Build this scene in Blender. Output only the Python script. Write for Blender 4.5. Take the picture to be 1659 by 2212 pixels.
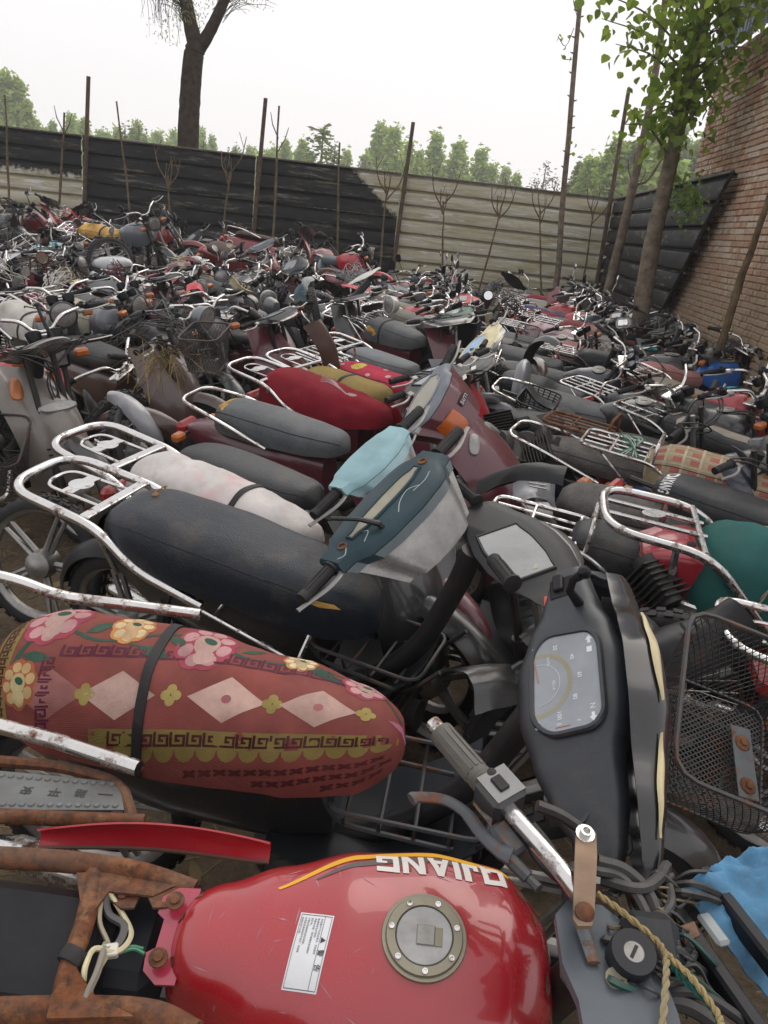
import bpy, bmesh, math, random
from mathutils import Vector, Matrix, Euler, noise
R = math.radians
rnd = random.Random(11)
sc = bpy.context.scene
for o in list(bpy.data.objects):
    bpy.data.objects.remove(o)

# ---------------------------------------------------------------- camera
cd = bpy.data.cameras.new('camera')
cam = bpy.data.objects.new('camera', cd)
sc.collection.objects.link(cam)
cd.sensor_fit = 'VERTICAL'
cd.sensor_height = 24.0
cd.lens = 24.0 * 1726 / 2212
cd.clip_start = 0.05
cd.clip_end = 900
CAMP = Vector((0, 0, 1.75))
CAMM = Matrix.Rotation(math.pi / 2 - R(19.9), 3, 'X') @ Matrix.Rotation(R(6.6), 3, 'Z')
cam.matrix_world = Matrix.Translation(CAMP) @ CAMM.to_4x4()
sc.camera = cam
# ---------------------------------------------------------------- light: hazy bright overcast
SUN_EL, SUN_AZ = R(52), R(28)          # azimuth to the right of straight ahead (+y)
w = bpy.data.worlds.new('World')
sc.world = w
w.use_nodes = True
nt = w.node_tree
bg = nt.nodes['Background']
bg.inputs['Strength'].default_value = 0.1
sky = nt.nodes.new('ShaderNodeTexSky')
sky.sky_type = 'NISHITA'
sky.sun_disc = False
sky.sun_elevation = SUN_EL
sky.sun_rotation = SUN_AZ
sky.dust_density = 6.0
sky.air_density = 1.2
sky.ozone_density = 1.0
mx = nt.nodes.new('ShaderNodeMix')
mx.data_type = 'RGBA'
mx.inputs['Factor'].default_value = 0.86
nt.links.new(sky.outputs['Color'], mx.inputs['A'])
mx.inputs['B'].default_value = (10.7, 10.4, 10.55, 1)      # the even cloud sheet
nt.links.new(mx.outputs['Result'], bg.inputs['Color'])
sd = bpy.data.lights.new('sun', 'SUN')
sd.energy = 1.5
sd.angle = R(60)
sd.color = (1.0, 0.945, 0.86)
sun = bpy.data.objects.new('sun', sd)
sc.collection.objects.link(sun)
sdir = Vector((math.sin(SUN_AZ) * math.cos(SUN_EL), math.cos(SUN_AZ) * math.cos(SUN_EL), math.sin(SUN_EL)))
sun.rotation_euler = sdir.to_track_quat('Z', 'Y').to_euler()
sc.view_settings.view_transform = 'Standard'
sc.view_settings.look = 'None'
sc.view_settings.exposure = 0.15
sc.view_settings.gamma = 1.0
sc.view_settings.use_curve_mapping = False
sc.cycles.use_denoising = True
sc.cycles.max_bounces = 6
sc.cycles.diffuse_bounces = 3
sc.cycles.glossy_bounces = 3
sc.cycles.transmission_bounces = 4
sc.cycles.transparent_max_bounces = 8
sc.cycles.volume_bounces = 2
sc.cycles.caustics_reflective = False
sc.cycles.caustics_refractive = False
sc.cycles.sample_clamp_indirect = 4.0

# ---------------------------------------------------------------- helpers
def lin(c):
    return c / 12.92 if c <= 0.04045 else ((c + 0.055) / 1.055) ** 2.4
def K(h):
    h = h.lstrip('#')
    return tuple(lin(int(h[i:i + 2], 16) / 255) for i in (0, 2, 4))
def T(x, y, z): return Matrix.Translation((x, y, z))
def RX(a): return Matrix.Rotation(R(a), 4, 'X')
def RY(a): return Matrix.Rotation(R(a), 4, 'Y')
def RZ(a): return Matrix.Rotation(R(a), 4, 'Z')
def SC(x, y, z): return Matrix.Diagonal((x, y, z, 1))
def align(a, b):
    """matrix with local z along a->b, origin a"""
    a, b = Vector(a), Vector(b)
    return Matrix.Translation(a) @ (b - a).to_track_quat('Z', 'Y').to_matrix().to_4x4()

def spline(pts, k=6, closed=False):
    P = [Vector(p) for p in pts]
    n = len(P)
    out = []
    for i in range(n if closed else n - 1):
        if closed:
            p0, p1, p2, p3 = P[(i - 1) % n], P[i], P[(i + 1) % n], P[(i + 2) % n]
        else:
            p1, p2 = P[i], P[i + 1]
            p0 = P[i - 1] if i else p1 * 2 - p2
            p3 = P[i + 2] if i + 2 < n else p2 * 2 - p1
        for j in range(k):
            t = j / k
            out.append(0.5 * ((2 * p1) + (p2 - p0) * t + (2 * p0 - 5 * p1 + 4 * p2 - p3) * t * t + (3 * p1 - p0 - 3 * p2 + p3) * t ** 3))
    if not closed:
        out.append(P[-1])
    return out

def fillet(pts, r, k=5, closed=False):
    P = [Vector(p) for p in pts]
    n = len(P)
    out = []
    for i in range(n):
        if not closed and i in (0, n - 1):
            out.append(P[i]); continue
        a, b, c = P[i - 1], P[i], P[(i + 1) % n]
        d1, d2 = (a - b), (c - b)
        q = min(r, d1.length * .49, d2.length * .49)
        s, e = b + d1.normalized() * q, b + d2.normalized() * q
        for j in range(k + 1):
            t = j / k
            out.append(s * (1 - t) ** 2 + b * 2 * t * (1 - t) + e * t * t)
    return out

def interp(tab, x):
    """smooth interpolation of rows (x, a, b, ...)"""
    if x <= tab[0][0]: return tab[0][1:]
    if x >= tab[-1][0]: return tab[-1][1:]
    for i in range(len(tab) - 1):
        if tab[i][0] <= x <= tab[i + 1][0]:
            t = (x - tab[i][0]) / (tab[i + 1][0] - tab[i][0])
            t = t * t * (3 - 2 * t) * .6 + t * .4
            return tuple(a + (b - a) * t for a, b in zip(tab[i][1:], tab[i + 1][1:]))

def spow(c, e): return math.copysign(abs(c) ** e, c)

class MB:
    """collects geometry for ONE mesh"""
    def __init__(s): s.v, s.f = [], []
    def add(s, vs, fs, M=None):
        o = len(s.v)
        s.v += [tuple(M @ Vector(p)) for p in vs] if M is not None else [tuple(p) for p in vs]
        s.f += [tuple(i + o for i in f) for f in fs]
        return s
    def box(s, c, d, M=None, bev=0.0):
        x, y, z = (k / 2 for k in d)
        if bev <= 0:
            vs = [(c[0] + i * x, c[1] + j * y, c[2] + k * z) for i in (-1, 1) for j in (-1, 1) for k in (-1, 1)]
            return s.add(vs, [(0, 1, 3, 2), (4, 6, 7, 5), (0, 4, 5, 1), (2, 3, 7, 6), (0, 2, 6, 4), (1, 5, 7, 3)], M)
        b = min(bev, x * .95, y * .95, z * .95)
        vs, ix = [], {}
        for i in (-1, 1):
            for j in (-1, 1):
                for k in (-1, 1):
                    for ax in range(3):
                        q = [i * (x - b), j * (y - b), k * (z - b)]
                        q[ax] = (i * x, j * y, k * z)[ax]
                        ix[(i, j, k, ax)] = len(vs)
                        vs.append((c[0] + q[0], c[1] + q[1], c[2] + q[2]))
        fs = []
        L = (-1, 1)
        for i in L:
            fs.append([ix[(i, j, k, 0)] for j, k in ((-1, -1), (1, -1), (1, 1), (-1, 1))][::i])
            fs.append([ix[(j, i, k, 1)] for j, k in ((-1, -1), (1, -1), (1, 1), (-1, 1))][::-i])
            fs.append([ix[(j, k, i, 2)] for j, k in ((-1, -1), (1, -1), (1, 1), (-1, 1))][::i])
        for i in L:
            for j in L:
                fs.append([ix[(i, j, -1, 0)], ix[(i, j, -1, 1)], ix[(i, j, 1, 1)], ix[(i, j, 1, 0)]][::-i * j])
                fs.append([ix[(i, -1, j, 0)], ix[(i, 1, j, 0)], ix[(i, 1, j, 2)], ix[(i, -1, j, 2)]][::-i * j])
                fs.append([ix[(-1, i, j, 1)], ix[(-1, i, j, 2)], ix[(1, i, j, 2)], ix[(1, i, j, 1)]][::-i * j])
                for k in L:
                    fs.append([ix[(i, j, k, a)] for a in (0, 1, 2)][::i * j * k])
        return s.add(vs, fs, M)
    def tube(s, pts, r, n=8, closed=False, caps=True, M=None, flat=1.0):
        P = [Vector(p) for p in pts]
        m = len(P)
        rr = r if isinstance(r, (list, tuple)) else [r] * m
        tang = []
        for i in range(m):
            a = P[(i - 1) % m] if (closed or i) else P[0]
            b = P[(i + 1) % m] if (closed or i < m - 1) else P[-1]
            t = b - a
            tang.append(t.normalized() if t.length > 1e-9 else Vector((0, 0, 1)))
        up = Vector((0, 0, 1)) if abs(tang[0].z) < .9 else Vector((1, 0, 0))
        nrm = (up - tang[0] * up.dot(tang[0])).normalized()
        vs = []
        for i in range(m):
            nrm = (nrm - tang[i] * nrm.dot(tang[i]))
            nrm = nrm.normalized() if nrm.length > 1e-6 else tang[i].orthogonal().normalized()
            bi = tang[i].cross(nrm)
            for k in range(n):
                a = 2 * math.pi * (k + .5) / n
                vs.append(P[i] + nrm * (math.cos(a) * rr[i] * flat) + bi * (math.sin(a) * rr[i]))
        fs = []
        for i in range(m if closed else m - 1):
            j = (i + 1) % m
            for k in range(n):
                l = (k + 1) % n
                fs.append((i * n + k, i * n + l, j * n + l, j * n + k))
        if caps and not closed:
            fs.append(tuple(range(n))[::-1])
            fs.append(tuple(range((m - 1) * n, m * n)))
        return s.add(vs, fs, M)
    def lathe(s, prof, n=20, M=None, caps=True):
        vs = [(r * math.cos(2 * math.pi * k / n), r * math.sin(2 * math.pi * k / n), h) for r, h in prof for k in range(n)]
        fs = []
        for i in range(len(prof) - 1):
            for k in range(n):
                l = (k + 1) % n
                fs.append((i * n + k, i * n + l, (i + 1) * n + l, (i + 1) * n + k))
        if caps:
            if prof[0][0] > 1e-6: fs.append(tuple(range(n))[::-1])
            if prof[-1][0] > 1e-6: fs.append(tuple(range((len(prof) - 1) * n, len(prof) * n)))
        return s.add(vs, fs, M)
    def loft(s, rings, caps=True, closed=True, M=None):
        n = len(rings[0])
        vs = [p for r in rings for p in r]
        fs = []
        for i in range(len(rings) - 1):
            for k in range(n if closed else n - 1):
                l = (k + 1) % n
                fs.append((i * n + k, i * n + l, (i + 1) * n + l, (i + 1) * n + k))
        if caps and closed:
            fs.append(tuple(range(n))[::-1])
            fs.append(tuple(range((len(rings) - 1) * n, len(rings) * n)))
        return s.add(vs, fs, M)
    def prism(s, poly, t, M=None):
        n = len(poly)
        vs = [(p[0], p[1], 0) for p in poly] + [(p[0], p[1], t) for p in poly]
        fs = [tuple(range(n))[::-1], tuple(range(n, 2 * n))]
        fs += [(k, (k + 1) % n, n + (k + 1) % n, n + k) for k in range(n)]
        return s.add(vs, fs, M)
    def shell(s, fn, nu, nv, t=0.003, M=None, keep=None):
        """open sheet fn(u,v) with real thickness t"""
        g = [[Vector(fn(i / nu, j / nv)) for j in range(nv + 1)] for i in range(nu + 1)]
        vs, fs = [], []
        for i in range(nu + 1):
            for j in range(nv + 1):
                a = g[min(i + 1, nu)][j] - g[max(i - 1, 0)][j]
                b = g[i][min(j + 1, nv)] - g[i][max(j - 1, 0)]
                n = a.cross(b)
                n = n.normalized() if n.length > 1e-9 else Vector((0, 0, 1))
                vs.append(g[i][j]); vs.append(g[i][j] - n * t)
        I = lambda i, j, k: (i * (nv + 1) + j) * 2 + k
        cell = lambda i, j: 0 <= i < nu and 0 <= j < nv and (keep is None or keep((i + .5) / nu, (j + .5) / nv))
        for i in range(nu):
            for j in range(nv):
                if not cell(i, j): continue
                fs.append((I(i, j, 0), I(i + 1, j, 0), I(i + 1, j + 1, 0), I(i, j + 1, 0)))
                fs.append((I(i, j, 1), I(i, j + 1, 1), I(i + 1, j + 1, 1), I(i + 1, j, 1)))
                if not cell(i - 1, j): fs.append((I(i, j, 0), I(i, j + 1, 0), I(i, j + 1, 1), I(i, j, 1)))
                if not cell(i + 1, j): fs.append((I(i + 1, j, 0), I(i + 1, j, 1), I(i + 1, j + 1, 1), I(i + 1, j + 1, 0)))
                if not cell(i, j - 1): fs.append((I(i, j, 0), I(i, j, 1), I(i + 1, j, 1), I(i + 1, j, 0)))
                if not cell(i, j + 1): fs.append((I(i, j + 1, 0), I(i + 1, j + 1, 0), I(i + 1, j + 1, 1), I(i, j + 1, 1)))
        return s.add(vs, fs, M)
    def grid(s, fn, nu, nv, M=None):
        vs = [fn(i / nu, j / nv) for i in range(nu + 1) for j in range(nv + 1)]
        fs = [(i * (nv + 1) + j, (i + 1) * (nv + 1) + j, (i + 1) * (nv + 1) + j + 1, i * (nv + 1) + j + 1) for i in range(nu) for j in range(nv)]
        return s.add(vs, fs, M)
    def mesh(s, name, sharp=38):
        me = bpy.data.meshes.new(name)
        me.from_pydata(s.v, [], s.f)
        me.validate()
        me.polygons.foreach_set('use_smooth', [True] * len(me.polygons))
        me.set_sharp_from_angle(angle=R(sharp))
        me.materials.append(None)
        return me

CACHE = {}
def cmesh(key, fn, sharp=38):
    if key not in CACHE:
        mb = fn()
        CACHE[key] = mb.mesh(str(key[0] if isinstance(key, tuple) else key), sharp)
    return CACHE[key]

def link(o, parent=None, M=None):
    sc.collection.objects.link(o)
    if parent is not None: o.parent = parent
    if M is not None: o.matrix_local = M
    return o
def ob(name, me, mat, parent=None, color=None, M=None, sharp=38):
    if isinstance(me, MB): me = me.mesh(name, sharp)
    o = bpy.data.objects.new(name, me)
    link(o, parent, M)
    if me.materials and me.materials[0] is None:
        o.material_slots[0].link = 'OBJECT'
        o.material_slots[0].material = mat
    if color is not None: o.color = (*color, 1)
    return o
def thing(name, label, cat, M=None, group=None):
    o = bpy.data.objects.new(name, None)
    o.empty_display_size = .1
    link(o, None, M)
    return tag(o, label, cat, group)
def tag(o, label, cat, group=None):
    o['label'] = label
    o['category'] = cat
    if group: o['group'] = group
    return o
def struct(o): o['kind'] = 'structure'; return o
def stuff(o): o['kind'] = 'stuff'; return o

def drape(mb, fn, verts, faces, off, maxlen=None, scale=None):
    """lays a flat figure (u,v) on the surface fn with a small offset"""
    bm = bmesh.new()
    bv = [bm.verts.new((p[0], p[1], 0)) for p in verts]
    for f in faces:
        try: bm.faces.new([bv[i] for i in f])
        except ValueError: pass
    bmesh.ops.triangulate(bm, faces=bm.faces[:])
    if maxlen:
        sx, sy = scale or (1, 1)
        for _ in range(4):
            long = [e for e in bm.edges if math.hypot((e.verts[0].co.x - e.verts[1].co.x) * sx, (e.verts[0].co.y - e.verts[1].co.y) * sy) > maxlen]
            if not long: break
            bmesh.ops.subdivide_edges(bm, edges=long, cuts=1)
            bmesh.ops.triangulate(bm, faces=bm.faces[:])
    bm.verts.index_update()
    vs = []
    e = .004
    for v in bm.verts:
        u, q = v.co.x, v.co.y
        p = Vector(fn(u, q))
        n = (Vector(fn(u + e, q)) - Vector(fn(u - e, q))).cross(Vector(fn(u, q + e)) - Vector(fn(u, q - e)))
        n = n.normalized() if n.length > 1e-12 else Vector((0, 0, 1))
        vs.append(p + n * off)
    mb.add(vs, [tuple(v.index for v in f.verts) for f in bm.faces])
    bm.free()
    return mb

TXT = {}
def text2d(s, bold=0.0, spacing=1.0):
    """(verts, faces, width) of a word, height 1 em"""
    k = (s, bold, spacing)
    if k in TXT: return TXT[k]
    cu = bpy.data.curves.new('txt', 'FONT')
    cu.body = s
    cu.offset = bold
    cu.space_character = spacing
    cu.resolution_u = 3
    o = bpy.data.objects.new('txt', cu)
    sc.collection.objects.link(o)
    dg = bpy.context.evaluated_depsgraph_get()
    me = bpy.data.meshes.new_from_object(o.evaluated_get(dg))
    vs = [(v.co.x, v.co.y) for v in me.vertices]
    fs = [tuple(p.vertices) for p in me.polygons]
    bpy.data.objects.remove(o)
    bpy.data.curves.remove(cu)
    bpy.data.meshes.remove(me)
    if vs:
        x0, x1 = min(v[0] for v in vs), max(v[0] for v in vs)
        y0, y1 = min(v[1] for v in vs), max(v[1] for v in vs)
        vs = [((x - (x0 + x1) / 2), (y - (y0 + y1) / 2)) for x, y in vs]
        TXT[k] = (vs, fs, x1 - x0, y1 - y0)
    else:
        TXT[k] = ([], [], 0, 0)
    return TXT[k]
def flat_text(mb, s, h, M, bold=0.0, spacing=1.0):
    """flat lettering of height h centred on M's xy plane"""
    vs, fs, wd, ht = text2d(s, bold, spacing)
    if vs:
        k = h / ht
        mb.add([(x * k, y * k, 0) for x, y in vs], fs, M)
    return mb
def ellipse(cx, cy, a, b, rot=0, n=14):
    c, s = math.cos(rot), math.sin(rot)
    out = []
    for k in range(n):
        t = 2 * math.pi * k / n
        x, y = a * math.cos(t), b * math.sin(t)
        out.append((cx + x * c - y * s, cy + x * s + y * c))
    return out
# ---------------------------------------------------------------- materials
MATS = {}
def mat(name, base=None, rough=.5, metal=0.0, coat=0.0, dust=.35, rust=0.0, bump=0.0, bscale=120, grain='noise',
        vary=.12, spec=.5, alpha=1.0, dustcol=(.165, .152, .132), island=False, stain=0.0, weave=0):
    """procedural surface: base colour (or the object's own colour), dirt that settles on top, rust, relief"""
    if name in MATS: return MATS[name]
    m = bpy.data.materials.new(name)
    m.use_nodes = True
    t = m.node_tree
    N, Lk = t.nodes.new, t.links.new
    b = t.nodes['Principled BSDF']
    oi = N('ShaderNodeObjectInfo')
    tc = N('ShaderNodeTexCoord')
    off = N('ShaderNodeVectorMath'); off.operation = 'MULTIPLY_ADD'
    cmb = N('ShaderNodeCombineXYZ')
    for i in range(3): Lk(oi.outputs['Random'], cmb.inputs[i])
    Lk(cmb.outputs[0], off.inputs[0]); off.inputs[1].default_value = (37, 19, 53); Lk(tc.outputs['Object'], off.inputs[2])
    co = off.outputs[0]
    def nz(scale, detail=4, rough_=.6):
        n = N('ShaderNodeTexNoise'); n.inputs['Scale'].default_value = scale
        n.inputs['Detail'].default_value = detail; n.inputs['Roughness'].default_value = rough_
        Lk(co, n.inputs['Vector']); return n.outputs['Fac']
    def mr(v, a, c, lo=0.0, hi=1.0):
        n = N('ShaderNodeMapRange'); Lk(v, n.inputs['Value'])
        n.inputs['From Min'].default_value = a; n.inputs['From Max'].default_value = c
        n.inputs['To Min'].default_value = lo; n.inputs['To Max'].default_value = hi
        return n.outputs['Result']
    def mul(a, c):
        n = N('ShaderNodeMath'); n.operation = 'MULTIPLY'
        for i, v in enumerate((a, c)):
            if isinstance(v, (int, float)): n.inputs[i].default_value = v
            else: Lk(v, n.inputs[i])
        return n.outputs[0]
    def mixc(f, a, c):
        n = N('ShaderNodeMix'); n.data_type = 'RGBA'
        if isinstance(f, (int, float)): n.inputs['Factor'].default_value = f
        else: Lk(f, n.inputs['Factor'])
        for nm, v in (('A', a), ('B', c)):
            if isinstance(v, tuple): n.inputs[nm].default_value = (*v, 1)
            else: Lk(v, n.inputs[nm])
        return n.outputs['Result']
    def mixf(f, a, c):
        n = N('ShaderNodeMix'); n.data_type = 'FLOAT'
        Lk(f, n.inputs['Factor'])
        for nm, v in (('A', a), ('B', c)):
            if isinstance(v, (int, float)): n.inputs[nm].default_value = v
            else: Lk(v, n.inputs[nm])
        return n.outputs['Result']
    col = oi.outputs['Color'] if base is None else base
    if vary:
        hv = N('ShaderNodeHueSaturation')
        if isinstance(col, tuple): hv.inputs['Color'].default_value = (*col, 1)
        else: Lk(col, hv.inputs['Color'])
        Lk(mr(nz(9, 5), .3, .7, 1 - vary * 1.6, 1 + vary * 1.6), hv.inputs['Value'])
        col = hv.outputs['Color']
    ro = rough
    if stain:
        f = mul(mr(nz(6, 6, .7), .52, .66), stain)
        col = mixc(f, col, (.13, .10, .075))
    rf = None
    if rust:
        rf = mr(nz(16, 8, .75), 1 - rust - .06, 1 - rust + .05)
        rc = mixc(mr(nz(60, 4), .35, .65), (.16, .052, .018), (.055, .024, .014))
        col = mixc(rf, col, rc)
        ro = mixf(rf, ro, .85)
    if dust:
        g = N('ShaderNodeNewGeometry')
        sx = N('ShaderNodeSeparateXYZ'); Lk(g.outputs['Normal'], sx.inputs[0])
        up = mr(sx.outputs['Z'], -.2, 1.0, .25, 1.0)
        df = mul(mul(mr(nz(5, 7, .68), .32, .72), up), dust)
        fine = mul(mr(nz(70, 5, .8), .5, .75), dust * .55)
        ad = N('ShaderNodeMath'); ad.operation = 'ADD'; ad.use_clamp = True
        Lk(df, ad.inputs[0]); Lk(fine, ad.inputs[1])
        col = mixc(ad.outputs[0], col, dustcol)
        ro = mixf(ad.outputs[0], ro, .9)
        if coat: Lk(mr(ad.outputs[0], 0, .5, coat, 0.0), b.inputs['Coat Weight'])
    elif coat: b.inputs['Coat Weight'].default_value = coat
    if coat:
        cr = mr(nz(14, 6, .7), .35, .7, .04, .22); Lk(cr, b.inputs['Coat Roughness'])
    if isinstance(col, tuple): b.inputs['Base Color'].default_value = (*col, 1)
    else: Lk(col, b.inputs['Base Color'])
    if isinstance(ro, (int, float)): b.inputs['Roughness'].default_value = ro
    else: Lk(ro, b.inputs['Roughness'])
    if rf is not None and metal: Lk(mr(rf, 0, 1, metal, 0.0), b.inputs['Metallic'])
    else: b.inputs['Metallic'].default_value = metal
    b.inputs['Specular IOR Level'].default_value = spec
    if alpha < 1: b.inputs['Alpha'].default_value = alpha
    if bump:
        bn = N('ShaderNodeBump'); bn.inputs['Strength'].default_value = bump; bn.inputs['Distance'].default_value = .002
        if grain == 'leather':
            vo = N('ShaderNodeTexVoronoi'); vo.inputs['Scale'].default_value = bscale; Lk(co, vo.inputs['Vector'])
            wk = N('ShaderNodeMath'); wk.operation = 'MULTIPLY_ADD'; Lk(nz(16, 6, .62), wk.inputs[0]); wk.inputs[1].default_value = 3.2; Lk(vo.outputs['Distance'], wk.inputs[2])
            Lk(wk.outputs[0], bn.inputs['Height'])
        elif grain == 'weave':
            wv = N('ShaderNodeTexWave'); wv.inputs['Scale'].default_value = bscale; wv.inputs['Distortion'].default_value = 1.5
            wv.inputs['Detail'].default_value = 2
            Lk(co, wv.inputs['Vector'])
            w2 = N('ShaderNodeTexWave'); w2.bands_direction = 'Y'; w2.inputs['Scale'].default_value = bscale; w2.inputs['Distortion'].default_value = 1.5
            Lk(co, w2.inputs['Vector'])
            ad2 = N('ShaderNodeMath'); Lk(wv.outputs['Fac'], ad2.inputs[0]); Lk(w2.outputs['Fac'], ad2.inputs[1])
            Lk(ad2.outputs[0], bn.inputs['Height'])
        else:
            Lk(nz(bscale, 5, .7), bn.inputs['Height'])
        Lk(bn.outputs[0], b.inputs['Normal'])
    MATS[name] = m
    return m

PAINT = mat('painted metal', None, .28, coat=.8, dust=.28, rust=.30, vary=.06)
GLOSS = mat('glossy tank paint', None, .25, coat=.95, dust=.13, rust=.24, vary=.04, spec=.6)
PLAST = mat('dusty plastic', None, .34, spec=.20, dust=.06, vary=.10, bump=.12, bscale=300)
PLASTG = mat('glossy plastic', None, .20, coat=.5, dust=.08, vary=.05)
VINYL = mat('seat vinyl', None, .38, dust=.08, vary=.10, bump=.5, bscale=230, grain='leather', stain=.25, spec=.28)
VINYLD = mat('dusty seat vinyl', None, .55, dust=.62, vary=.14, bump=.4, bscale=200, grain='leather', stain=.5, dustcol=(.20, .20, .19), spec=.3)
CLOTH = mat('cloth', None, .93, dust=.25, vary=.10, bump=.6, bscale=260, grain='weave', spec=.15)
TOWEL = mat('towelling', None, .97, dust=.22, vary=.10, bump=1.0, bscale=420, spec=.1, stain=.35)
PRINT = mat('printed cloth', None, .93, dust=.42, dustcol=(.215, .13, .115), vary=.16, bump=.5, bscale=260, grain='weave', spec=.12)
CHROME = mat('worn chrome', (.70, .69, .68), .14, metal=1.0, dust=.22, rust=.40, vary=.06)
CHROMER = mat('rusty chrome', (.66, .65, .63), .17, metal=1.0, dust=.18, rust=.43, vary=.08)
ALUM = mat('cast aluminium', (.30, .295, .285), .42, metal=.8, dust=.4, vary=.15, bump=.2, stain=.4)
STEEL = mat('painted steel tube', None, .5, dust=.4, rust=.45, vary=.1)
RUST = mat('rusty steel', (.19, .085, .038), .88, dust=.35, vary=.3, bump=.8, bscale=70, rust=.55, spec=.2)
RUBBER = mat('rubber', (.014, .014, .016), .6, spec=.25, dust=.2, vary=.2, bump=.25, bscale=150)
BLACK = mat('black steel', (.010, .011, .013), .42, dust=.18, rust=.33, vary=.15)
GREASE = mat('greasy metal', (.020, .019, .018), .5, metal=.3, dust=.25, vary=.3, bump=.5, bscale=60, rust=.3)
AMBER = mat('amber lens', (.46, .125, .018), .25, coat=.5, dust=.45, vary=.1)
REDL = mat('red lens', (.36, .018, .02), .22, coat=.5, dust=.3, vary=.1)
LENS = mat('clear lens', (.26, .255, .245), .20, metal=.35, coat=.6, dust=.45, vary=.25, bump=.3, bscale=90)
GAUGE = mat('gauge glass', (.10, .115, .13), .14, coat=.8, dust=.3, vary=.1)
FOAM = mat('torn seat foam', (.50, .30, .08), .98, dust=.35, vary=.35, bump=1.0, bscale=90, spec=.1)
BASKET = mat('basket wire', None, .5, dust=.35, rust=.42, vary=.1)
WIRE = mat('cable sheath', None, .5, dust=.4, vary=.1)
MIRROR = mat('mirror glass', (.75, .77, .78), .05, metal=1.0, dust=.18, vary=0)
FLAT = mat('printed lettering', None, .6, dust=.15, vary=.03)
STRAW = mat('dry straw', None, .9, dust=.0, vary=.3, spec=.1)

def towel2():
    m = mat('pink tinted towel', (.60, .565, .545), .97, dust=.15, vary=.08, bump=1.0, bscale=420, spec=.1, stain=.2).copy()
    t = m.node_tree; b = t.nodes['Principled BSDF']
    src = b.inputs['Base Color'].links[0].from_socket
    n = t.nodes.new('ShaderNodeTexNoise'); n.inputs['Scale'].default_value = 5.5; n.inputs['Detail'].default_value = 3
    tc = t.nodes.new('ShaderNodeTexCoord'); t.links.new(tc.outputs['Object'], n.inputs['Vector'])
    r = t.nodes.new('ShaderNodeMapRange'); t.links.new(n.outputs['Fac'], r.inputs['Value']); r.inputs['From Min'].default_value = .54; r.inputs['From Max'].default_value = .68; r.inputs['To Max'].default_value = .45
    mx = t.nodes.new('ShaderNodeMix'); mx.data_type = 'RGBA'; t.links.new(r.outputs[0], mx.inputs['Factor']); t.links.new(src, mx.inputs['A']); mx.inputs['B'].default_value = (.60, .25, .27, 1)
    t.links.new(mx.outputs['Result'], b.inputs['Base Color'])
    return m
TOWEL2 = towel2()

_b = GLOSS.node_tree.nodes['Principled BSDF']
for _l in list(_b.inputs['Coat Roughness'].links): GLOSS.node_tree.links.remove(_l)
_b.inputs['Coat Roughness'].default_value = .03
# ---------------------------------------------------------------- where pixels of the study sheet (1659 x 2212) lie in the yard
def ray(px, py):
    return CAMM @ Vector(((px - 829.5) / 1726, -(py - 1106) / 1726, -1))
def atY(px, py, y):
    d = ray(px, py); return CAMP + d * (y / d.y)
def atZ(px, py, z):
    d = ray(px, py); return CAMP + d * ((z - 1.75) / d.z)

# ---------------------------------------------------------------- ground
def ground_mat():
    m = bpy.data.materials.new('trodden earth'); m.use_nodes = True
    t = m.node_tree; N, Lk = t.nodes.new, t.links.new
    b = t.nodes['Principled BSDF']; b.inputs['Roughness'].default_value = .95
    b.inputs['Specular IOR Level'].default_value = .15
    tc = N('ShaderNodeTexCoord')
    def nz(s, d=6, r=.65):
        n = N('ShaderNodeTexNoise'); n.inputs['Scale'].default_value = s; n.inputs['Detail'].default_value = d
        n.inputs['Roughness'].default_value = r; Lk(tc.outputs['Object'], n.inputs['Vector']); return n.outputs['Fac']
    r1 = N('ShaderNodeValToRGB'); Lk(nz(1.3), r1.inputs[0])
    e = r1.color_ramp.elements
    e[0].position, e[0].color = .3, (.055, .041, .029, 1)
    e[1].position, e[1].color = .7, (.13, .10, .07, 1)
    r2 = N('ShaderNodeValToRGB'); Lk(nz(38, 8, .75), r2.inputs[0])
    e = r2.color_ramp.elements
    e[0].position, e[0].color = .35, (.06, .045, .03, 1)
    e[1].position, e[1].color = .75, (.26, .20, .13, 1)
    mx = N('ShaderNodeMix'); mx.data_type = 'RGBA'; mx.inputs['Factor'].default_value = .45
    Lk(r1.outputs[0], mx.inputs['A']); Lk(r2.outputs[0], mx.inputs['B']); Lk(mx.outputs['Result'], b.inputs['Base Color'])
    bp = N('ShaderNodeBump'); bp.inputs['Strength'].default_value = .8; bp.inputs['Distance'].default_value = .03
    Lk(nz(22, 8, .7), bp.inputs['Height']); Lk(bp.outputs[0], b.inputs['Normal'])
    return m
EARTH = ground_mat()
def gz(x, y):
    return .03 * noise.noise((x * .8, y * .8, 0)) + .012 * noise.noise((x * 4, y * 4, 3))
xs = [-400, -150, -60, -25] + [-14 + .35 * i for i in range(64)] + [12, 25, 60, 150, 400]
ys = [-60, -20, -6] + [-2 + .35 * i for i in range(62)] + [24, 32, 45, 80, 160, 500]
mb = MB()
mb.add([(x, y, gz(x, y) - .03) for x in xs for y in ys],
       [(i * len(ys) + j, (i + 1) * len(ys) + j, (i + 1) * len(ys) + j + 1, i * len(ys) + j + 1) for i in range(len(xs) - 1) for j in range(len(ys) - 1)])
struct(ob('ground', mb, EARTH))
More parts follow.
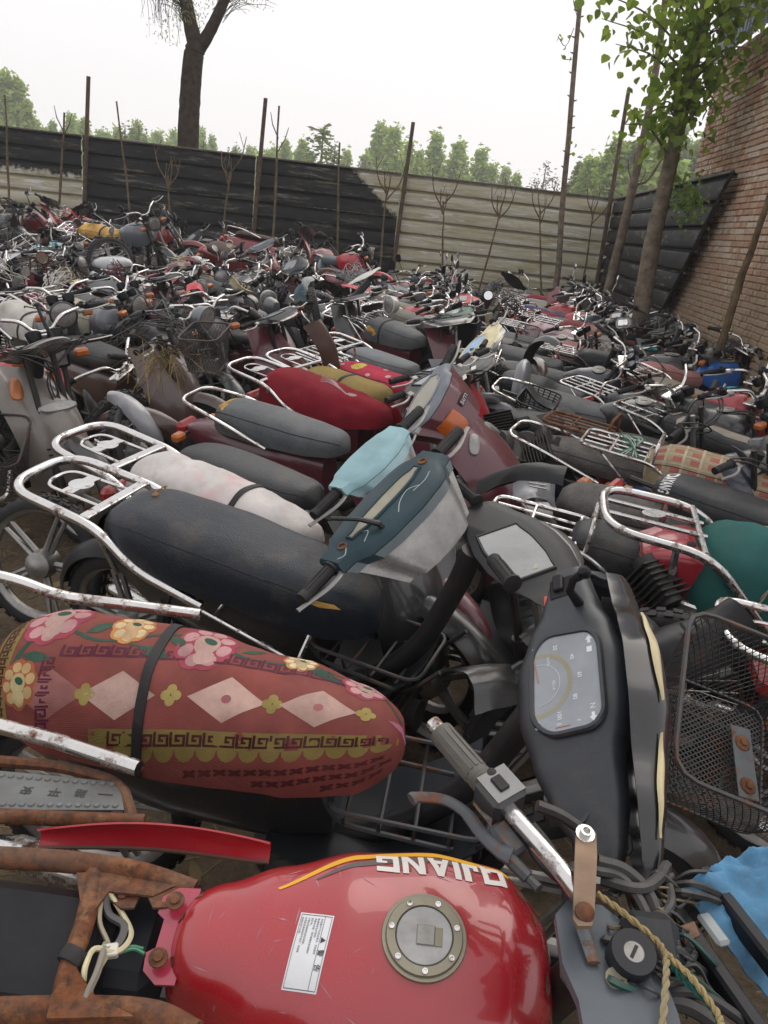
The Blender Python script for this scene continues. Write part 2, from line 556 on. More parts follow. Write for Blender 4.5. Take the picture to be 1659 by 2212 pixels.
# dry leaves and straw on the earth: nobody could count it
mb = MB()
for i in range(3200):
    x, y = rnd.uniform(-3, 3.2), rnd.uniform(.6, 9)
    a = rnd.uniform(0, 360); z = gz(x, y) - .01
    M = T(x, y, z + rnd.uniform(.0, .02)) @ RZ(a) @ RX(rnd.uniform(-25, 25)) @ RY(rnd.uniform(-15, 15))
    if i % 3:
        l = rnd.uniform(.04, .14)
        mb.box((0, 0, 0), (l, .004, .003), M)
    else:
        l = rnd.uniform(.02, .05)
        mb.add([(-l, 0, 0), (-.3 * l, .45 * l, .006), (.6 * l, .35 * l, .002), (l, 0, .008), (.6 * l, -.35 * l, 0), (-.3 * l, -.45 * l, .004)], [(0, 1, 2, 3), (0, 3, 4, 5)], M)
tag(stuff(ob('ground_litter', mb, STRAW, None, (.16, .115, .06))), 'dry leaves and straw littering the earth under the bikes', 'litter')

# ---------------------------------------------------------------- hoarding fence
def fence_mat(name, line=None, blotch=None):
    """sheet steel: weathered cream coat; black over-paint where the sheet was painted"""
    m = bpy.data.materials.new(name); m.use_nodes = True
    t = m.node_tree; N, Lk = t.nodes.new, t.links.new
    b = t.nodes['Principled BSDF']; b.inputs['Roughness'].default_value = .6; b.inputs['Specular IOR Level'].default_value = .2
    tc = N('ShaderNodeTexCoord')
    g = N('ShaderNodeNewGeometry')
    def nz(s, d=6, r=.65, st=(1, 1, 1)):
        mp = N('ShaderNodeMapping'); Lk(g.outputs['Position'], mp.inputs['Vector']); mp.inputs['Scale'].default_value = st
        n = N('ShaderNodeTexNoise'); n.inputs['Scale'].default_value = s; n.inputs['Detail'].default_value = d
        n.inputs['Roughness'].default_value = r; Lk(mp.outputs[0], n.inputs['Vector']); return n.outputs['Fac']
    def ramp(f, p0, c0, p1, c1):
        r = N('ShaderNodeValToRGB'); Lk(f, r.inputs[0]); e = r.color_ramp.elements
        e[0].position, e[0].color = p0, (*c0, 1); e[1].position, e[1].color = p1, (*c1, 1); return r.outputs[0]
    def mixc(f, a, c):
        n = N('ShaderNodeMix'); n.data_type = 'RGBA'; Lk(f, n.inputs['Factor']); Lk(a, n.inputs['A']); Lk(c, n.inputs['B']); return n.outputs['Result']
    cream = ramp(nz(2.6, 7, .7, (.35, 1, 3.2)), .38, (.32, .285, .17), .62, (.48, .46, .375))
    peel = N('ShaderNodeMapRange'); Lk(nz(3.2, 9, .74, (.4, 1, 4.5)), peel.inputs['Value'])
    peel.inputs['From Min'].default_value = .555; peel.inputs['From Max'].default_value = .60
    cream = mixc(peel.outputs[0], cream, ramp(nz(40), .3, (.50, .50, .49), .7, (.60, .60, .60)))
    out = cream
    if line:
        black = ramp(nz(5, 8, .75, (.5, 1, 2.5)), .4, (.006, .0065, .008), .75, (.026, .026, .026))
        if 'worn' in line:
            wf = N('ShaderNodeMapRange'); Lk(nz(2.2, 9, .76, (.35, 1, 3.0)), wf.inputs['Value'])
            wf.inputs['From Min'].default_value = .55; wf.inputs['From Max'].default_value = .72; wf.inputs['To Max'].default_value = .6
            black = mixc(wf.outputs[0], black, cream)
        if 'diag' in line:
            x0, z0, x1, z1, side = line['diag']
            sp = N('ShaderNodeSeparateXYZ'); Lk(g.outputs['Position'], sp.inputs[0])
            # signed distance from the paint edge
            nx, nzz = (z1 - z0), -(x1 - x0)
            l = math.hypot(nx, nzz)
            d1 = N('ShaderNodeMath'); d1.operation = 'MULTIPLY_ADD'; Lk(sp.outputs['X'], d1.inputs[0]); d1.inputs[1].default_value = side * nx / l; d1.inputs[2].default_value = -side * (x0 * nx + z0 * nzz) / l
            d2 = N('ShaderNodeMath'); d2.operation = 'MULTIPLY_ADD'; Lk(sp.outputs['Z'], d2.inputs[0]); d2.inputs[1].default_value = side * nzz / l; Lk(d1.outputs[0], d2.inputs[2])
            d3 = N('ShaderNodeMath'); d3.operation = 'MULTIPLY_ADD'; Lk(nz(9, 6), d3.inputs[0]); d3.inputs[1].default_value = .5; Lk(d2.outputs[0], d3.inputs[2])
            st = N('ShaderNodeMapRange'); Lk(d3.outputs[0], st.inputs['Value']); st.inputs['From Min'].default_value = .20; st.inputs['From Max'].default_value = .28
            out = mixc(st.outputs[0], cream, black)
        else:
            out = black
    if blotch is None: pass
    Lk(out, b.inputs['Base Color'])
    bp = N('ShaderNodeBump'); bp.inputs['Strength'].default_value = .25; bp.inputs['Distance'].default_value = .02
    Lk(nz(3, 4, .5, (.6, 1, 1.5)), bp.inputs['Height']); Lk(bp.outputs[0], b.inputs['Normal'])
    return m
FX0, FY0, FX1, FY1 = -12.0, 16.2, 3.92, 17.05
FTOP, PITCH = 2.63, .262
def fpt(x): return FY0 + (FY1 - FY0) * (x - FX0) / (FX1 - FX0)
def band(xa, xb, z0, pitch, ang, clip=None, seed=0):
    """one horizontal rib of the sheet, length along local x"""
    prof = [(0.0, 0), (.012, pitch * .03), (.012, pitch * .72), (.0, pitch * .78), (-.046, pitch * .84), (-.046, pitch * .93), (0.0, pitch)]
    nx = max(4, int((xb - xa) / .45))
    def fn(u, v):
        i = v * (len(prof) - 1); k = min(int(i), len(prof) - 2); f = i - k
        d = prof[k][0] + (prof[k + 1][0] - prof[k][0]) * f
        h = prof[k][1] + (prof[k + 1][1] - prof[k][1]) * f
        e0, e1 = (clip(z0 + h) if clip else (xa, xb))
        x = e0 + (e1 - e0) * u
        wob = .016 * noise.noise((x * .55, z0 * .8, seed)) + .005 * noise.noise((x * 2.2, z0 * 3, seed))
        return (x, -d + wob, z0 + h + .012 * noise.noise((x * .4, seed, 7)))
    return MB().shell(fn, nx, len(prof) - 1, .003)
posts_px = [(190, 297), (556, 345), (868, 385), (1330, 432)]
post_x = []
for px, py in posts_px:
    p = atY(px, py, 16.8); post_x.append(p.x)
segs = [(-11.6, post_x[0]), (post_x[0], post_x[1]), (post_x[1], post_x[2]), (post_x[2], 3.9)]
fang = math.atan2(FY1 - FY0, FX1 - FX0)
pa, pb2 = atY(768, 370, 16.8), atY(862, 480, 16.8)
FM = [fence_mat('fence sheet two tone', {'diag': (-30, 1.93, 30, 1.93, -1), 'worn': 1}),
      fence_mat('fence sheet black', {'worn': 1}),
      fence_mat('fence sheet black and cream', {'diag': (pa.x, pa.z, pb2.x, pb2.z, 1), 'worn': 1}),
      fence_mat('fence sheet cream')]
flab = ['ribbed steel hoarding panel, black above and cream below, left of the first tall post',
        'long black painted ribbed hoarding panel between the first and second tall posts',
        'black ribbed hoarding panel with a slanting cream corner beside the third tall post',
        'peeling cream ribbed hoarding panel reaching the corner by the brick building']
for i, (a, b_) in enumerate(segs):
    xm = (a + b_) / 2
    f = thing('hoarding_panel', flab[i], 'fence panel', T(xm, fpt(xm), 0) @ Matrix.Rotation(fang, 4, 'Z'), 'hoarding around the yard')
    L = (b_ - a) / math.cos(fang)
    for k in range(10):
        ob('rib', band(-L / 2 + .012, L / 2 - .012, FTOP - PITCH * (k + 1), PITCH, 0, None, i * 31 + k * .37), FM[i], f)
    ob('top_rail', MB().box((0, -.005, FTOP + .012), (L - .03, .035, .03), None, .004), STEEL, f, (.09, .09, .085))
# side panel along the building, cut on the slant
WD = Vector((.0693, 1, 0)).normalized()
wang = math.atan2(-WD.y, -WD.x)             # local x runs from the far corner towards the camera
PB = thing('side_hoarding_panel', 'black ribbed hoarding panel with slanted end leaning against the brick building', 'fence panel',
           T(3.80, 17.0, 0) @ Matrix.Rotation(wang, 4, 'Z'), 'hoarding around the yard')
SM = fence_mat('fence sheet side black', {'worn': 1})
for k in range(8):
    z0 = FTOP - .262 * (k + 1)
    cl = lambda z: (.02, 7.72 - max(0, (FTOP - z)) * 1.10)
    ob('rib', band(0, 7, z0, .262, 0, cl, 60 + k), SM, PB)
ob('edge_strip', MB().tube([(7.72, -.02, FTOP), (7.72 - 1.10 * 1.9, -.02, FTOP - 1.9)], .022, 6), BLACK, PB)
ob('top_rail', MB().box((3.85, -.005, FTOP + .012), (7.7, .035, .03), None, .004), STEEL, PB, (.09, .09, .085))
# posts
post_top = [(191, 165), (574, 212), (893, 264), (1358, 195)]
for i, x in enumerate(post_x):
    yb = fpt(x) - .09
    tp = atY(*post_top[i], yb)
    mbp = MB()
    lean = tp.x - x
    mbp.tube([(0, 0, -.1), (lean * .4, 0, tp.z * .45), (lean, 0, tp.z)], [.045, .042, .038], 7)
    for kz in (.8, 1.6, 2.3):
        mbp.lathe([(.05, -.015), (.05, .015)], 7, T(lean * kz / tp.z, 0, kz))
    o = ob('fence_post', mbp, mat('weathered brown post', (.085, .052, .034), .9, dust=.2, vary=.35, bump=.7, bscale=40, rust=.3), None, None, T(x, yb, 0))
    tag(o, ['tall brown post between the cream patch and the black hoarding', 'tall brown post in the middle of the black hoarding',
            'tall brown post where black hoarding meets the cream panel', 'dark post at the corner of the hoarding'][i], 'post', 'fence posts')

# ---------------------------------------------------------------- trees
BARK = mat('dark bark', (.045, .033, .025), .95, dust=.15, vary=.35, bump=1.0, bscale=26, spec=.1)
BARKG = mat('grey poplar bark', (.17, .14, .105), .92, dust=.15, vary=.3, bump=1.0, bscale=30, spec=.1)
TWIG = mat('sapling bark', (.135, .10, .06), .9, dust=.1, vary=.3, bump=.5, bscale=50, spec=.1)
def leaf_mat(name, c0, c1, trans=.35):
    m = bpy.data.materials.new(name); m.use_nodes = True
    t = m.node_tree; N, Lk = t.nodes.new, t.links.new
    b = t.nodes['Principled BSDF']; b.inputs['Roughness'].default_value = .5
    b.inputs['Specular IOR Level'].default_value = .35
    g = N('ShaderNodeNewGeometry')
    r = N('ShaderNodeValToRGB'); Lk(g.outputs['Random Per Island'], r.inputs[0])
    e = r.color_ramp.elements
    e[0].position, e[0].color = 0, (*c0, 1); e[1].position, e[1].color = 1, (*c1, 1)
    Lk(r.outputs[0], b.inputs['Base Color'])
    tr = N('ShaderNodeBsdfTranslucent'); Lk(r.outputs[0], tr.inputs['Color'])
    ms = N('ShaderNodeMixShader'); ms.inputs[0].default_value = trans
    Lk(b.outputs[0], ms.inputs[1]); Lk(tr.outputs[0], ms.inputs[2])
    Lk(ms.outputs[0], t.nodes['Material Output'].inputs['Surface'])
    return m
def bark_tube(mb, pts, r0, r1, n=12, k=5, rough=.06, seed=0):
    P = spline(pts, k)
    m = len(P)
    rr = []
    for i in range(m):
        t = i / (m - 1)
        rr.append((r0 + (r1 - r0) * t) * (1 + rough * noise.noise((i * .9, seed, 1))))
    mb.tube(P, rr, n)
    return P
# the big dark tree behind the hoarding
yb = 19.2
def tp(px, py): return atY(px, py, yb)
base = tp(405, 560); base.z = -.1
mb = MB()
bark_tube(mb, [base, tp(406, 330), tp(410, 220), tp(417, 130), tp(424, 98)], .245, .20, 18, 7, .10, 1)
bark_tube(mb, [tp(424, 105), tp(412, 55), tp(402, 0), tp(392, -90), tp(370, -220)], .17, .09, 12, 5, .08, 2)
bark_tube(mb, [tp(426, 112), tp(452, 70), tp(476, 20), tp(500, -40), tp(540, -160)], .14, .08, 12, 5, .08, 3)
for k in range(64):
    left = rnd.random() < .72
    a = tp(rnd.choice((402, 408, 412)), rnd.uniform(-40, 60)) if left else tp(rnd.uniform(455, 490), rnd.uniform(-20, 50))
    x1 = rnd.uniform(322, 392) if left else rnd.uniform(500, 590)
    y1 = rnd.uniform(-45, 15); dp = rnd.uniform(-.5, .5)
    hang = rnd.uniform(25, 95) if left else rnd.uniform(-5, 28)
    q = [a, (a + tp(x1, y1)) / 2 + Vector((0, dp * .5, .10)), tp(x1, y1) + Vector((0, dp, 0))]
    sw = rnd.uniform(-9, 9)
    for t in (.35, .7, 1.0): q.append(tp(x1 + (sw * t if left else 26 * t) + rnd.uniform(-3, 3), y1 + hang * t) + Vector((0, dp, 0)))
    Pq = spline(q, 4)
    mb.tube(Pq, [.008 * (1 - .75 * i / len(Pq)) for i in range(len(Pq))], 4)
tr = thing('big_tree', 'thick dark forked tree trunk standing behind the black hoarding', 'tree', T(base.x, base.y, 0))
ob('trunk', mb, BARK, tr, None, T(-base.x, -base.y, 0))
WL = leaf_mat('willow leaf', (.16, .20, .06), (.28, .30, .12))
mb = MB()
for k in range(900):
    x0, y0 = rnd.gauss(380, 36), rnd.uniform(-60, 98)
    if rnd.random() < .35: x0, y0 = rnd.uniform(440, 585), rnd.uniform(-50, 18)
    elif rnd.random() < .3: x0, y0 = rnd.gauss(412, 14), rnd.uniform(0, 60)
    if x0 < 318 or (y0 > 60 and (x0 > 385 or x0 < 325)): continue
    p = tp(x0, y0); p.y += rnd.uniform(-.7, .5)
    M = Matrix.Translation(p) @ Euler((rnd.uniform(-1, 1), rnd.uniform(0, 6), rnd.uniform(0, 6))).to_matrix().to_4x4()
    l = rnd.uniform(.025, .05)
    mb.add([(-l, 0, 0), (0, .011, 0), (l, 0, .006), (0, -.011, 0)], [(0, 1, 2, 3)], M)
for k in range(2600):      # the crown above the frame
    p = tp(430, -330) + Vector((rnd.gauss(0, 1.6), rnd.gauss(0, 1.6), abs(rnd.gauss(0, 1.4))))
    M = Matrix.Translation(p) @ Euler((rnd.uniform(-1, 1), rnd.uniform(0, 6), rnd.uniform(0, 6))).to_matrix().to_4x4()
    l = rnd.uniform(.06, .12)
    mb.add([(-l, 0, 0), (0, .03, 0), (l, 0, .006), (0, -.03, 0)], [(0, 1, 2, 3)], M)
ob('crown', mb, WL, tr, None, T(-base.x, -base.y, 0))

# saplings planted along the hoarding
SAP = [(22, 470, 10, 205, 0), (128, 440, 139, 243, 1), (282, 462, 252, 219, 0), (366, 440, 363, 283, 2), (484, 505, 505, 273, 2),
       (590, 525, 605, 229, 1), (731, 520, 734, 308, 0), (821, 578, 845, 308, 2), (956, 565, 957, 332, 2), (1046, 585, 1107, 352, 2),
       (1168, 568, 1166, 348, 2), (1262, 595, 1300, 348, 2), (1322, 600, 1345, 420, 0), (1352, 610, 1372, 330, 1)]
for i, (xb, yb_, xt, yt, kind) in enumerate(SAP):
    y = 16.1 + .2 * math.sin(i * 2.3)
    a = atY(xb, yb_, y); b_ = atY(xt, yt, y)
    d = (b_ - a)
    g0 = a - d * (a.z / max(.3, d.z)); g0.z = -.05
    mb = MB()
    r0 = rnd.uniform(.022, .032)
    wv = lambda t: Vector((.035 * noise.noise((t * 4, i * 3.1, 0)), .03 * noise.noise((t * 4, i * 3.1, 5)), 0))
    top = g0.lerp(b_, .74 if kind == 2 else 1.0)
    P = [g0.lerp(top, t / 8) + wv(t / 8) for t in range(9)]
    mb.tube(P, [r0 * (1 - .5 * t / 8) * (1.25 if t % 3 == 2 else 1) for t in range(9)], 6)
    if kind == 2:
        for s in (-1, 1, .3, -.5):
            q = top - d.normalized() * rnd.uniform(0, .25)
            l = rnd.uniform(.45, .8) * (1 if abs(s) == 1 else .6)
            e_ = q + Vector((s * l * .42, rnd.uniform(-.15, .15), l))
            mb.tube(spline([q, q + Vector((s * l * .3, 0, l * .42)), e_], 3), [r0 * .62, r0 * .55, r0 * .5, r0 * .42, r0 * .36, r0 * .3, r0 * .25], 5)
            mb.tube([e_ - Vector((s * .04, 0, .2)), e_ + Vector((-s * .14, .03, .06))], r0 * .24, 4)
    elif kind == 1:
        for s in (-1, 1):
            q = g0.lerp(top, rnd.uniform(.78, .9))
            mb.tube([q, q + Vector((s * .12, 0, .22)), q + Vector((s * .17, .02, .42))], [r0 * .4, r0 * .33, r0 * .2], 5)
    o = ob('sapling', mb, TWIG, None, None, None)
    for v in o.data.vertices: v.co -= g0
    o.location = g0
    tag(o, ['bare straight sapling stem without side shoots against the hoarding', 'bare sapling with two thin side shoots against the hoarding',
            'bare forked young tree with lopped shoots against the hoarding'][kind], 'sapling', ['straight saplings', 'twin shoot saplings', 'forked saplings'][kind])

# tall thin trunk
y = 15.4
a, b_ = atY(1205, 575, y), atY(1254, -10, y)
mb = MB(); d = b_ - a
g0 = a - d * (a.z / d.z); g0.z = -.05
P = [g0 + (b_ - g0) * (t / 12) * 1.5 + Vector((.03 * noise.noise((t * .7, 0, 9)), 0, 0)) for t in range(13)]
mb.tube(P, [.060 - .0028 * t for t in range(13)], 9)
for k in range(26):
    t = rnd.uniform(.25, .95); q = g0 + (b_ - g0) * t * 1.3; s = rnd.choice((-1, 1))
    mb.tube([q, q + Vector((s * .085, rnd.uniform(-.06, .06), .03))], [.022, .008], 5)
for q0, q1, q2 in (((1240, 60), (1222, 100), (1205, 78)), ((1236, 128), (1220, 128), (1212, 118)), ((1248, 40), (1240, 10), (1236, -20))):
    mb.tube(spline([atY(*q0, y), atY(*q1, y), atY(*q2, y)], 3), .008, 4)
ttr = thing('slender_tree', 'tall slender grey trunk with lopped side shoots before the cream hoarding', 'tree', T(g0.x, g0.y, 0))
ob('trunk', mb, BARKG, ttr, None, T(-g0.x, -g0.y, 0))
PL = leaf_mat('poplar leaf', (.10, .18, .025), (.32, .42, .07), .6)
def leaf(mb, p, s, tilt=None):
    """heart shaped poplar leaf hanging from its stalk"""
    e = Euler((rnd.gauss(-1.2, .5), rnd.gauss(0, .4), rnd.uniform(0, 6.28))) if tilt is None else tilt
    M = Matrix.Translation(p) @ e.to_matrix().to_4x4()
    f = rnd.uniform(.06, .2) * s
    vs = [(0, 0, 0), (.42 * s, .16 * s, f), (.50 * s, .48 * s, f * 1.1), (.28 * s, .84 * s, f * .6), (0, 1.12 * s, -f * .5), (-.28 * s, .84 * s, f * .6), (-.50 * s, .48 * s, f * 1.1), (-.42 * s, .16 * s, f), (0, .5 * s, 0)]
    mb.add(vs, [(0, 1, 8), (1, 2, 8), (2, 3, 8), (3, 4, 8), (4, 5, 8), (5, 6, 8), (6, 7, 8), (7, 0, 8)], M)
mb = MB()
for q in ((1222, 100), (1208, 82), (1202, 78), (1214, 80), (1228, 75), (1225, 118), (1228, 123), (1214, 120), (1232, 305), (1240, 330), (1244, 310), (1230, 300), (1234, 322)):
    p = atY(*q, y); leaf(mb, p + Vector((rnd.uniform(-.05, .05), rnd.uniform(-.1, .1), 0)), .07)
ob('leaves', mb, PL, ttr, None, T(-g0.x, -g0.y, 0))

# leafy poplar by the building
def trunk_thing(name, label, pts, y, r0, r1, mt, ext=0, n=14):
    P = [atY(px, py, y) for px, py in pts]
    d = P[1] - P[0]
    g = P[0] - d * (P[0].z / d.z); g.z = -.08
    mb = MB()
    bark_tube(mb, [g] + P, r0, r1, n, 6, .07, r0 * 50)
    return g, P, mb, thing(name, label, 'tree', T(g.x, g.y, 0))
y = 10.2
g0, P, mb, ptree = trunk_thing('leafy_poplar', 'leafy poplar with pale rough trunk growing beside the brick building', [(1388, 650), (1410, 520), (1432, 425), (1462, 290), (1492, 160), (1525, 10), (1560, -140), (1600, -330)], y, .115, .045, BARKG)
LV = MB()
def crown_branch(px0, py0, px1, py1, dy, nl, ls=.10):
    nl = int(nl * .9)
    a = atY(px0, py0, y); b_ = atY(px1, py1, y + dy)
    c = (a + b_) / 2 + Vector((0, 0, .12))
    Q = spline([a, c, b_], 5)
    mb.tube(Q, [.016 - .0012 * i for i in range(len(Q))], 5)
    for k in range(nl):
        t = rnd.uniform(.12, 1.0)
        q = Q[min(len(Q) - 1, int(t * (len(Q) - 1)))]
        p = q + Vector((rnd.gauss(0, .17), rnd.gauss(0, .25), rnd.gauss(-.03, .14)))
        leaf(LV, p, rnd.uniform(.6, 1.2) * ls)
for x0, y0, x1, y1, dy, nl in [(1470, 240, 1370, 275, -.4, 34), (1440, 330, 1345, 268, -.3, 24), (1450, 300, 1400, 320, -.2, 26), (1480, 200, 1330, 95, -.6, 46),
        (1490, 170, 1300, 40, -.3, 46), (1500, 140, 1290, -20, -.7, 46), (1510, 90, 1400, -30, -.5, 40), (1490, 190, 1400, 200, .3, 36), (1500, 140, 1440, 40, .4, 40),
        (1485, 200, 1560, 250, -.5, 30), (1470, 250, 1500, 290, -.6, 30), (1490, 180, 1610, 120, -.9, 34), (1480, 215, 1590, 205, -.8, 26), (1500, 150, 1650, 110, -1.0, 34),
        (1515, 70, 1640, 20, -.8, 40), (1520, 40, 1600, -40, -.5, 50), (1500, 130, 1560, 60, -.6, 40), (1530, -10, 1330, -90, -.2, 50), (1540, -60, 1480, -150, 0, 60),
        (1550, -100, 1680, -120, -.5, 60), (1460, 260, 1410, 250, .5, 30), (1475, 215, 1470, 120, -.5, 40), (1505, 110, 1490, 30, -.3, 44), (1450, 320, 1455, 300, -.4, 18),
        (1465, 270, 1420, 225, -.1, 26), (1520, 50, 1450, -20, .3, 40), (1482, 205, 1540, 160, -.3, 36), (1525, 20, 1640, 70, -1.0, 44), (1530, 0, 1655, 30, -.9, 44), (1510, 90, 1590, 95, -1.0, 36), (1520, 40, 1560, 10, -.8, 40)]:
    crown_branch(x0, y0, x1, y1, dy, nl)
ob('trunk', mb, BARKG, ptree, None, T(-g0.x, -g0.y, 0))
ob('crown', LV, PL, ptree, None, T(-g0.x, -g0.y, 0))
# second grey trunk behind it
g0, P, mb, t2 = trunk_thing('grey_trunk_tree', 'bare grey trunk leaning behind the leafy poplar', [(1318, 610), (1345, 500), (1368, 400), (1390, 300), (1412, 180), (1430, 60), (1450, -120)], 12.8, .078, .04, BARKG)
mb.tube(spline([P[2], P[2] + Vector((.2, 0, .1)), P[2] + Vector((.35, -.1, .5))], 4), .018, 5)
ob('trunk', mb, BARKG, t2, None, T(-g0.x, -g0.y, 0))
mb = MB()
for k in range(90):
    p = P[-1] + Vector((rnd.gauss(0, .5), rnd.gauss(0, .5), rnd.gauss(.2, .5))); leaf(mb, p, .12)
ob('crown', mb, PL, t2, None, T(-g0.x, -g0.y, 0))
# thin leaning trunk before the brick wall
g0, P, mb, t3 = trunk_thing('leaning_sapling', 'thin crooked brown trunk leaning in front of the brick wall', [(1583, 660), (1604, 590), (1622, 545), (1640, 490), (1664, 420), (1700, 300)], 7.9, .040, .022, TWIG, n=8)
ob('trunk', mb, TWIG, t3, None, T(-g0.x, -g0.y, 0))
# locust shoot over the side panel
mb, lv = MB(), MB()
y = 11.3
pts = [atY(1440, 440, y), atY(1470, 415, y), atY(1500, 405, y - .3), atY(1530, 418, y - .5)]
mb.tube(spline(pts, 4), .010, 5)
LOC = leaf_mat('locust leaf', (.09, .18, .03), (.20, .30, .07), .4)
for k in range(420):
    q = pts[rnd.choice((1, 2, 3, 2, 3))] + Vector((rnd.gauss(0, .16), rnd.gauss(0, .2), rnd.gauss(-.02, .10)))
    if rnd.random() < .45: q = atY(1490, 430, 9.9) + Vector((rnd.gauss(0, .10), rnd.gauss(0, .14), rnd.gauss(-.02, .12)))
    leaf(lv, q, rnd.uniform(.03, .055))
lt = thing('locust_shoot', 'feathery bright green shoot hanging over the side hoarding', 'plant', T(pts[0].x, pts[0].y, 0))
mb.tube([(pts[0].x, pts[0].y, 0), pts[0]], .02, 5)
ob('stem', mb, TWIG, lt, None, T(-pts[0].x, -pts[0].y, 0))
ob('leaves', lv, LOC, lt, None, T(-pts[0].x, -pts[0].y, 0))

# ---------------------------------------------------------------- far trees beyond the fence
FLEAF = [leaf_mat('far poplar leaf', (.24, .36, .05), (.46, .60, .13), .35), leaf_mat('far dark leaf', (.12, .18, .055), (.24, .31, .10), .35),
         leaf_mat('far bare twig', (.20, .15, .12), (.30, .24, .20), .2)]
def far_crown(key, H, W, n, ls, shape):
    def f():
        r = random.Random(hash(key) % 1000 if isinstance(key, int) else sum(map(ord, str(key))))
        mb = MB()
        cl = []
        for c in range(46):
            t = r.random() ** .8
            w = W * (shape(t))
            a = r.uniform(0, 6.28); rr = w * math.sqrt(r.random())
            cl.append(Vector((rr * math.cos(a), rr * math.sin(a), H * (.12 + .88 * t))))
        for i in range(n):
            c = r.choice(cl)
            p = c + Vector((r.gauss(0, W * .14), r.gauss(0, W * .14), r.gauss(0, H * .045)))
            e = Euler((r.uniform(0, 6), r.uniform(0, 6), r.uniform(0, 6)))
            M = Matrix.Translation(p) @ e.to_matrix().to_4x4()
            l = ls * r.uniform(.6, 1.3)
            mb.add([(-l, -.5 * l, 0), (0, -.7 * l, .1 * l), (l, 0, 0), (.1 * l, .6 * l, .12 * l)], [(0, 1, 2, 3)], M)
        return mb
    return cmesh(('far_crown', key), f)
pop = lambda t: (math.sin(math.pi * min(1, t * .9 + .1)) ** .6) * (1.0 - .5 * t)
rndc = lambda t: math.sqrt(max(0, 1 - (2 * t - .9) ** 2)) if abs(2 * t - .9) < 1 else .15
def far_trunk():
    mb = MB(); mb.tube([(0, 0, -.5), (0, 0, 3), (0, 0, 8)], [.16, .12, .03], 6); return mb
r2 = random.Random(5)
def far_tree(px, ptop, dist, wpx, kind='pop', var=0, dark=0):
    dist *= 1.7
    top = atY(px, ptop, dist); H = top.z * r2.uniform(.9, 1.06)
    if H < 2: return
    W = wpx / 1726 * dist / 2 * 1.75
    lab, nm = {'pop': ('pale green poplar in the hazy tree line beyond the fence', 'far_poplar'),
               'round': ('rounded dark green tree with airy crown beyond the fence', 'far_tree'),
               'bare': ('bushy tree with bare reddish twigs beyond the fence', 'far_bare_tree')}[kind]
    t = thing(nm, lab, 'tree', T(top.x, dist, 0), 'tree line beyond the fence: ' + kind)
    if kind == 'pop': me = far_crown(100 + var % 5, 8.0, 1.0, 1700, .17, pop)
    elif kind == 'round': me = far_crown(200 + var % 3, 8.0, 1.0, 520, .15, rndc)
    else: me = far_crown(300, 8.0, 1.0, 500, .09, rndc)
    s = H / 8.0
    ob('crown', me, FLEAF[{'pop': 0, 'round': 1, 'bare': 2}[kind] if not dark else 1], t, None, SC(W, W, s) @ RZ(rnd.uniform(0, 360)))
    ob('trunk', cmesh('far_trunk', far_trunk), BARK, t, None, SC(1.3, 1.3, s))
for px, pt, wp in [(12, 168, 50), (38, 185, 42), (-30, 160, 60), (60, 235, 36), (-70, 170, 50)]:
    far_tree(px, pt, 62, wp, 'pop', px)
x = 78
while x < 640:
    if not 395 < x < 420:
        far_tree(x, (252 if x < 200 else 285 if x < 470 else 322) + r2.uniform(-14, 26), r2.uniform(66, 84), r2.uniform(20, 30), 'pop', int(x), 0)
    x += r2.uniform(11, 22)
for px, pt, wp in [(618, 305, 26), (640, 340, 24), (655, 322, 30), (750, 330, 30), (790, 330, 40), (822, 290, 44), (853, 290, 44), (885, 320, 40), (905, 340, 30), (945, 300, 46), (990, 318, 48), (1040, 332, 46), (1068, 345, 34), (1095, 365, 34), (1118, 372, 26)]:
    far_tree(px, pt, r2.uniform(58, 70), wp, 'pop', px)
for px, pt, wp in [(1255, 360, 40), (1280, 345, 46), (1310, 330, 50), (1338, 300, 60), (1375, 300, 70), (1420, 285, 70), (1465, 290, 70), (1500, 300, 70), (1235, 385, 40), (1545, 280, 80), (1300, 375, 60), (1400, 350, 80), (1460, 360, 80)]:
    far_tree(px, pt, r2.uniform(44, 54), wp, 'pop', px, 1 if px % 2 else 0)
far_tree(700, 262, 38, 62, 'round', 1); far_tree(668, 318, 40, 44, 'round', 2); far_tree(725, 305, 38, 40, 'round', 0)
for px, pt, wp in [(270, 268, 44), (300, 280, 40), (1200, 395, 40), (440, 300, 40), (510, 320, 40)]: far_tree(px, pt, 48, wp, 'round' if px < 1000 else 'bare', px)
for px, pt, wp in [(1180, 358, 44), (1160, 385, 40), (1090, 360, 40), (790, 345, 30)]: far_tree(px, pt, 55, wp, 'bare', px)

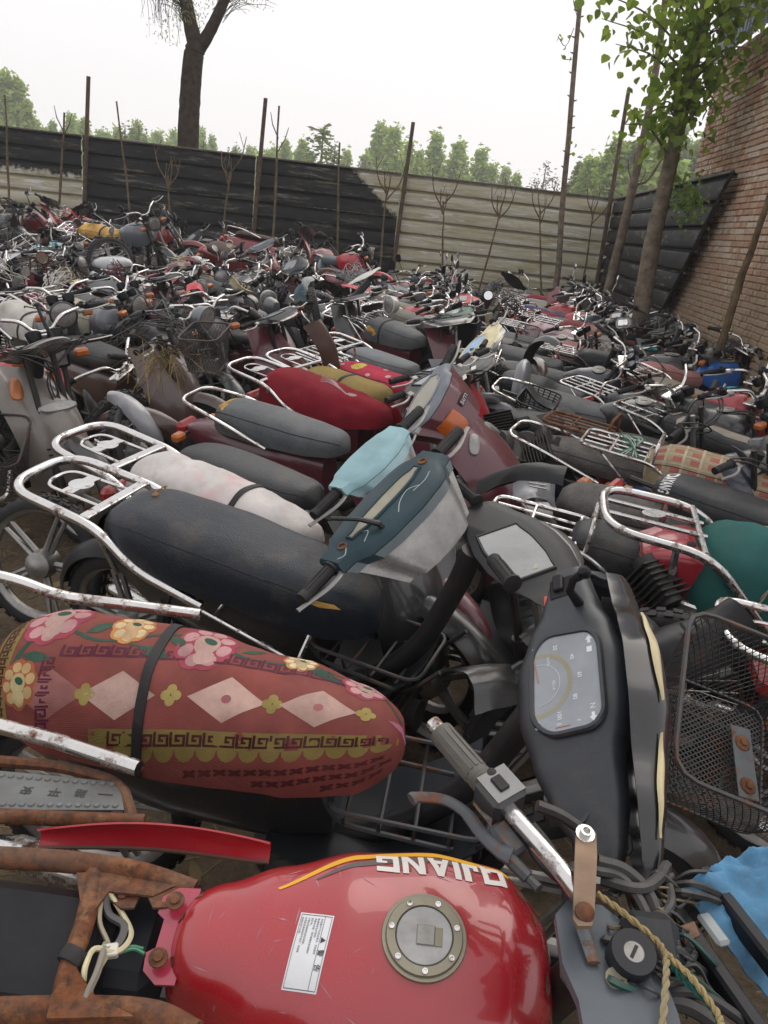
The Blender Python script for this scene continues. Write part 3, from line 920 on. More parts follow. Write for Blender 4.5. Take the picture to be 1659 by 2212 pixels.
# ---------------------------------------------------------------- brick building
BW = Vector((2.746 + .0693 * 11.6, 11.6, 0))
bld = thing('brick_building', 'red brick building with blue grey sheet metal upper wall at the right of the yard', 'building', Matrix.Translation(BW) @ Matrix.Rotation(wang, 4, 'Z'))
def brick_mat():
    m = bpy.data.materials.new('brick'); m.use_nodes = True
    t = m.node_tree; N, Lk = t.nodes.new, t.links.new
    b = t.nodes['Principled BSDF']; b.inputs['Roughness'].default_value = .92; b.inputs['Specular IOR Level'].default_value = .15
    g = N('ShaderNodeNewGeometry'); oi = N('ShaderNodeObjectInfo')
    ad = N('ShaderNodeMath'); ad.operation = 'ADD'; Lk(g.outputs['Random Per Island'], ad.inputs[0]); Lk(oi.outputs['Random'], ad.inputs[1])
    fr = N('ShaderNodeMath'); fr.operation = 'FRACT'; Lk(ad.outputs[0], fr.inputs[0])
    r = N('ShaderNodeValToRGB'); Lk(fr.outputs[0], r.inputs[0])
    cols = [(0, (.38, .23, .155)), (.35, (.42, .265, .18)), (.6, (.45, .30, .215)), (.8, (.48, .36, .265)), (1, (.36, .235, .165))]
    el = r.color_ramp.elements
    el[0].position, el[0].color = cols[0][0], (*cols[0][1], 1); el[1].position, el[1].color = cols[-1][0], (*cols[-1][1], 1)
    for p, c in cols[1:-1]: e = el.new(p); e.color = (*c, 1)
    n1 = N('ShaderNodeTexNoise'); n1.inputs['Scale'].default_value = 30; n1.inputs['Detail'].default_value = 6; Lk(g.outputs['Position'], n1.inputs['Vector'])
    hv = N('ShaderNodeHueSaturation'); Lk(r.outputs[0], hv.inputs['Color'])
    mr = N('ShaderNodeMapRange'); Lk(n1.outputs[0], mr.inputs['Value']); mr.inputs['To Min'].default_value = .55; mr.inputs['To Max'].default_value = 1.45
    Lk(mr.outputs[0], hv.inputs['Value'])
    # object colour white marks the pale fired header ends
    mx = N('ShaderNodeMix'); mx.data_type = 'RGBA'; Lk(oi.outputs['Alpha'], mx.inputs['Factor']); mx.inputs['Factor'].default_value = 0
    sp = N('ShaderNodeSeparateColor'); Lk(oi.outputs['Color'], sp.inputs[0])
    Lk(sp.outputs[0], mx.inputs['Factor']); Lk(hv.outputs[0], mx.inputs['A'])
    pale = N('ShaderNodeHueSaturation'); pale.inputs['Color'].default_value = (.52, .42, .33, 1); Lk(mr.outputs[0], pale.inputs['Value'])
    Lk(pale.outputs[0], mx.inputs['B'])
    # rain-splashed mud on the lowest courses
    n2 = N('ShaderNodeTexNoise'); n2.inputs['Scale'].default_value = 1.6; n2.inputs['Detail'].default_value = 7; Lk(g.outputs['Position'], n2.inputs['Vector'])
    sx = N('ShaderNodeSeparateXYZ'); Lk(g.outputs['Position'], sx.inputs[0])
    s1 = N('ShaderNodeMath'); s1.operation = 'MULTIPLY_ADD'; Lk(n2.outputs[0], s1.inputs[0]); s1.inputs[1].default_value = 1.4; Lk(sx.outputs['Z'], s1.inputs[2])
    m2 = N('ShaderNodeMapRange'); Lk(s1.outputs[0], m2.inputs['Value']); m2.inputs['From Min'].default_value = 2.05; m2.inputs['From Max'].default_value = 2.9
    m2.inputs['To Min'].default_value = .85; m2.inputs['To Max'].default_value = 0
    mud = N('ShaderNodeMix'); mud.data_type = 'RGBA'; Lk(m2.outputs[0], mud.inputs['Factor']); Lk(mx.outputs['Result'], mud.inputs['A'])
    mud.inputs['B'].default_value = (.27, .205, .135, 1)
    Lk(mud.outputs['Result'], b.inputs['Base Color'])
    bp = N('ShaderNodeBump'); bp.inputs['Strength'].default_value = .7; bp.inputs['Distance'].default_value = .006; Lk(n1.outputs[0], bp.inputs['Height']); Lk(bp.outputs[0], b.inputs['Normal'])
    return m
BRICK = brick_mat()
MORT = mat('mud mortar', (.31, .225, .165), .95, dust=.3, vary=.25, bump=.8, bscale=60, spec=.1)
BTOP = 4.10
CO = .063
head = cmesh('brick_header', lambda: MB().box((0, 0, 0), (.105, .08, .052), None, .006))
stre = cmesh('brick_stretcher', lambda: MB().box((0, 0, 0), (.228, .08, .052), None, .006))
rb = random.Random(3)
bricks = []
for c in range(int(BTOP / CO)):
    z = CO * (c + .5); x = rb.uniform(0, .06) if c % 2 else 0
    row = rb.choice((0, 0, 1))
    while x < 6.6:
        if row == 0 and rb.random() < .75 or rb.random() < .3:
            run, wd, me = rb.randint(3, 9), .117, head
        else:
            run, wd, me = rb.randint(1, 4), .24, stre
        pale = rb.random() < (.55 if me is head else .06)
        for _ in range(run):
            hole = 2.2 < x < 2.3 and abs(z - 2.74) < .03
            if not hole:
                bricks.append((x + wd / 2, z, me, 1.0 if (pale and rb.random() < .8) else 0.0, rb.uniform(-.006, .007), rb.uniform(-2, 2)))
            x += wd
bricks.sort(key=lambda q: math.hypot(q[0] - 2.4, q[1] - 2.6))
groups = {}
for i, (x, z, me, pale, dy, rz) in enumerate(bricks):
    M = T(x, .04 + dy, z) @ RZ(rz)
    if i < 300:
        o = ob('brick', me, BRICK, bld, (pale, pale, pale), M)
    else:
        mbb = groups.setdefault(pale, MB())
        mbb.add([v.co for v in me.vertices], [tuple(p.vertices) for p in me.polygons], M)
for pale, mbb in groups.items():
    stuff(ob('brickwork', mbb, BRICK, bld, (pale, pale, pale)))
ob('wall_core', MB().box((3.3, 1.01, BTOP / 2), (6.58, 1.99, BTOP - .004)), MORT, bld)
# upper sheet metal, one sheet at a time
METAL = mat('blue grey sheet', (.30, .35, .42), .45, metal=.3, dust=.2, vary=.1)
for k in range(7):
    x0 = -.05 + k * .95
    def fn(u, v, x0=x0):
        x = x0 + .948 * u
        s = (x / .125) % 1
        d = .0 if s < .55 else -.03 * min(1, (s - .55) / .1) if s < .9 else -.03 * (1 - (s - .9) / .1)
        return (x, -.02 + d, BTOP + .01 + 3.6 * v)
    ob('metal_sheet', MB().shell(fn, 76, 1, .002), METAL, bld)
ob('corner_trim', MB().box((-.07, -.02, BTOP + 1.8), (.05, .10, 3.65), None, .004), mat('pale trim', (.5, .5, .48), .5, dust=.2), bld)
# earth bank at the foot of the wall
def bank(u, v):
    yy = 4.6 + 7.2 * u
    h = .72 + .18 * noise.noise((yy * .8, 0, 2)) + .25 * math.exp(-((yy - 9.6) / .7) ** 2)
    xw = 2.746 + .0693 * yy + .1
    x = xw - 1.0 * (1 - v) * (.7 + .2 * noise.noise((yy, 3, 0)))
    t = v ** 1.1
    return (x, yy, h * t + .05 * noise.noise((x * 5, yy * 5, 0)) + .03 * noise.noise((x * 14, yy * 14, 0)) - .05)
struct(ob('earth_bank', MB().grid(bank, 70, 16), EARTH))
mb = MB()
for k in range(900):
    u = rnd.random(); v = rnd.uniform(.45, 1)
    p = Vector(bank(u, v))
    if noise.noise((p.y * 1.4, p.z * 2, 8)) < .05: continue
    M = Matrix.Translation(p) @ RZ(rnd.uniform(0, 360)) @ RX(rnd.uniform(20, 60))
    l = rnd.uniform(.03, .08)
    mb.add([(-.008, 0, 0), (.008, 0, 0), (0, l * .4, l)], [(0, 1, 2)], M)
tag(stuff(ob('weeds', mb, LOC)), 'short green weeds sprouting on the earth bank', 'weeds')
# ---------------------------------------------------------------- motorcycle parts (local: x forward, y left, z up)
def ringpts(c, a, b, n=2.6, seg=20, ax='x'):
    out = []
    for k in range(seg):
        t = 2 * math.pi * k / seg
        p, q = a * spow(math.cos(t), 2 / n), b * spow(math.sin(t), 2 / n)
        out.append((c[0], c[1] + p, c[2] + q) if ax == 'x' else (c[0] + p, c[1], c[2] + q) if ax == 'y' else (c[0] + p, c[1] + q, c[2]))
    return out
def tyre_m(Rw=.285, w=.038):
    def f():
        mb = MB()
        prof = []
        for k in range(9):
            a = R(-115 + 230 * k / 8)
            prof.append((Rw - w + w * 1.0 * math.cos(a), w * .95 * math.sin(a)))
        mb.lathe(prof, 36, RX(90), caps=False)
        for k in range(36):                                   # tread blocks
            for s in (-1, 1):
                M = RY(k * 10 + (5 if s > 0 else 0)) @ T(0, s * .013, Rw - .001)
                mb.box((0, 0, 0), (.028, .018, .006), M)
        return mb
    return cmesh(('tyre', Rw, w), f, 50)
def rim_m(kind, Rw=.285, w=.038):
    def f():
        mb = MB()
        rr = Rw - w * 1.35
        mb.lathe([(rr, -.026), (rr + .010, -.028), (rr + .012, -.020), (rr - .010, -.012), (rr - .010, .012), (rr + .012, .020), (rr + .010, .028), (rr, .026), (rr - .018, .010), (rr - .018, -.010), (rr, -.026)], 36, RX(90), caps=False)
        mb.lathe([(.012, -.07), (.03, -.06), (.055, -.045), (.062, 0), (.055, .045), (.03, .06), (.012, .07)], 18, RX(90))
        if kind == 'alloy':
            for k in range(5):
                for s in (-1, 1):
                    a = k * 72
                    p0 = RY(a + s * 10) @ Vector((0, s * .006, .05)); p1 = RY(a + s * 5) @ Vector((0, 0, rr - .008))
                    mb.tube([p0, p1], [.013, .009], 6)
        else:
            for k in range(28):
                a = k * 360 / 28; s = 1 if k % 2 else -1
                p0 = RY(a + s * 22) @ Vector((0, s * .04, .05)); p1 = RY(a) @ Vector((0, 0, rr - .012))
                mb.tube([p0, p1], .0022, 4)
        return mb
    return cmesh(('rim', kind, Rw), f)
def seat_fn(tab, n=2.7, pw=9, ph=16, wr=0.0, seed=0, wsc=7):
    x0, x1 = tab[0][0], tab[-1][0]
    def fn(u, v):
        u = min(max(u, 0), 1); v = min(max(v, 0), 1)
        x = x0 + (x1 - x0) * u
        hw, zt, zb = interp(tab, x)
        q = abs(2 * u - 1)
        ew = max(0, 1 - q ** pw) ** (1 / 2.4); eh = max(0, 1 - q ** ph) ** .45
        th = math.pi * v
        y = -hw * (.12 + .88 * ew) * spow(math.cos(th), 2 / n)
        z = zb + (zt - zb) * (.25 + .75 * eh) * max(0, math.sin(th)) ** (2 / n)
        k0 = .0035 * noise.noise((x * 5, y * 7, 1.7)) + .0015 * noise.noise((x * 16, y * 18, 4.2))
        z += k0 * (1 if z > zb + .03 else 0)
        if wr:
            k = wr * noise.noise((x * wsc, y * wsc * 1.6 + z * 4, seed)) + wr * .6 * noise.noise((x * wsc * 2.7 + y * 9, z * 22, seed + 5))
            nl = Vector((0, y, (z - zb) + .02)).normalized()
            y += nl.y * k; z += nl.z * k
        return (x, y, z)
    return fn
def seat_mesh(fn, nu=30, nv=22):
    mb = MB(); mb.grid(fn, nu, nv)
    mb.f += [(i * (nv + 1), i * (nv + 1) + nv, (i + 1) * (nv + 1) + nv, (i + 1) * (nv + 1)) for i in range(nu)]
    mb.f.append(tuple(range(nv + 1))); mb.f.append(tuple(nu * (nv + 1) + k for k in range(nv + 1))[::-1])
    return mb
SEATS = {
    'cub': [(-.64, .105, .790, .675), (-.52, .135, .812, .665), (-.30, .142, .800, .655), (-.08, .130, .775, .650), (.06, .108, .760, .655), (.13, .082, .745, .665)],
    'moto': [(-.70, .110, .815, .70), (-.58, .130, .822, .695), (-.36, .132, .800, .68), (-.22, .130, .755, .655), (-.06, .110, .750, .65), (.02, .085, .760, .665)],
    'flat': [(-.66, .115, .775, .69), (-.50, .135, .785, .69), (-.25, .138, .775, .68), (-.05, .12, .765, .675), (.06, .09, .76, .68)],
    'bulk': [(-.68, .13, .80, .64), (-.52, .155, .84, .62), (-.28, .16, .825, .62), (-.05, .145, .79, .62), (.08, .11, .765, .63), (.13, .08, .75, .65)],
}
def seat_n(style, wr): return 3.6 if style == 'longblack' else 2.3 if wr else 2.9
def seat_m(style, wr=0.0, seed=0):
    return cmesh(('seat', style, wr, seed), lambda: seat_mesh(seat_fn(SEATS[style], wr=wr, seed=seed, n=seat_n(style, wr)), *((84, 64) if style == 'floral' else (44, 30) if style in ('longblack', 'towel', 'redc') else (30, 22))), 60)
def strap_m(style, x, wid=.022, wr=0.0, seed=0):
    def f():
        g = seat_fn(SEATS[style], n=seat_n(style, wr), wr=wr, seed=seed)
        tab = SEATS[style]; L = tab[-1][0] - tab[0][0]; u = (x - tab[0][0]) / L
        def h(a, v):
            p = Vector(g(u + (a - .5) * wid / L, v))
            hw, zt, zb = interp(tab, x)
            n = Vector((0, p.y, (p.z - zb) + .01)).normalized()
            return p + n * .005
        return MB().shell(h, 3, 24, .0035)
    return cmesh(('strap', style, x, wr, seed), f, 60)
def piping_m(style):
    def f():
        g = seat_fn(SEATS[style], n=seat_n(style, 0)); mb = MB()
        for v in (.22, .78):
            mb.tube([Vector(g(.03 + .94 * i / 24, v)) for i in range(25)], .0026, 5)
        return mb
    return cmesh(('piping', style), f)
def rack_m(kind):
    def f():
        mb = MB()
        if kind == 'loop':
            mb.tube(fillet([(-.20, .165, .60), (-.46, .168, .66), (-.60, .155, .765), (-.98, .140, .815), (-.98, -.140, .815), (-.60, -.155, .765), (-.46, -.168, .66), (-.20, -.165, .60)], .10, 6), .0125, 10)
            mb.box((-.66, 0, .782), (.030, .285, .012), None, .003)
            mb.tube(fillet([(-.67, .06, .782), (-.90, .055, .803), (-.90, -.055, .803), (-.67, -.06, .782)], .05, 5), .0055, 6)
            mb.prism(ellipse(0, 0, .042, .034, 0, 16), .002, T(-.80, 0, .800))
            mb.box((-.80, 0, .800), (.06, .115, .0025))
            for s in (-1, 1): mb.tube([(-.62, s * .15, .765), (-.58, s * .12, .58)], .008, 6)
        elif kind == 'hoop':
            mb.tube(fillet([(-.20, .165, .60), (-.46, .170, .66), (-.60, .160, .765), (-1.0, .150, .815), (-1.0, -.150, .815), (-.60, -.160, .765), (-.46, -.170, .66), (-.20, -.165, .60)], .12, 7), .0165, 12)
            mb.box((-.66, 0, .786), (.040, .30, .010), None, .003)
            mb.tube(fillet([(-.67, .07, .786), (-.92, .065, .806), (-.92, -.065, .806), (-.67, -.07, .786)], .06, 6), .0065, 8)
            mb.prism(ellipse(0, 0, .046, .038, 0, 18), .002, T(-.81, 0, .803))
            mb.box((-.81, 0, .803), (.05, .135, .0025))
            for s in (-1, 1): mb.tube([(-.62, s * .155, .765), (-.58, s * .12, .58)], .009, 8)
        elif kind == 'grid':
            mb.tube(fillet([(-.44, .13, .64), (-.62, .135, .77), (-1.0, .125, .80), (-1.0, -.125, .80), (-.62, -.135, .77), (-.44, -.13, .64)], .055, 5), .0095, 8)
            for y in (-.06, 0, .06): mb.tube([(-.62, y, .772), (-.985, y, .80)], .0058, 6)
            for x in (-.66, -.84): mb.tube([(x, .128, .775 + (x + .66) * -.08), (x, -.128, .775 + (x + .66) * -.08)], .0065, 6)
            mb.tube(fillet([(-.62, .13, .77), (-.61, .12, .87), (-.61, -.12, .87), (-.62, -.13, .77)], .05, 5), .0085, 8)
            for s in (-1, 1): mb.tube([(-.90, s * .12, .79), (-.62, s * .10, .52)], .006, 6)
        elif kind == 'wide':
            mb.tube(fillet([(-.40, .16, .64), (-.60, .165, .76), (-.97, .15, .79), (-.97, -.15, .79), (-.60, -.165, .76), (-.40, -.16, .64)], .075, 6), .011, 8)
            for x in (-.68, -.80, -.90): mb.tube([(x, .155, .772), (x, -.155, .772)], .007, 6)
            for y in (-.05, .05): mb.tube([(-.62, y, .77), (-.965, y, .79)], .006, 6)
            for s in (-1, 1): mb.tube([(-.85, s * .14, .78), (-.60, s * .11, .52)], .007, 6)
        elif kind == 'rail':
            mb.tube(fillet([(-.25, .17, .66), (-.55, .17, .76), (-.80, .12, .80), (-.80, -.12, .80), (-.55, -.17, .76), (-.25, -.17, .66)], .07, 5), .010, 8)
        return mb
    return cmesh(('rack', kind), f)
def body_cub_m():
    def f():
        mb = MB()
        tab = [(-.86, .035, .60, .56), (-.78, .075, .655, .53), (-.6, .115, .665, .44), (-.35, .125, .66, .38), (-.12, .115, .65, .36), (.02, .08, .62, .38)]
        rings = []
        for i in range(15):
            x = -.86 + .88 * i / 14
            hw, zt, zb = interp(tab, x)
            rings.append(ringpts((x, 0, (zt + zb) / 2), hw, (zt - zb) / 2, 3.0, 18))
        return mb.loft(rings)
    return cmesh('body_cub', f, 50)
def fender_m(front=True):
    def f():
        r = .325 if front else .335
        a0, a1 = (-10, 118) if front else (20, 170)
        def fn(u, v):
            a = R(a0 + (a1 - a0) * u); y = (v - .5) * 2
            rr = r - .045 * y * y
            taper = .060 * (1 - .35 * abs(2 * u - 1) ** 2)
            return (rr * math.cos(a), y * taper, rr * math.sin(a))
        return MB().shell(fn, 16, 6, .003)
    return cmesh(('fender', front), f, 60)
def ap(u, v):
    """bulging front apron, open at the back"""
    y = (u - .5) * 2; z = .27 + .62 * v
    w = .205 * (.55 + .45 * math.sin(math.pi * (.18 + .62 * v)))
    x = .665 - .27 * v + .10 * math.sin(v * 2.9) - .11 * abs(y) ** 2.1
    return (x, -y * w, z)
def shield_m():
    return cmesh('shield', lambda: MB().shell(ap, 24, 20, .004), 60)
def shield_inner_m():
    def f():
        def fn(u, v):
            y = (u - .5) * 2; z = .30 + .55 * v
            w = .19 * (1 - .42 * v ** 2.2)
            x = .36 - .10 * v + .03 * math.sin(v * 3.1) - .06 * abs(y) ** 2.2
            return (x, -y * w, z)
        mb = MB().shell(fn, 12, 8, .004)
        for k in range(5):
            mb.box((.30 - .012 * k, 0, .42 + .06 * k), (.004, .16, .012), RY(0))
        return mb
    return cmesh('shield_inner', f, 60)
def cub_frame_m():
    def f():
        mb = MB()
        mb.tube(spline([(.455, 0, .95), (.41, 0, .80), (.30, 0, .55), (.10, 0, .36), (-.12, 0, .35), (-.35, 0, .45), (-.55, 0, .60)], 4), .032, 12)
        for s in (-1, 1):
            mb.tube([(-.12, s * .07, .30), (-.6, s * .085, .285)], .018, 6)
            mb.tube([(-.6, s * .10, .30), (-.5, s * .11, .58)], .014, 6)
            mb.tube([(-.6, s * .10, .33), (-.53, s * .108, .52)], .026, 8)
            mb.tube([(.02, s * .05, .28), (.02, s * .24, .27)], .011, 6)
            mb.box((.02, s * .24, .275), (.06, .09, .025), None, .008)
        mb.tube([(-.02, .05, .25), (-.10, .16, .04)], .009, 6)
        return mb
    return cmesh('cub_frame', f)
def engine_m(kind):
    def f():
        mb = MB()
        if kind == 'cub':
            mb.box((-.02, 0, .27), (.32, .17, .15), None, .04)
            for s in (-1, 1): mb.lathe([(.085, 0), (.085, .03), (.07, .045), (0, .047)], 20, T(-.05, s * .085, .27) @ RX(-90 * s))
            for k in range(7): mb.box((.17 + .022 * k, 0, .30), (.008, .13, .13), None, .002)
            mb.tube([(.15, 0, .30), (.34, 0, .31)], .05, 10)
        else:
            mb.box((.04, 0, .28), (.36, .20, .20), None, .04)
            for s in (-1, 1): mb.lathe([(.095, 0), (.095, .03), (.08, .05), (0, .052)], 20, T(-.02, s * .10, .28) @ RX(-90 * s))
            for k in range(9): mb.box((.13, 0, .40 + .020 * k), (.17, .17, .007), T(.0, 0, 0) @ RY(0), .002)
            mb.tube([(.13, 0, .36), (.13, 0, .60)], .055, 10)
            mb.box((-.01, 0, .50), (.09, .06, .08), None, .015)
        return mb
    return cmesh(('engine', kind), f)
def exhaust_m():
    def f():
        mb = MB()
        P = spline([(.22, -.06, .32), (.24, -.13, .20), (.05, -.15, .14), (-.25, -.16, .17)], 5)
        mb.tube(P, .016, 8)
        mb.tube([(-.22, -.16, .165), (-.28, -.165, .19), (-.72, -.18, .27), (-.78, -.18, .28)], [.017, .04, .043, .025], 12)
        return mb
    return cmesh('exhaust', f)
def lens_m():
    return cmesh('lens', lambda: MB().lathe([(0, .012), (.016, .010), (.027, .004), (.030, -.012), (.026, -.03), (.012, -.04), (0, -.042)], 14))
def indicator_m():
    def f():
        mb = MB(); mb.box((0, 0, 0), (.055, .075, .045), None, .012)
        return mb
    return cmesh('indicator', f)
def stalk_m():
    return cmesh('stalk', lambda: MB().tube([(0, 0, 0), (0, .07, 0)], .009, 6))
def tail_m():
    return cmesh('tail_light', lambda: MB().box((0, 0, 0), (.06, .15, .075), None, .02))
def grip_m():
    def f():
        mb = MB()
        prof = [(.0105, -.002), (.022, 0), (.023, .006), (.0165, .010)]
        for k in range(6): prof += [(.0172, .016 + k * .014), (.0162, .022 + k * .014)]
        prof += [(.0175, .104), (.0185, .116), (.018, .122), (0, .124)]
        mb.lathe(prof, 14)
        for k in range(10):
            mb.box((0, 0, 0), (.002, .003, .09), RZ(k * 36) @ T(.0175, 0, .055))
        return mb
    return cmesh('grip', f)
def lever_m():
    def f():
        mb = MB()
        mb.tube(spline([(0, 0, 0), (.018, .03, 0), (.024, .08, 0), (.014, .14, 0), (.010, .17, 0)], 4), [.009] * 3 + [.0075] * 13 + [.009], 6, flat=.65)
        mb.box((.0, -.01, 0), (.035, .04, .022), None, .005)
        return mb
    return cmesh('lever', f)
def mirror_m(shape='round'):
    def f():
        mb = MB()
        mb.tube(spline([(0, 0, 0), (-.01, .03, .09), (.01, .07, .17), (.01, .075, .19)], 4), .005, 6)
        if shape == 'round':
            mb.lathe([(0, .022), (.03, .018), (.052, .004), (.055, -.004), (.050, -.006)], 18, T(.01, .075, .23) @ RY(-90) @ RX(8))
        else:
            M = T(.01, .085, .23) @ RY(-90) @ RX(8)
            mb.loft([ringpts((0, 0, .026), .03, .02, 3, 16, 'z'), ringpts((0, 0, .016), .055, .038, 3, 16, 'z'), ringpts((0, 0, -.006), .062, .044, 3, 16, 'z')], True, True, M)
        return mb
    return cmesh(('mirror', shape), f)
def mirror_glass_m():
    return cmesh('mirror_glass', lambda: MB().lathe([(.048, -.0068), (0, -.0068)], 18, T(.01, .075, .23) @ RY(-90) @ RX(8), caps=False))
# --- handlebar cowl of a step-through: sections along y, axis r = up/back face normal
COWL = {'std': [(-.30, .012, .026, .026), (-.24, .008, .030, .030), (-.16, 0, .055, .046), (-.08, .0, .088, .066), (0, .0, .098, .074), (.08, .0, .088, .066), (.16, 0, .055, .046), (.24, .008, .030, .030), (.30, .012, .026, .026)]}
COWL['big'] = [(-.29, .01, .028, .028), (-.23, .006, .036, .034), (-.15, 0, .075, .055), (-.07, .0, .115, .080), (0, .0, .122, .088), (.07, .0, .115, .080), (.15, 0, .075, .055), (.23, .006, .036, .034), (.29, .01, .028, .028)]
COWL['round'] = [(-.28, .02, .024, .024), (-.20, .01, .034, .034), (-.13, 0, .085, .07), (-.06, 0, .125, .10), (0, 0, .132, .105), (.06, 0, .125, .10), (.13, 0, .085, .07), (.20, .01, .034, .034), (.28, .02, .024, .024)]
for k_, f_ in (('std', 1.0), ('big', .82), ('round', .78)):
    COWL[k_] = [(y, c, a * f_, b * f_) for y, c, a, b in COWL[k_]]
COWL['flat'] = [(-.27, .02, .030, .024), (-.20, .01, .062, .032), (-.12, 0, .105, .048), (-.04, 0, .128, .058), (.04, 0, .128, .058), (.12, 0, .105, .048), (.20, .01, .062, .032), (.27, .02, .030, .024)]
CF0 = RY(-38)
CF = RY(-12)                                                    # face tilted back towards the rider
def cowl_fn(kind, half, n=3.2):
    tab = COWL[kind]; n = 4.6 if kind == 'teal' else 3.6 if kind in ('flat', 'hero') else 3.0
    def fn(u, v):
        y = tab[0][0] + (tab[-1][0] - tab[0][0]) * min(max(u, 0), 1)
        c, a, b = interp(tab, y)
        v = min(max(v, -.05), 1.05)
        th = math.pi * v if half == 'rear' else -math.pi * v
        gap = .004 if half == 'rear' else -.004
        deep = 1.0 if half == 'rear' else 1.25
        p = (c - a * spow(math.cos(th), 2 / n), -y if half == 'front' else y, gap + b * deep * spow(math.sin(th), 2 / n))
        if half == 'front': p = (p[0], -p[1], p[2])
        return CF0 @ Vector(p)
    return fn
def cowl_m(kind, half):
    def f():
        g = cowl_fn(kind, half)
        return MB().shell(g if half == 'front' else (lambda u, v: g(u, 1 - v)), 36, 16, .003)
    return cmesh(('cowl', kind, half), f, 60)
def patch(fn, uc, vc, du, dv, off, n=3, seg=28, maxlen=.012, sc_=(.6, .25)):
    P = []
    for k in range(seg):
        t = 2 * math.pi * k / seg
        P.append((uc + du * spow(math.cos(t), 2 / n), vc + dv * spow(math.sin(t), 2 / n)))
    return P
def cowl_lens_m(kind, dv=.20, vc=.40):
    wd_ = .54 if kind == 'teal' else .38
    dv = .28 if kind == 'teal' else dv
    def f():
        g = cowl_fn(kind, 'front'); mb = MB()
        h = lambda u, v: g(u, v)
        def sh(u, v):
            uu = .5 + (u - .5) * wd_; vv = vc + (v - .5) * dv * 2 * (1 - 1.6 * (u - .5) ** 2)
            e = .003
            p = Vector(g(uu, vv)); nn = (Vector(g(uu + e, vv)) - Vector(g(uu - e, vv))).cross(Vector(g(uu, vv + e)) - Vector(g(uu, vv - e))).normalized()
            c = CF @ Vector((0, 0, 0))
            if nn.dot(p - Vector((c.x, p.y, c.z))) < 0: nn = -nn
            return p + nn * (.004 + .012 * (1 - (2 * u - 1) ** 2) * (1 - (2 * v - 1) ** 2))
        return mb.shell(sh, 18, 10, .002)
    return cmesh(('cowl_lens', kind, dv, vc), f, 60)
def cowl_gauge_m(kind):
    def f():
        b = COWL[kind][len(COWL[kind]) // 2][3]
        P = [(-.05, -.095), (.035, -.085), (.05, -.04), (.05, .04), (.035, .085), (-.05, .095), (-.06, .05), (-.06, -.05)]
        P = [tuple(p)[:2] for p in fillet([(x, y, 0) for x, y in P], .02, 3, True)]
        mb = MB(); mb.prism(P, .006, CF @ T(0, 0, b + .001)); return mb
    return cmesh(('cowl_gauge', kind), f)
# --- built-up cowl: outline rings carried forward from the instrument face
C2 = {'std': ([(-.25, .034), (-.19, .038), (-.155, .072), (-.06, .088), (.05, .088), (.14, .074), (.175, .040), (.25, .034)], .13, .085),
      'big': ([(-.28, .030), (-.21, .045), (-.15, .095), (-.07, .122), (.05, .122), (.13, .095), (.19, .048), (.27, .030)], .19, .15),
      'round': ([(-.27, .026), (-.18, .034), (-.12, .080), (-.06, .105), (0, .112), (.06, .105), (.12, .080), (.18, .034), (.27, .026)], .14, .08),
      'teal': ([(-.27, .046), (-.225, .050), (-.195, .088), (-.10, .104), (.02, .112), (.11, .106), (.155, .098), (.185, .060), (.24, .046)], .20, .085),
      'flat': ([(-.27, .034), (-.20, .066), (-.12, .104), (-.04, .120), (.04, .120), (.12, .104), (.20, .066), (.27, .034)], .13, .10)}
FWD = CF.to_3x3().inverted() @ Vector((1, 0, -.12)).normalized()
def c2_ring(kind, d, s, sy=1.0, bulge=0):
    tab = C2[kind][0]; n = 22; P = []
    for side in (1, -1):
        for k in range(n):
            t = k / (n - 1) if side > 0 else 1 - k / (n - 1)
            y = tab[0][0] + (tab[-1][0] - tab[0][0]) * t
            h = interp(tab, y)[0]
            P.append(CF @ (Vector((side * h * s, y * sy, 0)) + FWD * d))
    return P
def c2_m(kind, part):
    def f():
        D, dl = C2[kind][1], C2[kind][2]; mb = MB()
        prof = lambda d: (1.0 - .06 * (d / D) - .50 * max(0, d / D - .45) ** 1.5 * 2.0, 1.0 - .50 * max(0, d / D - .15) ** .9)
        if part == 'rear':
            mb.loft([c2_ring(kind, .0, .86, .985), c2_ring(kind, .006, .95, .995), c2_ring(kind, .018, 1.0), c2_ring(kind, .036, 1.0)], True)
        elif part == 'front':
            ds = [.040 + (dl - .040) * i / 5 for i in range(6)]
            mb.loft([c2_ring(kind, d, *prof(d)) for d in ds], True)
        else:
            ds = [dl + .003 + (D - dl) * i / 6 for i in range(6)]
            R_ = [c2_ring(kind, d, prof(d)[0] * .97, prof(d)[1] * .98) for d in ds]
            e = prof(D); R_ += [c2_ring(kind, D + .006, e[0] * .7, e[1] * .7), c2_ring(kind, D + .012, e[0] * .35, e[1] * .35), c2_ring(kind, D + .014, .02, .05)]
            mb.loft(R_, True)
        return mb
    return cmesh(('c2', kind, part), f, 42)
def c2_gauge_m(kind):
    def f():
        tab = C2[kind][0]; P = []
        for side in (1, -1):
            for k in range(12):
                t = k / 11 if side > 0 else 1 - k / 11
                y = -.125 + .25 * t; P.append((side * (interp(tab, y)[0] * .72 - .012), y * .9))
        return MB().prism(P, .003, CF @ T(0, 0, .0005))
    return cmesh(('c2_gauge', kind), f)
def c2_bezel_m(kind):
    def f():
        tab = C2[kind][0]; P = []
        for side in (1, -1):
            for k in range(12):
                t = k / 11 if side > 0 else 1 - k / 11
                y = -.125 + .25 * t; P.append((side * (interp(tab, y)[0] * .72 - .008), y * .92, .002))
        return MB().tube(P, .0055, 6, True, M=CF)
    return cmesh(('c2_bezel', kind), f)
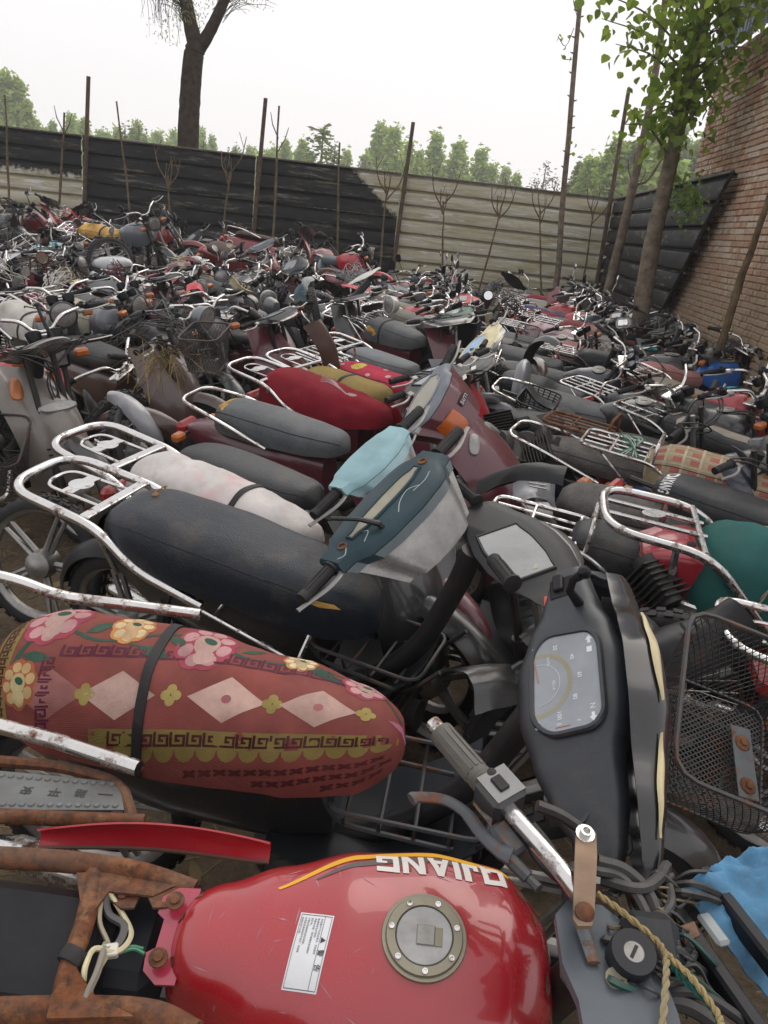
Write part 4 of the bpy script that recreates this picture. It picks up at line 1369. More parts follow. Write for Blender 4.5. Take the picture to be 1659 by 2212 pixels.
# --- motorcycle
def moto_frame_m():
    def f():
        mb = MB()
        mb.tube([(.42, 0, .88), (.40, 0, .76)], .03, 10)
        mb.tube(spline([(.40, 0, .80), (.10, 0, .72), (-.1, 0, .68)], 3), .022, 8)
        mb.tube(spline([(.41, 0, .76), (.30, 0, .45), (.24, 0, .20), (.0, 0, .17)], 4), .019, 8)
        for s in (-1, 1):
            mb.tube(spline([(-.05, s * .06, .68), (-.40, s * .09, .66), (-.78, s * .10, .70)], 3), .013, 6)
            mb.tube(spline([(-.12, s * .09, .66), (-.14, s * .09, .40), (-.12, s * .08, .22)], 3), .014, 6)
            mb.tube([(-.14, s * .08, .32), (-.62, s * .085, .29)], .018, 6)
            mb.tube([(.0, s * .06, .20), (-.01, s * .26, .24)], .010, 6)
            mb.box((-.01, s * .26, .24), (.04, .09, .022), None, .008)
        mb.tube([(0, .06, .2), (-.14, .19, .03)], .009, 6)
        return mb
    return cmesh('moto_frame', f)
def shock_m():
    def f():
        mb = MB()
        mb.tube([(-.60, 0, .30), (-.50, 0, .62)], .011, 7)
        a, b = Vector((-.595, 0, .34)), Vector((-.51, 0, .58))
        ax = (b - a).normalized(); e1 = Vector((0, 1, 0)); e2 = ax.cross(e1)
        mb.tube([a.lerp(b, k / 56) + e1 * .024 * math.cos(k * 1.0) + e2 * .024 * math.sin(k * 1.0) for k in range(57)], .0045, 4)
        return mb
    return cmesh('shock', f)
TANKS = {'std': [(-.06, .06, .775, .68), (.0, .085, .80, .66), (.10, .125, .845, .62), (.24, .150, .870, .60), (.36, .145, .865, .61), (.44, .11, .84, .64), (.47, .08, .815, .67)],
         'slim': [(-.04, .07, .78, .70), (.06, .11, .835, .65), (.20, .128, .86, .63), (.34, .12, .855, .64), (.45, .08, .82, .68)]}
def tank_fn(tab): return seat_fn(tab, n=2.35, pw=10, ph=14)
def tank_m(kind):
    return cmesh(('tank', kind), lambda: seat_mesh(tank_fn(TANKS[kind]), 26, 20), 70)
def cap_m():
    def f():
        mb = MB()
        mb.lathe([(.056, 0), (.058, .004), (.054, .008), (.043, .008), (.041, .005), (.040, .009), (.012, .012), (0, .012)], 22)
        mb.box((0, 0, .013), (.045, .012, .006), None, .002)
        return mb
    return cmesh('fuel_cap', f)
def cap2_m():
    def f():
        mb = MB()
        P = [tuple(p)[:2] for p in fillet([(-.07, -.035, 0), (.05, -.045, 0), (.075, 0, 0), (.05, .045, 0), (-.07, .035, 0)], .02, 4, True)]
        mb.prism(P, .006); mb.lathe([(.028, .006), (.027, .012), (.0, .013)], 16, T(0, 0, 0)); return mb
    return cmesh('fuel_cap_long', f)
def side_cover_m():
    def f():
        def fn(u, v):
            x = -.42 + .34 * u; z = .46 + .20 * v - .05 * u * (1 - v)
            y = .10 + .03 * math.sin(math.pi * u) * math.sin(math.pi * min(1, v * .8 + .15))
            return (x, y, z)
        return MB().shell(lambda u, v: fn(u, v), 10, 8, .004)
    return cmesh('side_cover', f, 60)
def bars_m():
    def f():
        mb = MB()
        P = fillet([(-.17, .36, .055), (-.10, .24, .075), (.01, .10, .07), (.02, .05, .0), (.02, -.05, .0), (.01, -.10, .07), (-.10, -.24, .075), (-.17, -.36, .055)], .05, 5)
        mb.tube(P, .011, 10)
        mb.box((.02, .035, 0), (.03, .022, .035), None, .004); mb.box((.02, -.035, 0), (.03, .022, .035), None, .004)
        mb.box((.01, 0, -.03), (.09, .19, .018), None, .006)
        return mb
    return cmesh('bars', f)
def switch_m():
    def f():
        mb = MB(); mb.box((0, 0, 0), (.045, .05, .045), None, .007); mb.box((-.01, 0, .025), (.02, .02, .008), None, .002); mb.box((-.022, .012, .0), (.006, .012, .012)); return mb
    return cmesh('switch', f)
def headlight_m():
    def f():
        mb = MB(); mb.lathe([(0, -.10), (.05, -.095), (.080, -.06), (.090, -.01), (.092, .0), (.096, .004), (.096, .014), (.088, .018), (.084, .012)], 22, RY(90), caps=False); return mb
    return cmesh('headlight', f)
def headlens_m():
    return cmesh('headlight_lens', lambda: MB().lathe([(.086, .012), (.07, .022), (.04, .029), (0, .032)], 22, RY(90), caps=False))
def headsq_m():
    def f():
        mb = MB()
        mb.loft([ringpts((-.09, 0, 0), .04, .035, 4, 24), ringpts((-.05, 0, 0), .085, .065, 5, 24), ringpts((.02, 0, 0), .095, .075, 6, 24), ringpts((.03, 0, 0), .09, .07, 6, 24)])
        return mb
    return cmesh('headlight_square', f)
def gauges_m():
    def f():
        mb = MB()
        for s in (-1, 1): mb.lathe([(.0, -.05), (.03, -.045), (.040, -.02), (.043, .008), (.039, .012), (.036, .006)], 18, T(.06, s * .055, .05) @ RY(-35), caps=False)
        mb.box((.05, 0, .02), (.06, .09, .03), None, .01); return mb
    return cmesh('gauges', f)
def gauge_face_m():
    def f():
        mb = MB()
        mb.lathe([(.037, .007), (0, .007)], 18, RY(-35), caps=False)
        return mb
    return cmesh('gauge_face', f)
def fork_m(dz=.69, dx=.18, y=.075):
    def f():
        mb = MB(); mb.tube([(dx, 0, -dz), (dx * .55, 0, -dz * .52)], .023, 10); mb.tube([(dx * .55, 0, -dz * .52), (0.01, 0, .0)], .0145, 8); return mb
    return cmesh(('fork_leg', dz, dx), f)
def cables_m(v):
    def f():
        r = random.Random(v); mb = MB()
        for k in range(5):
            s = r.choice((-1, 1)); y0 = s * r.uniform(.16, .26)
            P = [(-.03, y0, .0), (.05 + r.uniform(0, .05), y0 * .9, -.02 + r.uniform(0, .05)), (.11 + r.uniform(-.03, .04), y0 * .3, -.06 + r.uniform(-.05, .04)), (.02, r.uniform(-.05, .05), -.15), (-.06, r.uniform(-.05, .05), -.32)]
            mb.tube(spline(P, 5), r.choice((.0035, .004, .005)), 5)
        return mb
    return cmesh(('cables', v), f)
def basket_m(fine=1, w=.34, d=.24, h=.22, diag=True):
    def f():
        mb = MB()
        def per(t, k):      # rounded rectangle, k = 0 top .. 1 bottom
            s = 1 - .22 * k
            q = [Vector(p) for p in fillet([(-d / 2 * s, -w / 2 * s, 0), (d / 2 * s, -w / 2 * s, 0), (d / 2 * s, w / 2 * s, 0), (-d / 2 * s, w / 2 * s, 0)], .06 * s, 5, True)]
            L = [0]
            for i in range(len(q)): L.append(L[-1] + (q[(i + 1) % len(q)] - q[i]).length)
            x = (t % 1) * L[-1]
            for i in range(len(q)):
                if L[i] <= x <= L[i + 1]:
                    p = q[i].lerp(q[(i + 1) % len(q)], (x - L[i]) / max(1e-9, L[i + 1] - L[i])); break
            return Vector((p.x, p.y, -h * k))
        mb.tube([per(i / 48, 0) for i in range(48)], .006, 6, True)
        mb.tube([per(i / 48, .98) for i in range(48)], .004, 5, True)
        n = int(52 * fine)
        if diag:
            for s in (-1, 1):
                for i in range(n):
                    mb.tube([per(i / n + s * k * .10 / 6, k / 6) for k in range(7)], .0014, 3, caps=False)
        else:
            for k in range(1, 12): mb.tube([per(i / 40, k / 12) for i in range(40)], .0035, 4, True)
            for i in range(26): mb.tube([per(i / 26, 0), per(i / 26, 1)], .005, 4)
        s = .78
        m = int(16 * fine)
        for i in range(-m, m * 2):
            for sg in (-1, 1):
                pts = []
                for k in range(13):
                    x = -d / 2 * s + d * s * k / 12; y = -w / 2 * s + (w * s) * (i / m) + sg * (x + d / 2 * s) * .9 + (0 if sg > 0 else d * s * .45)
                    if abs(y) < w / 2 * s - .01: pts.append((x, y, -h + .002))
                if len(pts) > 1: mb.tube(pts, .0014, 3, caps=False)
        for y in (-.08, .08): mb.tube([(-d / 2 * s, y, -h - .003), (d / 2 * s, y, -h - .003)], .004, 5)
        return mb
    return cmesh(('basket', fine, w, d, h, diag), f)
def topbox_m(part):
    def f():
        mb = MB()
        if part == 'tub': mb.loft([ringpts((0, 0, 0), .12, .13, 4, 24, 'z'), ringpts((0, 0, .06), .165, .175, 4, 24, 'z'), ringpts((0, 0, .15), .175, .19, 5, 24, 'z')])
        else: mb.loft([ringpts((0, 0, .155), .182, .197, 5, 24, 'z'), ringpts((0, 0, .175), .182, .197, 5, 24, 'z'), ringpts((0, 0, .215), .165, .18, 4, 24, 'z'), ringpts((0, 0, .245), .11, .12, 3, 24, 'z'), ringpts((0, 0, .25), .03, .03, 2, 24, 'z')])
        return mb
    return cmesh(('topbox', part), f, 50)

COL = {'red': K('#b3192b'), 'maroon': K('#5c1526'), 'darkred': K('#7d1622'), 'black': (.011, .012, .014), 'navy': K('#1b2438'), 'blue': K('#1464b8'), 'teal': K('#22404a'),
       'green': K('#1d4a3c'), 'silver': K('#9a9da0'), 'grey': K('#5b6066'), 'white': K('#c8c6c0'), 'cream': K('#cfc49a'), 'tan': K('#a48f56'), 'brown': K('#4a3630'),
       'brick': K('#8a4744'), 'pink': K('#c08a86'), 'purple': K('#3b3f72'), 'dgrey': K('#24282c'), 'lblue': K('#a9d3da'), 'khaki': K('#7d7560'), 'cyan': K('#2f8f96')}
NB = [0]
def bike(kind, X, Y, yaw, lean=8, steer=0, z0=0, pitch=0, body='maroon', cowl='dgrey', cowl_front=None, cowl_kind='std', seat='cub', seat_mat=None, seat_col='dgrey',
         wr=0, strap=None, rack='loop', rack_mat=None, rim='alloy', basket=None, tank='std', tank_col=None, label='', group=None, name=None, lod=1, head='round', mirrors='',
         skip=(), lens_mat=None, hx=0, hz=0, rdx=0, froll=5, fs=1, ftilt=0, gauge=True, gauge_mat=None, cap='disc', indic=True, topbox=None, shield=True, wall=None):
    """one bike with all its parts; X, Y is where the middle of the seat stands"""
    NB[0] += 1
    i = NB[0]
    rr = random.Random(i * 7 + 1)
    sx = -.28
    Rm = RZ(yaw) @ RY(pitch) @ RX(lean)
    c = Rm @ Vector((sx, 0, .78))
    root = thing(name or ('step_through_motorcycle' if kind == 'cub' else 'motorcycle'), label, 'motorcycle', T(X - c.x, Y - c.y, z0) @ Rm, group)
    bc = COL[body] if isinstance(body, str) else body
    cc = COL[cowl] if isinstance(cowl, str) else cowl
    cf = cc if cowl_front is None else (COL[cowl_front] if isinstance(cowl_front, str) else cowl_front)
    sc_ = COL[seat_col] if isinstance(seat_col, str) else seat_col
    P = {'root': root}
    def part(n, me, m, col=None, M=None, parent=None):
        if n in skip: return None
        o = ob(n, me, m, parent or root, col, M); P.setdefault(n, o); return o
    # wheels
    fx = .64 if kind == 'cub' else .70
    hd = Vector((.45, 0, .98)) if kind == 'cub' else Vector((.43, 0, .95))
    fw = Vector((fx, 0, .285)) - hd
    S = T(hd.x + hx, hd.y, hd.z + hz) @ RZ(steer)
    SW = S
    S = S @ RX(froll) @ RY(-ftilt) @ SC(fs, fs, fs)
    wr_ = part('wheel', tyre_m(), RUBBER, None, T(-.62 + rdx, 0, .285) @ RY(rr.uniform(0, 360)))
    if wr_: ob('rim', rim_m(rim), ALUM if rim == 'alloy' else CHROME, wr_)
    wf = part('wheel', tyre_m(), RUBBER, None, SW @ T(*fw) @ RY(rr.uniform(0, 360)))
    if wf: ob('rim', rim_m(rim), ALUM if rim == 'alloy' else CHROME, wf)
    for s in (-1, 1): part('fork_leg', fork_m(.69, .19 if kind == 'cub' else .27), GREASE if rr.random() < .7 else ALUM, None, SW @ T(0, s * .075, 0))
    part('front_fender', fender_m(True), PAINT, bc, SW @ T(*fw))
    part('rear_fender', fender_m(False), PLAST, COL['black'], T(-.62 + rdx, 0, .285))
    part('engine', engine_m(kind), GREASE)
    if lod < 2: part('exhaust', exhaust_m(), CHROMER)
    # tail
    tl = part('tail_light', tail_m(), REDL, None, T(-.86, 0, .60) if kind == 'cub' else T(-.82, 0, .66))
    if indic:
        for s in (-1, 1):
            part('indicator', indicator_m(), AMBER, None, T(-.80, s * .15, .60))
            if lod < 2: part('indicator_stalk', stalk_m(), BLACK, None, T(-.80, 0, .60) @ (RZ(0) if s > 0 else RZ(180)) @ T(0, .05, 0))
    # seat
    sm = seat_mat or VINYL
    so = part('seat', seat_m(seat, wr, (i % 4) if wr else 0), sm, sc_)
    if so and not wr and lod < 2 and 'piping' not in skip: ob('piping', piping_m(seat), VINYL, so, COL['black'])
    if so and strap is not None:
        ob('strap', strap_m(seat, strap, .022, wr, (i % 4) if wr else 0), RUBBER, so)
    if rack: part('rack', rack_m(rack), rack_mat or CHROME, None, T(rdx * .8, 0, 0))
    part('cables', cables_m(i % 4), WIRE, COL['black'], S)
    if topbox:
        b = part('top_box', topbox_m('tub'), PLASTG, COL[topbox], T(-.82, 0, .80))
        ob('lid', topbox_m('lid'), PLASTG, b, COL['silver'])
    if kind == 'cub':
        part('body_cover', body_cub_m(), PAINT, bc)
        part('frame', cub_frame_m(), BLACK)
        if shield:
            part('leg_shield', shield_m(), PAINT, bc)
        part('rear_cowl', c2_m(cowl_kind, 'rear') if cowl_kind in C2 else cowl_m(cowl_kind, 'rear'), PLAST, cc, S)
        part('front_cowl', c2_m(cowl_kind, 'front') if cowl_kind in C2 else cowl_m(cowl_kind, 'front'), PAINT if cowl_front else PLAST, cf, S)
        if cowl_kind in C2: part('headlight_lens', c2_m(cowl_kind, 'lens'), lens_mat or LENS, None, S)
        if gauge:
            gg_ = part('gauge', c2_gauge_m(cowl_kind), gauge_mat or GAUGE, None, S)
            if gg_ and lod < 2: ob('gauge_bezel', c2_bezel_m(cowl_kind), PLAST, gg_, cc)
        for s in (-1, 1):
            y0 = .27
            Mg = S @ T(.01, s * y0, .01) @ RZ(8 * s) @ RX(-90 * s)
            part('grip', grip_m(), RUBBER, None, Mg)
            part('lever', lever_m(), ALUM, None, S @ T(.035, s * .25, .0) @ SC(1, s, 1) @ RY(20))
    else:
        part('frame', moto_frame_m(), BLACK)
        tcol = bc if tank_col is None else (COL[tank_col] if isinstance(tank_col, str) else tank_col)
        tk = part('tank', tank_m(tank), PAINT, tcol)
        if tk: ob('fuel_cap', cap_m() if cap == 'disc' else cap2_m(), ALUM if cap != 'blue' else PLAST, tk, COL['cyan'], T(.25, 0, .868 if tank == 'std' else .858) @ RY(-3))
        for s in (-1, 1):
            part('side_cover', side_cover_m(), PAINT, bc, SC(1, s, 1))
            part('shock', shock_m(), CHROMER, None, T(0, s * .11, 0))
        part('handlebar', bars_m(), CHROME if lod < 2 else (BLACK if rr.random() < .72 else CHROMER), None, S @ T(0, 0, .05))
        for s in (-1, 1):
            a, b = Vector((-.125, s * .285, .1185)), Vector((-.17, s * .362, .105))
            part('grip', grip_m(), RUBBER, None, S @ align(Vector((-.108, s * .262, .124)), b))
            part('switch_box', switch_m(), PLAST, COL['black'], S @ T(-.095, s * .235, .125) @ RZ(-30 * s))
            part('lever', lever_m(), ALUM, None, S @ T(-.055, s * .23, .115) @ SC(1, s, 1) @ RZ(24))
        if head == 'round':
            h = part('headlight', headlight_m(), PAINT, cc, S @ T(.16, 0, -.05))
            if h: ob('headlight_lens', headlens_m(), LENS, h)
        elif head == 'square':
            h = part('headlight', headsq_m(), PLAST, cc, S @ T(.16, 0, -.04))
            if h: ob('headlight_lens', MB().box((.031, 0, 0), (.006, .15, .11), None, .002), LENS, h)
        g = part('gauge_cluster', gauges_m(), PLAST, COL['black'], S)
        if g:
            for s in (-1, 1): ob('gauge_face', gauge_face_m(), GAUGE, g, None, T(.06, s * .055, .05))
        if lod < 2 and indic:
            for s in (-1, 1): part('indicator', indicator_m(), AMBER, None, S @ T(.13, s * .16, -.06))
    for ch in mirrors:
        s = 1 if ch in 'lL' else -1
        mm = part('mirror', mirror_m('round' if ch in 'lr' else 'oval'), PLAST if ch in 'LR' else CHROME, COL['black'], S @ T(-.02, s * .2, .06 if kind == 'cub' else .12) @ SC(1, s, 1) @ RZ(rr.uniform(-20, 20)))
        if mm and ch in 'lr': ob('mirror_glass', mirror_glass_m(), MIRROR, mm)
    if basket:
        part('basket', basket_m(1 if basket != 'slat' else 1, diag=basket != 'slat'), BASKET if basket != 'slat' else PLAST, COL['black'], S @ T(.27, 0, .02))
    P['S'] = S
    return P
def cowl3(P, px, z, b, n, f, prof, D, dl, rear_col, front_col, lens_m, gauge_m=None, gscale=.62, grips=True, lip=.02):
    """thick handlebar cowl: instrument face (normal n, long axis b) with its shell carried along f"""
    bpy.context.view_layer.update()
    root = P['root']; o = atZ(px[0], px[1], z)
    b = Vector(b).normalized(); n = Vector(n); n = (n - b * n.dot(b)).normalized(); x = b.cross(n)
    Mw = Matrix((x, b, n)).transposed().to_4x4(); Mw.translation = o
    M = root.matrix_world.inverted() @ Mw
    E = Mw.to_3x3().inverted() @ Vector(f).normalized()
    def ring(d, s, sy=1.0, lift=0):
        m = 26; R_ = []
        for side in (1, -1):
            for k in range(m):
                t = k / (m - 1) if side > 0 else 1 - k / (m - 1)
                y = prof[0][0] + (prof[-1][0] - prof[0][0]) * t
                h = interp(prof, y)[0]
                R_.append(Vector((side * h * s, y * sy, lift)) + E * d)
        return R_
    rc_ = ob('rear_cowl', MB().loft([ring(0, .80, .97, .004), ring(.004, .93, .99), ring(lip * .6, 1.0), ring(lip, 1.0)]), PLAST, root, rear_col, M, 40)
    sh = lambda d: 1.0 - .45 * max(0, (d / D - .35)) ** 1.4
    sy = lambda d: 1.0 - .42 * max(0, d / D - .1) ** .9
    fc_ = ob('front_cowl', MB().loft([ring(d, sh(d), sy(d)) for d in [lip + .003 + (dl - lip) * i / 6 for i in range(7)]]), PAINT, root, front_col, M, 40)
    ds = [dl + .004 + (D - dl) * i / 6 for i in range(7)]
    ob('headlight_lens', MB().loft([ring(d, sh(d) * .97, sy(d) * .98) for d in ds] + [ring(D + .010, sh(D) * .6, sy(D) * .6), ring(D + .014, .05, .1)]), lens_m, root, None, M, 50)
    if gauge_m:
        pts = [(p.x, p.y) for p in ring(0, gscale, .62)]
        g = ob('gauge', MB().prism(pts, .003, T(0, 0, .0045)), gauge_m, root, None, M)
        ob('gauge_bezel', MB().tube([(x_ * 1.04, y_ * 1.03, .006) for x_, y_ in pts], .005, 6, True), PLAST, g, rear_col)
    if grips:
        for s_ in (0, -1):
            e = Vector((0, prof[s_][0], 0)) + E * lip * .7; d = Vector((0, -1 if s_ == 0 else 1, 0))
            ob('grip', grip_m(), RUBBER, root, None, M @ align(e, e + d))
            ob('lever', lever_m(), ALUM, root, None, M @ T(.03, e.y * .93, -.02) @ SC(1, -1 if s_ == 0 else 1, 1) @ RZ(8))
    return M
def seat_at(r, f, z=.79):
    """seat centre and heading from its rear and front ends as studied"""
    a, b = atZ(*r, z), atZ(*f, z)
    return (a.x + b.x) / 2, (a.y + b.y) / 2, math.degrees(math.atan2(b.y - a.y, b.x - a.x))
# ---------------------------------------------------------------- foreground bikes
COWL['hero'] = [(-.33, .035, .018, .016), (-.28, .03, .040, .026), (-.21, .015, .066, .036), (-.13, .0, .082, .046), (-.04, .0, .108, .056), (.06, .0, .112, .056), (.13, 0, .092, .050), (.20, .0, .060, .042), (.27, .0, .044, .036), (.30, .0, .034, .030)]
COWL['teal'] = [(-.29, .01, .030, .028), (-.23, .0, .052, .040), (-.15, .0, .085, .062), (-.06, .005, .105, .085), (.03, .005, .112, .090), (.11, .0, .100, .078), (.19, .0, .060, .052), (.26, .0, .034, .032)]
SEATS['floral'] = [(-.80, .125, .80, .63), (-.63, .160, .845, .60), (-.34, .168, .840, .60), (-.10, .158, .805, .60), (.06, .130, .775, .61), (.16, .090, .750, .64)]
SEATS['longblack'] = [(-.80, .145, .805, .665), (-.64, .170, .826, .65), (-.36, .172, .812, .64), (-.10, .158, .785, .625), (.06, .138, .762, .60), (.19, .105, .730, .60)]
SEATS['bag'] = [(-.72, .16, .83, .60), (-.58, .20, .90, .56), (-.28, .20, .89, .56), (-.05, .18, .85, .58), (.08, .14, .80, .60), (.16, .10, .77, .62)]
SEATS['towel'] = [(-.72, .125, .80, .64), (-.56, .160, .838, .63), (-.30, .162, .822, .62), (-.05, .140, .785, .63), (.10, .105, .76, .645), (.16, .08, .745, .66)]
def inv(P): 
    bpy.context.view_layer.update()
    return P['root'].matrix_world.inverted()
def arc_strip(mb, P, w, off=0, M=None):
    """flat ribbon polygon along 2-D points"""
    L, Rr = [], []
    for i in range(len(P)):
        a = Vector(P[max(i - 1, 0)]); b = Vector(P[min(i + 1, len(P) - 1)]); d = (b - a).normalized(); n = Vector((-d.y, d.x))
        ww = w(i / (len(P) - 1)) if callable(w) else w
        L.append(tuple(Vector(P[i]) + n * ww)); Rr.append(tuple(Vector(P[i]) - n * ww))
    return L, Rr
# ================================================= flowered carpet seat
HX, HY, _ = seat_at((30, 1440), (870, 1610), .72)
A1 = bike('cub', HX + .015, HY + .06, -6, lean=9, steer=3, body='black', cowl=K('#363b41'), cowl_front=(.010, .010, .012), cowl_kind='hero', seat='floral', seat_col=K('#8c4a44'), seat_mat=PRINT, rack=None, lod=0, wr=.006, froll=0,
          strap=-.40, gauge=False, skip=('headlight_lens', 'inner_panel', 'piping', 'indicator', 'indicator_stalk', 'rear_cowl', 'front_cowl', 'cables', 'grip', 'lever'), shield=False,
          label='step-through bike with flowered red carpet seat cover and black speedometer cowl')
r1 = A1['root']
fl0 = seat_fn(SEATS['floral'], n=seat_n('floral', 1), wr=.006, seed=NB[0] % 4)
def fl(u, v): return fl0(u, max(.012, v - .205 + .30 * (u - .36)))       # the cover sits twisted on the seat
fx0, fL = SEATS['floral'][0][0], SEATS['floral'][-1][0] - SEATS['floral'][0][0]
AL = .46                                                           # girth in metres for v 0..1
SCL = (fL, AL)
def dz(mb, polys, off, ml=.02):
    for P in polys: drape(mb, fl, P, [tuple(range(len(P)))], off, ml, SCL)
def rect(u0, v0, u1, v1): return [(u0, v0), (u1, v0), (u1, v1), (u0, v1)]
def sq(u, v, du, dv=None):
    dv = dv or du * fL / AL
    return rect(u - du, v - dv, u + du, v + dv)
GK = ['111111', '100001', '101101', '101001', '101111', '100000']
def key_band(mb, u0, v0, du, dv, n, off, horizontal=True, rev=False):
    """running meander of n cells; each row of set cells is one bar"""
    rows = len(GK)
    for c in range(n):
        for r, row in enumerate(GK):
            k = 0
            while k < 6:
                if row[k] == '1':
                    e = k
                    while e < 6 and row[e] == '1': e += 1
                    a, b = (k / 6.3), (e / 6.3)
                    if horizontal: q = rect(u0 + (c + a) * du, v0 + r * dv / rows, u0 + (c + b) * du, v0 + (r + 1.02) * dv / rows)
                    else: q = rect(u0 + r * du / rows, v0 + (c + a) * dv, u0 + (r + 1.02) * du / rows, v0 + (c + b) * dv)
                    drape(mb, fl, q, [(0, 1, 2, 3)], off)
                    k = e
                else: k += 1
so = A1['seat']
GOLD, PURP, WHITE, PINK, DPINK, GRN, YEL = K('#8f8048'), K('#6b2540'), K('#cda79c'), K('#d8798c'), K('#9c2540'), K('#1f5a4a'), K('#d8c56a')
def pr(name, mb, col): ob(name, mb, PRINT, so, col)
mb = MB(); dz(mb, [rect(.035, .30, .085, .94)], .0006); dz(mb, [rect(.33, .265, .985, .335), rect(.30, .20, .335, .335)], .0006)
for k in range(13):                                     # lace scallops under the lower band
    u = .385 + k * .047; P = [(u + .023 * math.cos(R(a)), .268 - .045 * math.sin(R(a))) for a in range(0, 181, 30)]
    dz(mb, [P], .0006)
pr('gold_band', mb, GOLD)
mb = MB(); key_band(mb, .345, .277, .0365, .050, 17, .0011); pr('gold_band_meander', mb, K('#4a2420'))
mb = MB(); key_band(mb, .043, .32, .034, .046, 13, .0011, False); pr('gold_band_meander', mb, K('#4a2420'))
mb = MB(); key_band(mb, .205, .60, .037, .052, 20, .0009); key_band(mb, .17, .31, .034, .048, 6, .0009, False)
pr('purple_meander', mb, K('#5a1e3c'))
for u in (.36, .60, .80, .20):
    mb = MB(); dz(mb, [[(u - .085, .455), (u, .365), (u + .085, .455), (u, .545)]], .0008); pr('diamond', mb, K('#c7a79b') if u > .3 else K('#a8716c'))
mb = MB(); dz(mb, [[(.955, .455), (1.0, .40), (1.0, .51)]], .0008); pr('diamond', mb, K('#c97a9a'))
mb = MB()
for u in (.60, .80): dz(mb, [ellipse(u, .455, .011, .017, 0, 12)], .0013, .01)
pr('diamond_ring', mb, K('#b06a70'))
mb = MB()
for u in (.285, .48, .70, .905):
    for a in range(4): dz(mb, [ellipse(u + .012 * math.cos(a * 1.57), .455 + .022 * math.sin(a * 1.57), .011, .019, 0, 10)], .0008 + a * .0001, .01)
pr('yellow_blossom', mb, K('#b0a15c'))
# flowers
def flower(u, v, s, pinks, rot=0):
    a_, b_, c_, d_ = MB(), MB(), MB(), MB()
    q = fL / AL
    for k in range(8):
        t = rot + k * .785
        dz(a_, [ellipse(u + s * .58 * math.cos(t), v + s * .58 * q * math.sin(t), s * .46, s * .42 * q, 0, 12)], .0009 + .0001 * (k % 3), .015)
        dz(b_, [ellipse(u + s * .66 * math.cos(t + .1), v + s * .66 * q * math.sin(t + .1), s * .25, s * .22 * q, 0, 10)], .0014, .015)
    dz(c_, [ellipse(u, v, s * .42, s * .42 * q, 0, 12)], .0017, .012)
    dz(c_, [ellipse(u + s * .1, v - s * .5 * q, s * .34, s * .28 * q, 0, 10)], .0016, .012)
    dz(d_, [ellipse(u + s * .06, v + s * .1 * q, s * .22, s * .16 * q, .4, 10)], .0021, .012)
    pr('flower_petals', a_, pinks[0]); pr('flower_petal_tips', b_, pinks[1]); pr('flower_throat', c_, pinks[2]); pr('flower_heart', d_, GRN)
PK = (K('#a8485c'), K('#c9999a'), K('#c9a79e')); OR = (K('#b86a48'), K('#cdb07c'), K('#cfbd8c'))
flower(.155, .80, .072, PK); flower(.515, .69, .066, PK, .4); flower(.335, .755, .046, (K('#c98a52'), K('#ddc79a'), K('#d9b58a'))); flower(.12, .49, .050, OR, .2)
flower(.73, .70, .040, (K('#cf9a62'), K('#e0d0a8'), K('#d9c59a')), .2); flower(.89, .655, .055, PK, .1)
mb = MB()
def vine(P, w):
    L, Rr = arc_strip(mb, [tuple(p)[:2] for p in spline([(a, b, 0) for a, b in P], 4)], w)
    n = len(L); drape(mb, fl, L + Rr, [(i, i + 1, n + i + 1, n + i) for i in range(n - 1)], .0008, .02, SCL)
vine([(.21, .72), (.27, .675), (.33, .68), (.40, .72), (.45, .73)], .006); vine([(.575, .66), (.63, .64), (.70, .65), (.78, .67), (.84, .68)], .006)
vine([(.13, .70), (.105, .63), (.10, .56), (.09, .44)], .007); vine([(.33, .68), (.36, .66), (.40, .65)], .004); vine([(.94, .61), (.965, .56), (.985, .52)], .005)
for u, v, a, l in [(.27, .735, .5, .035), (.41, .63, -.4, .045), (.62, .70, .6, .03), (.79, .64, -.35, .05), (.15, .60, -.2, .04), (.45, .69, -.6, .03)]:
    c, s = math.cos(a), math.sin(a)
    dz(mb, [[(u + (x * c - y * s), v + (x * s + y * c) * 1.6) for x, y in ((-l, 0), (-.3 * l, .35 * l), (.4 * l, .30 * l), (l, 0), (.4 * l, -.30 * l), (-.3 * l, -.35 * l))]], .0010)
pr('vine_and_leaves', mb, GRN)
mb = MB()                                               # petal lattice on the lower side
for r in range(5):
    for k in range(20):
        for a in (.7, -.7):
            u_, v_ = .30 + k * .034 + (r % 2) * .017, .185 - r * .045
            if v_ - .205 + .30 * (u_ - .36) > .03: dz(mb, [ellipse(u_, v_, .019, .007, a, 8)], .0007)
pr('petal_lattice', mb, K('#5e2a2a'))
# side rails of the luggage frame and the maker plate
mb = MB()
Lx = inv(A1)
def LP(P, px, py, z): return P @ atZ(px, py, z)
mb.tube(fillet([LP(Lx, -60, 1235, .80), LP(Lx, 30, 1250, .79), LP(Lx, 130, 1290, .74), LP(Lx, 260, 1305, .74), LP(Lx, 432, 1328, .73)], .06, 4), .016, 10)
ob('luggage_rail', mb, CHROMER, r1)
mb = MB(); mb.tube([LP(Lx, -80, 1548, .70), LP(Lx, 120, 1600, .70), LP(Lx, 300, 1660, .70)], .016, 10); ob('luggage_rail', mb, CHROMER, r1)
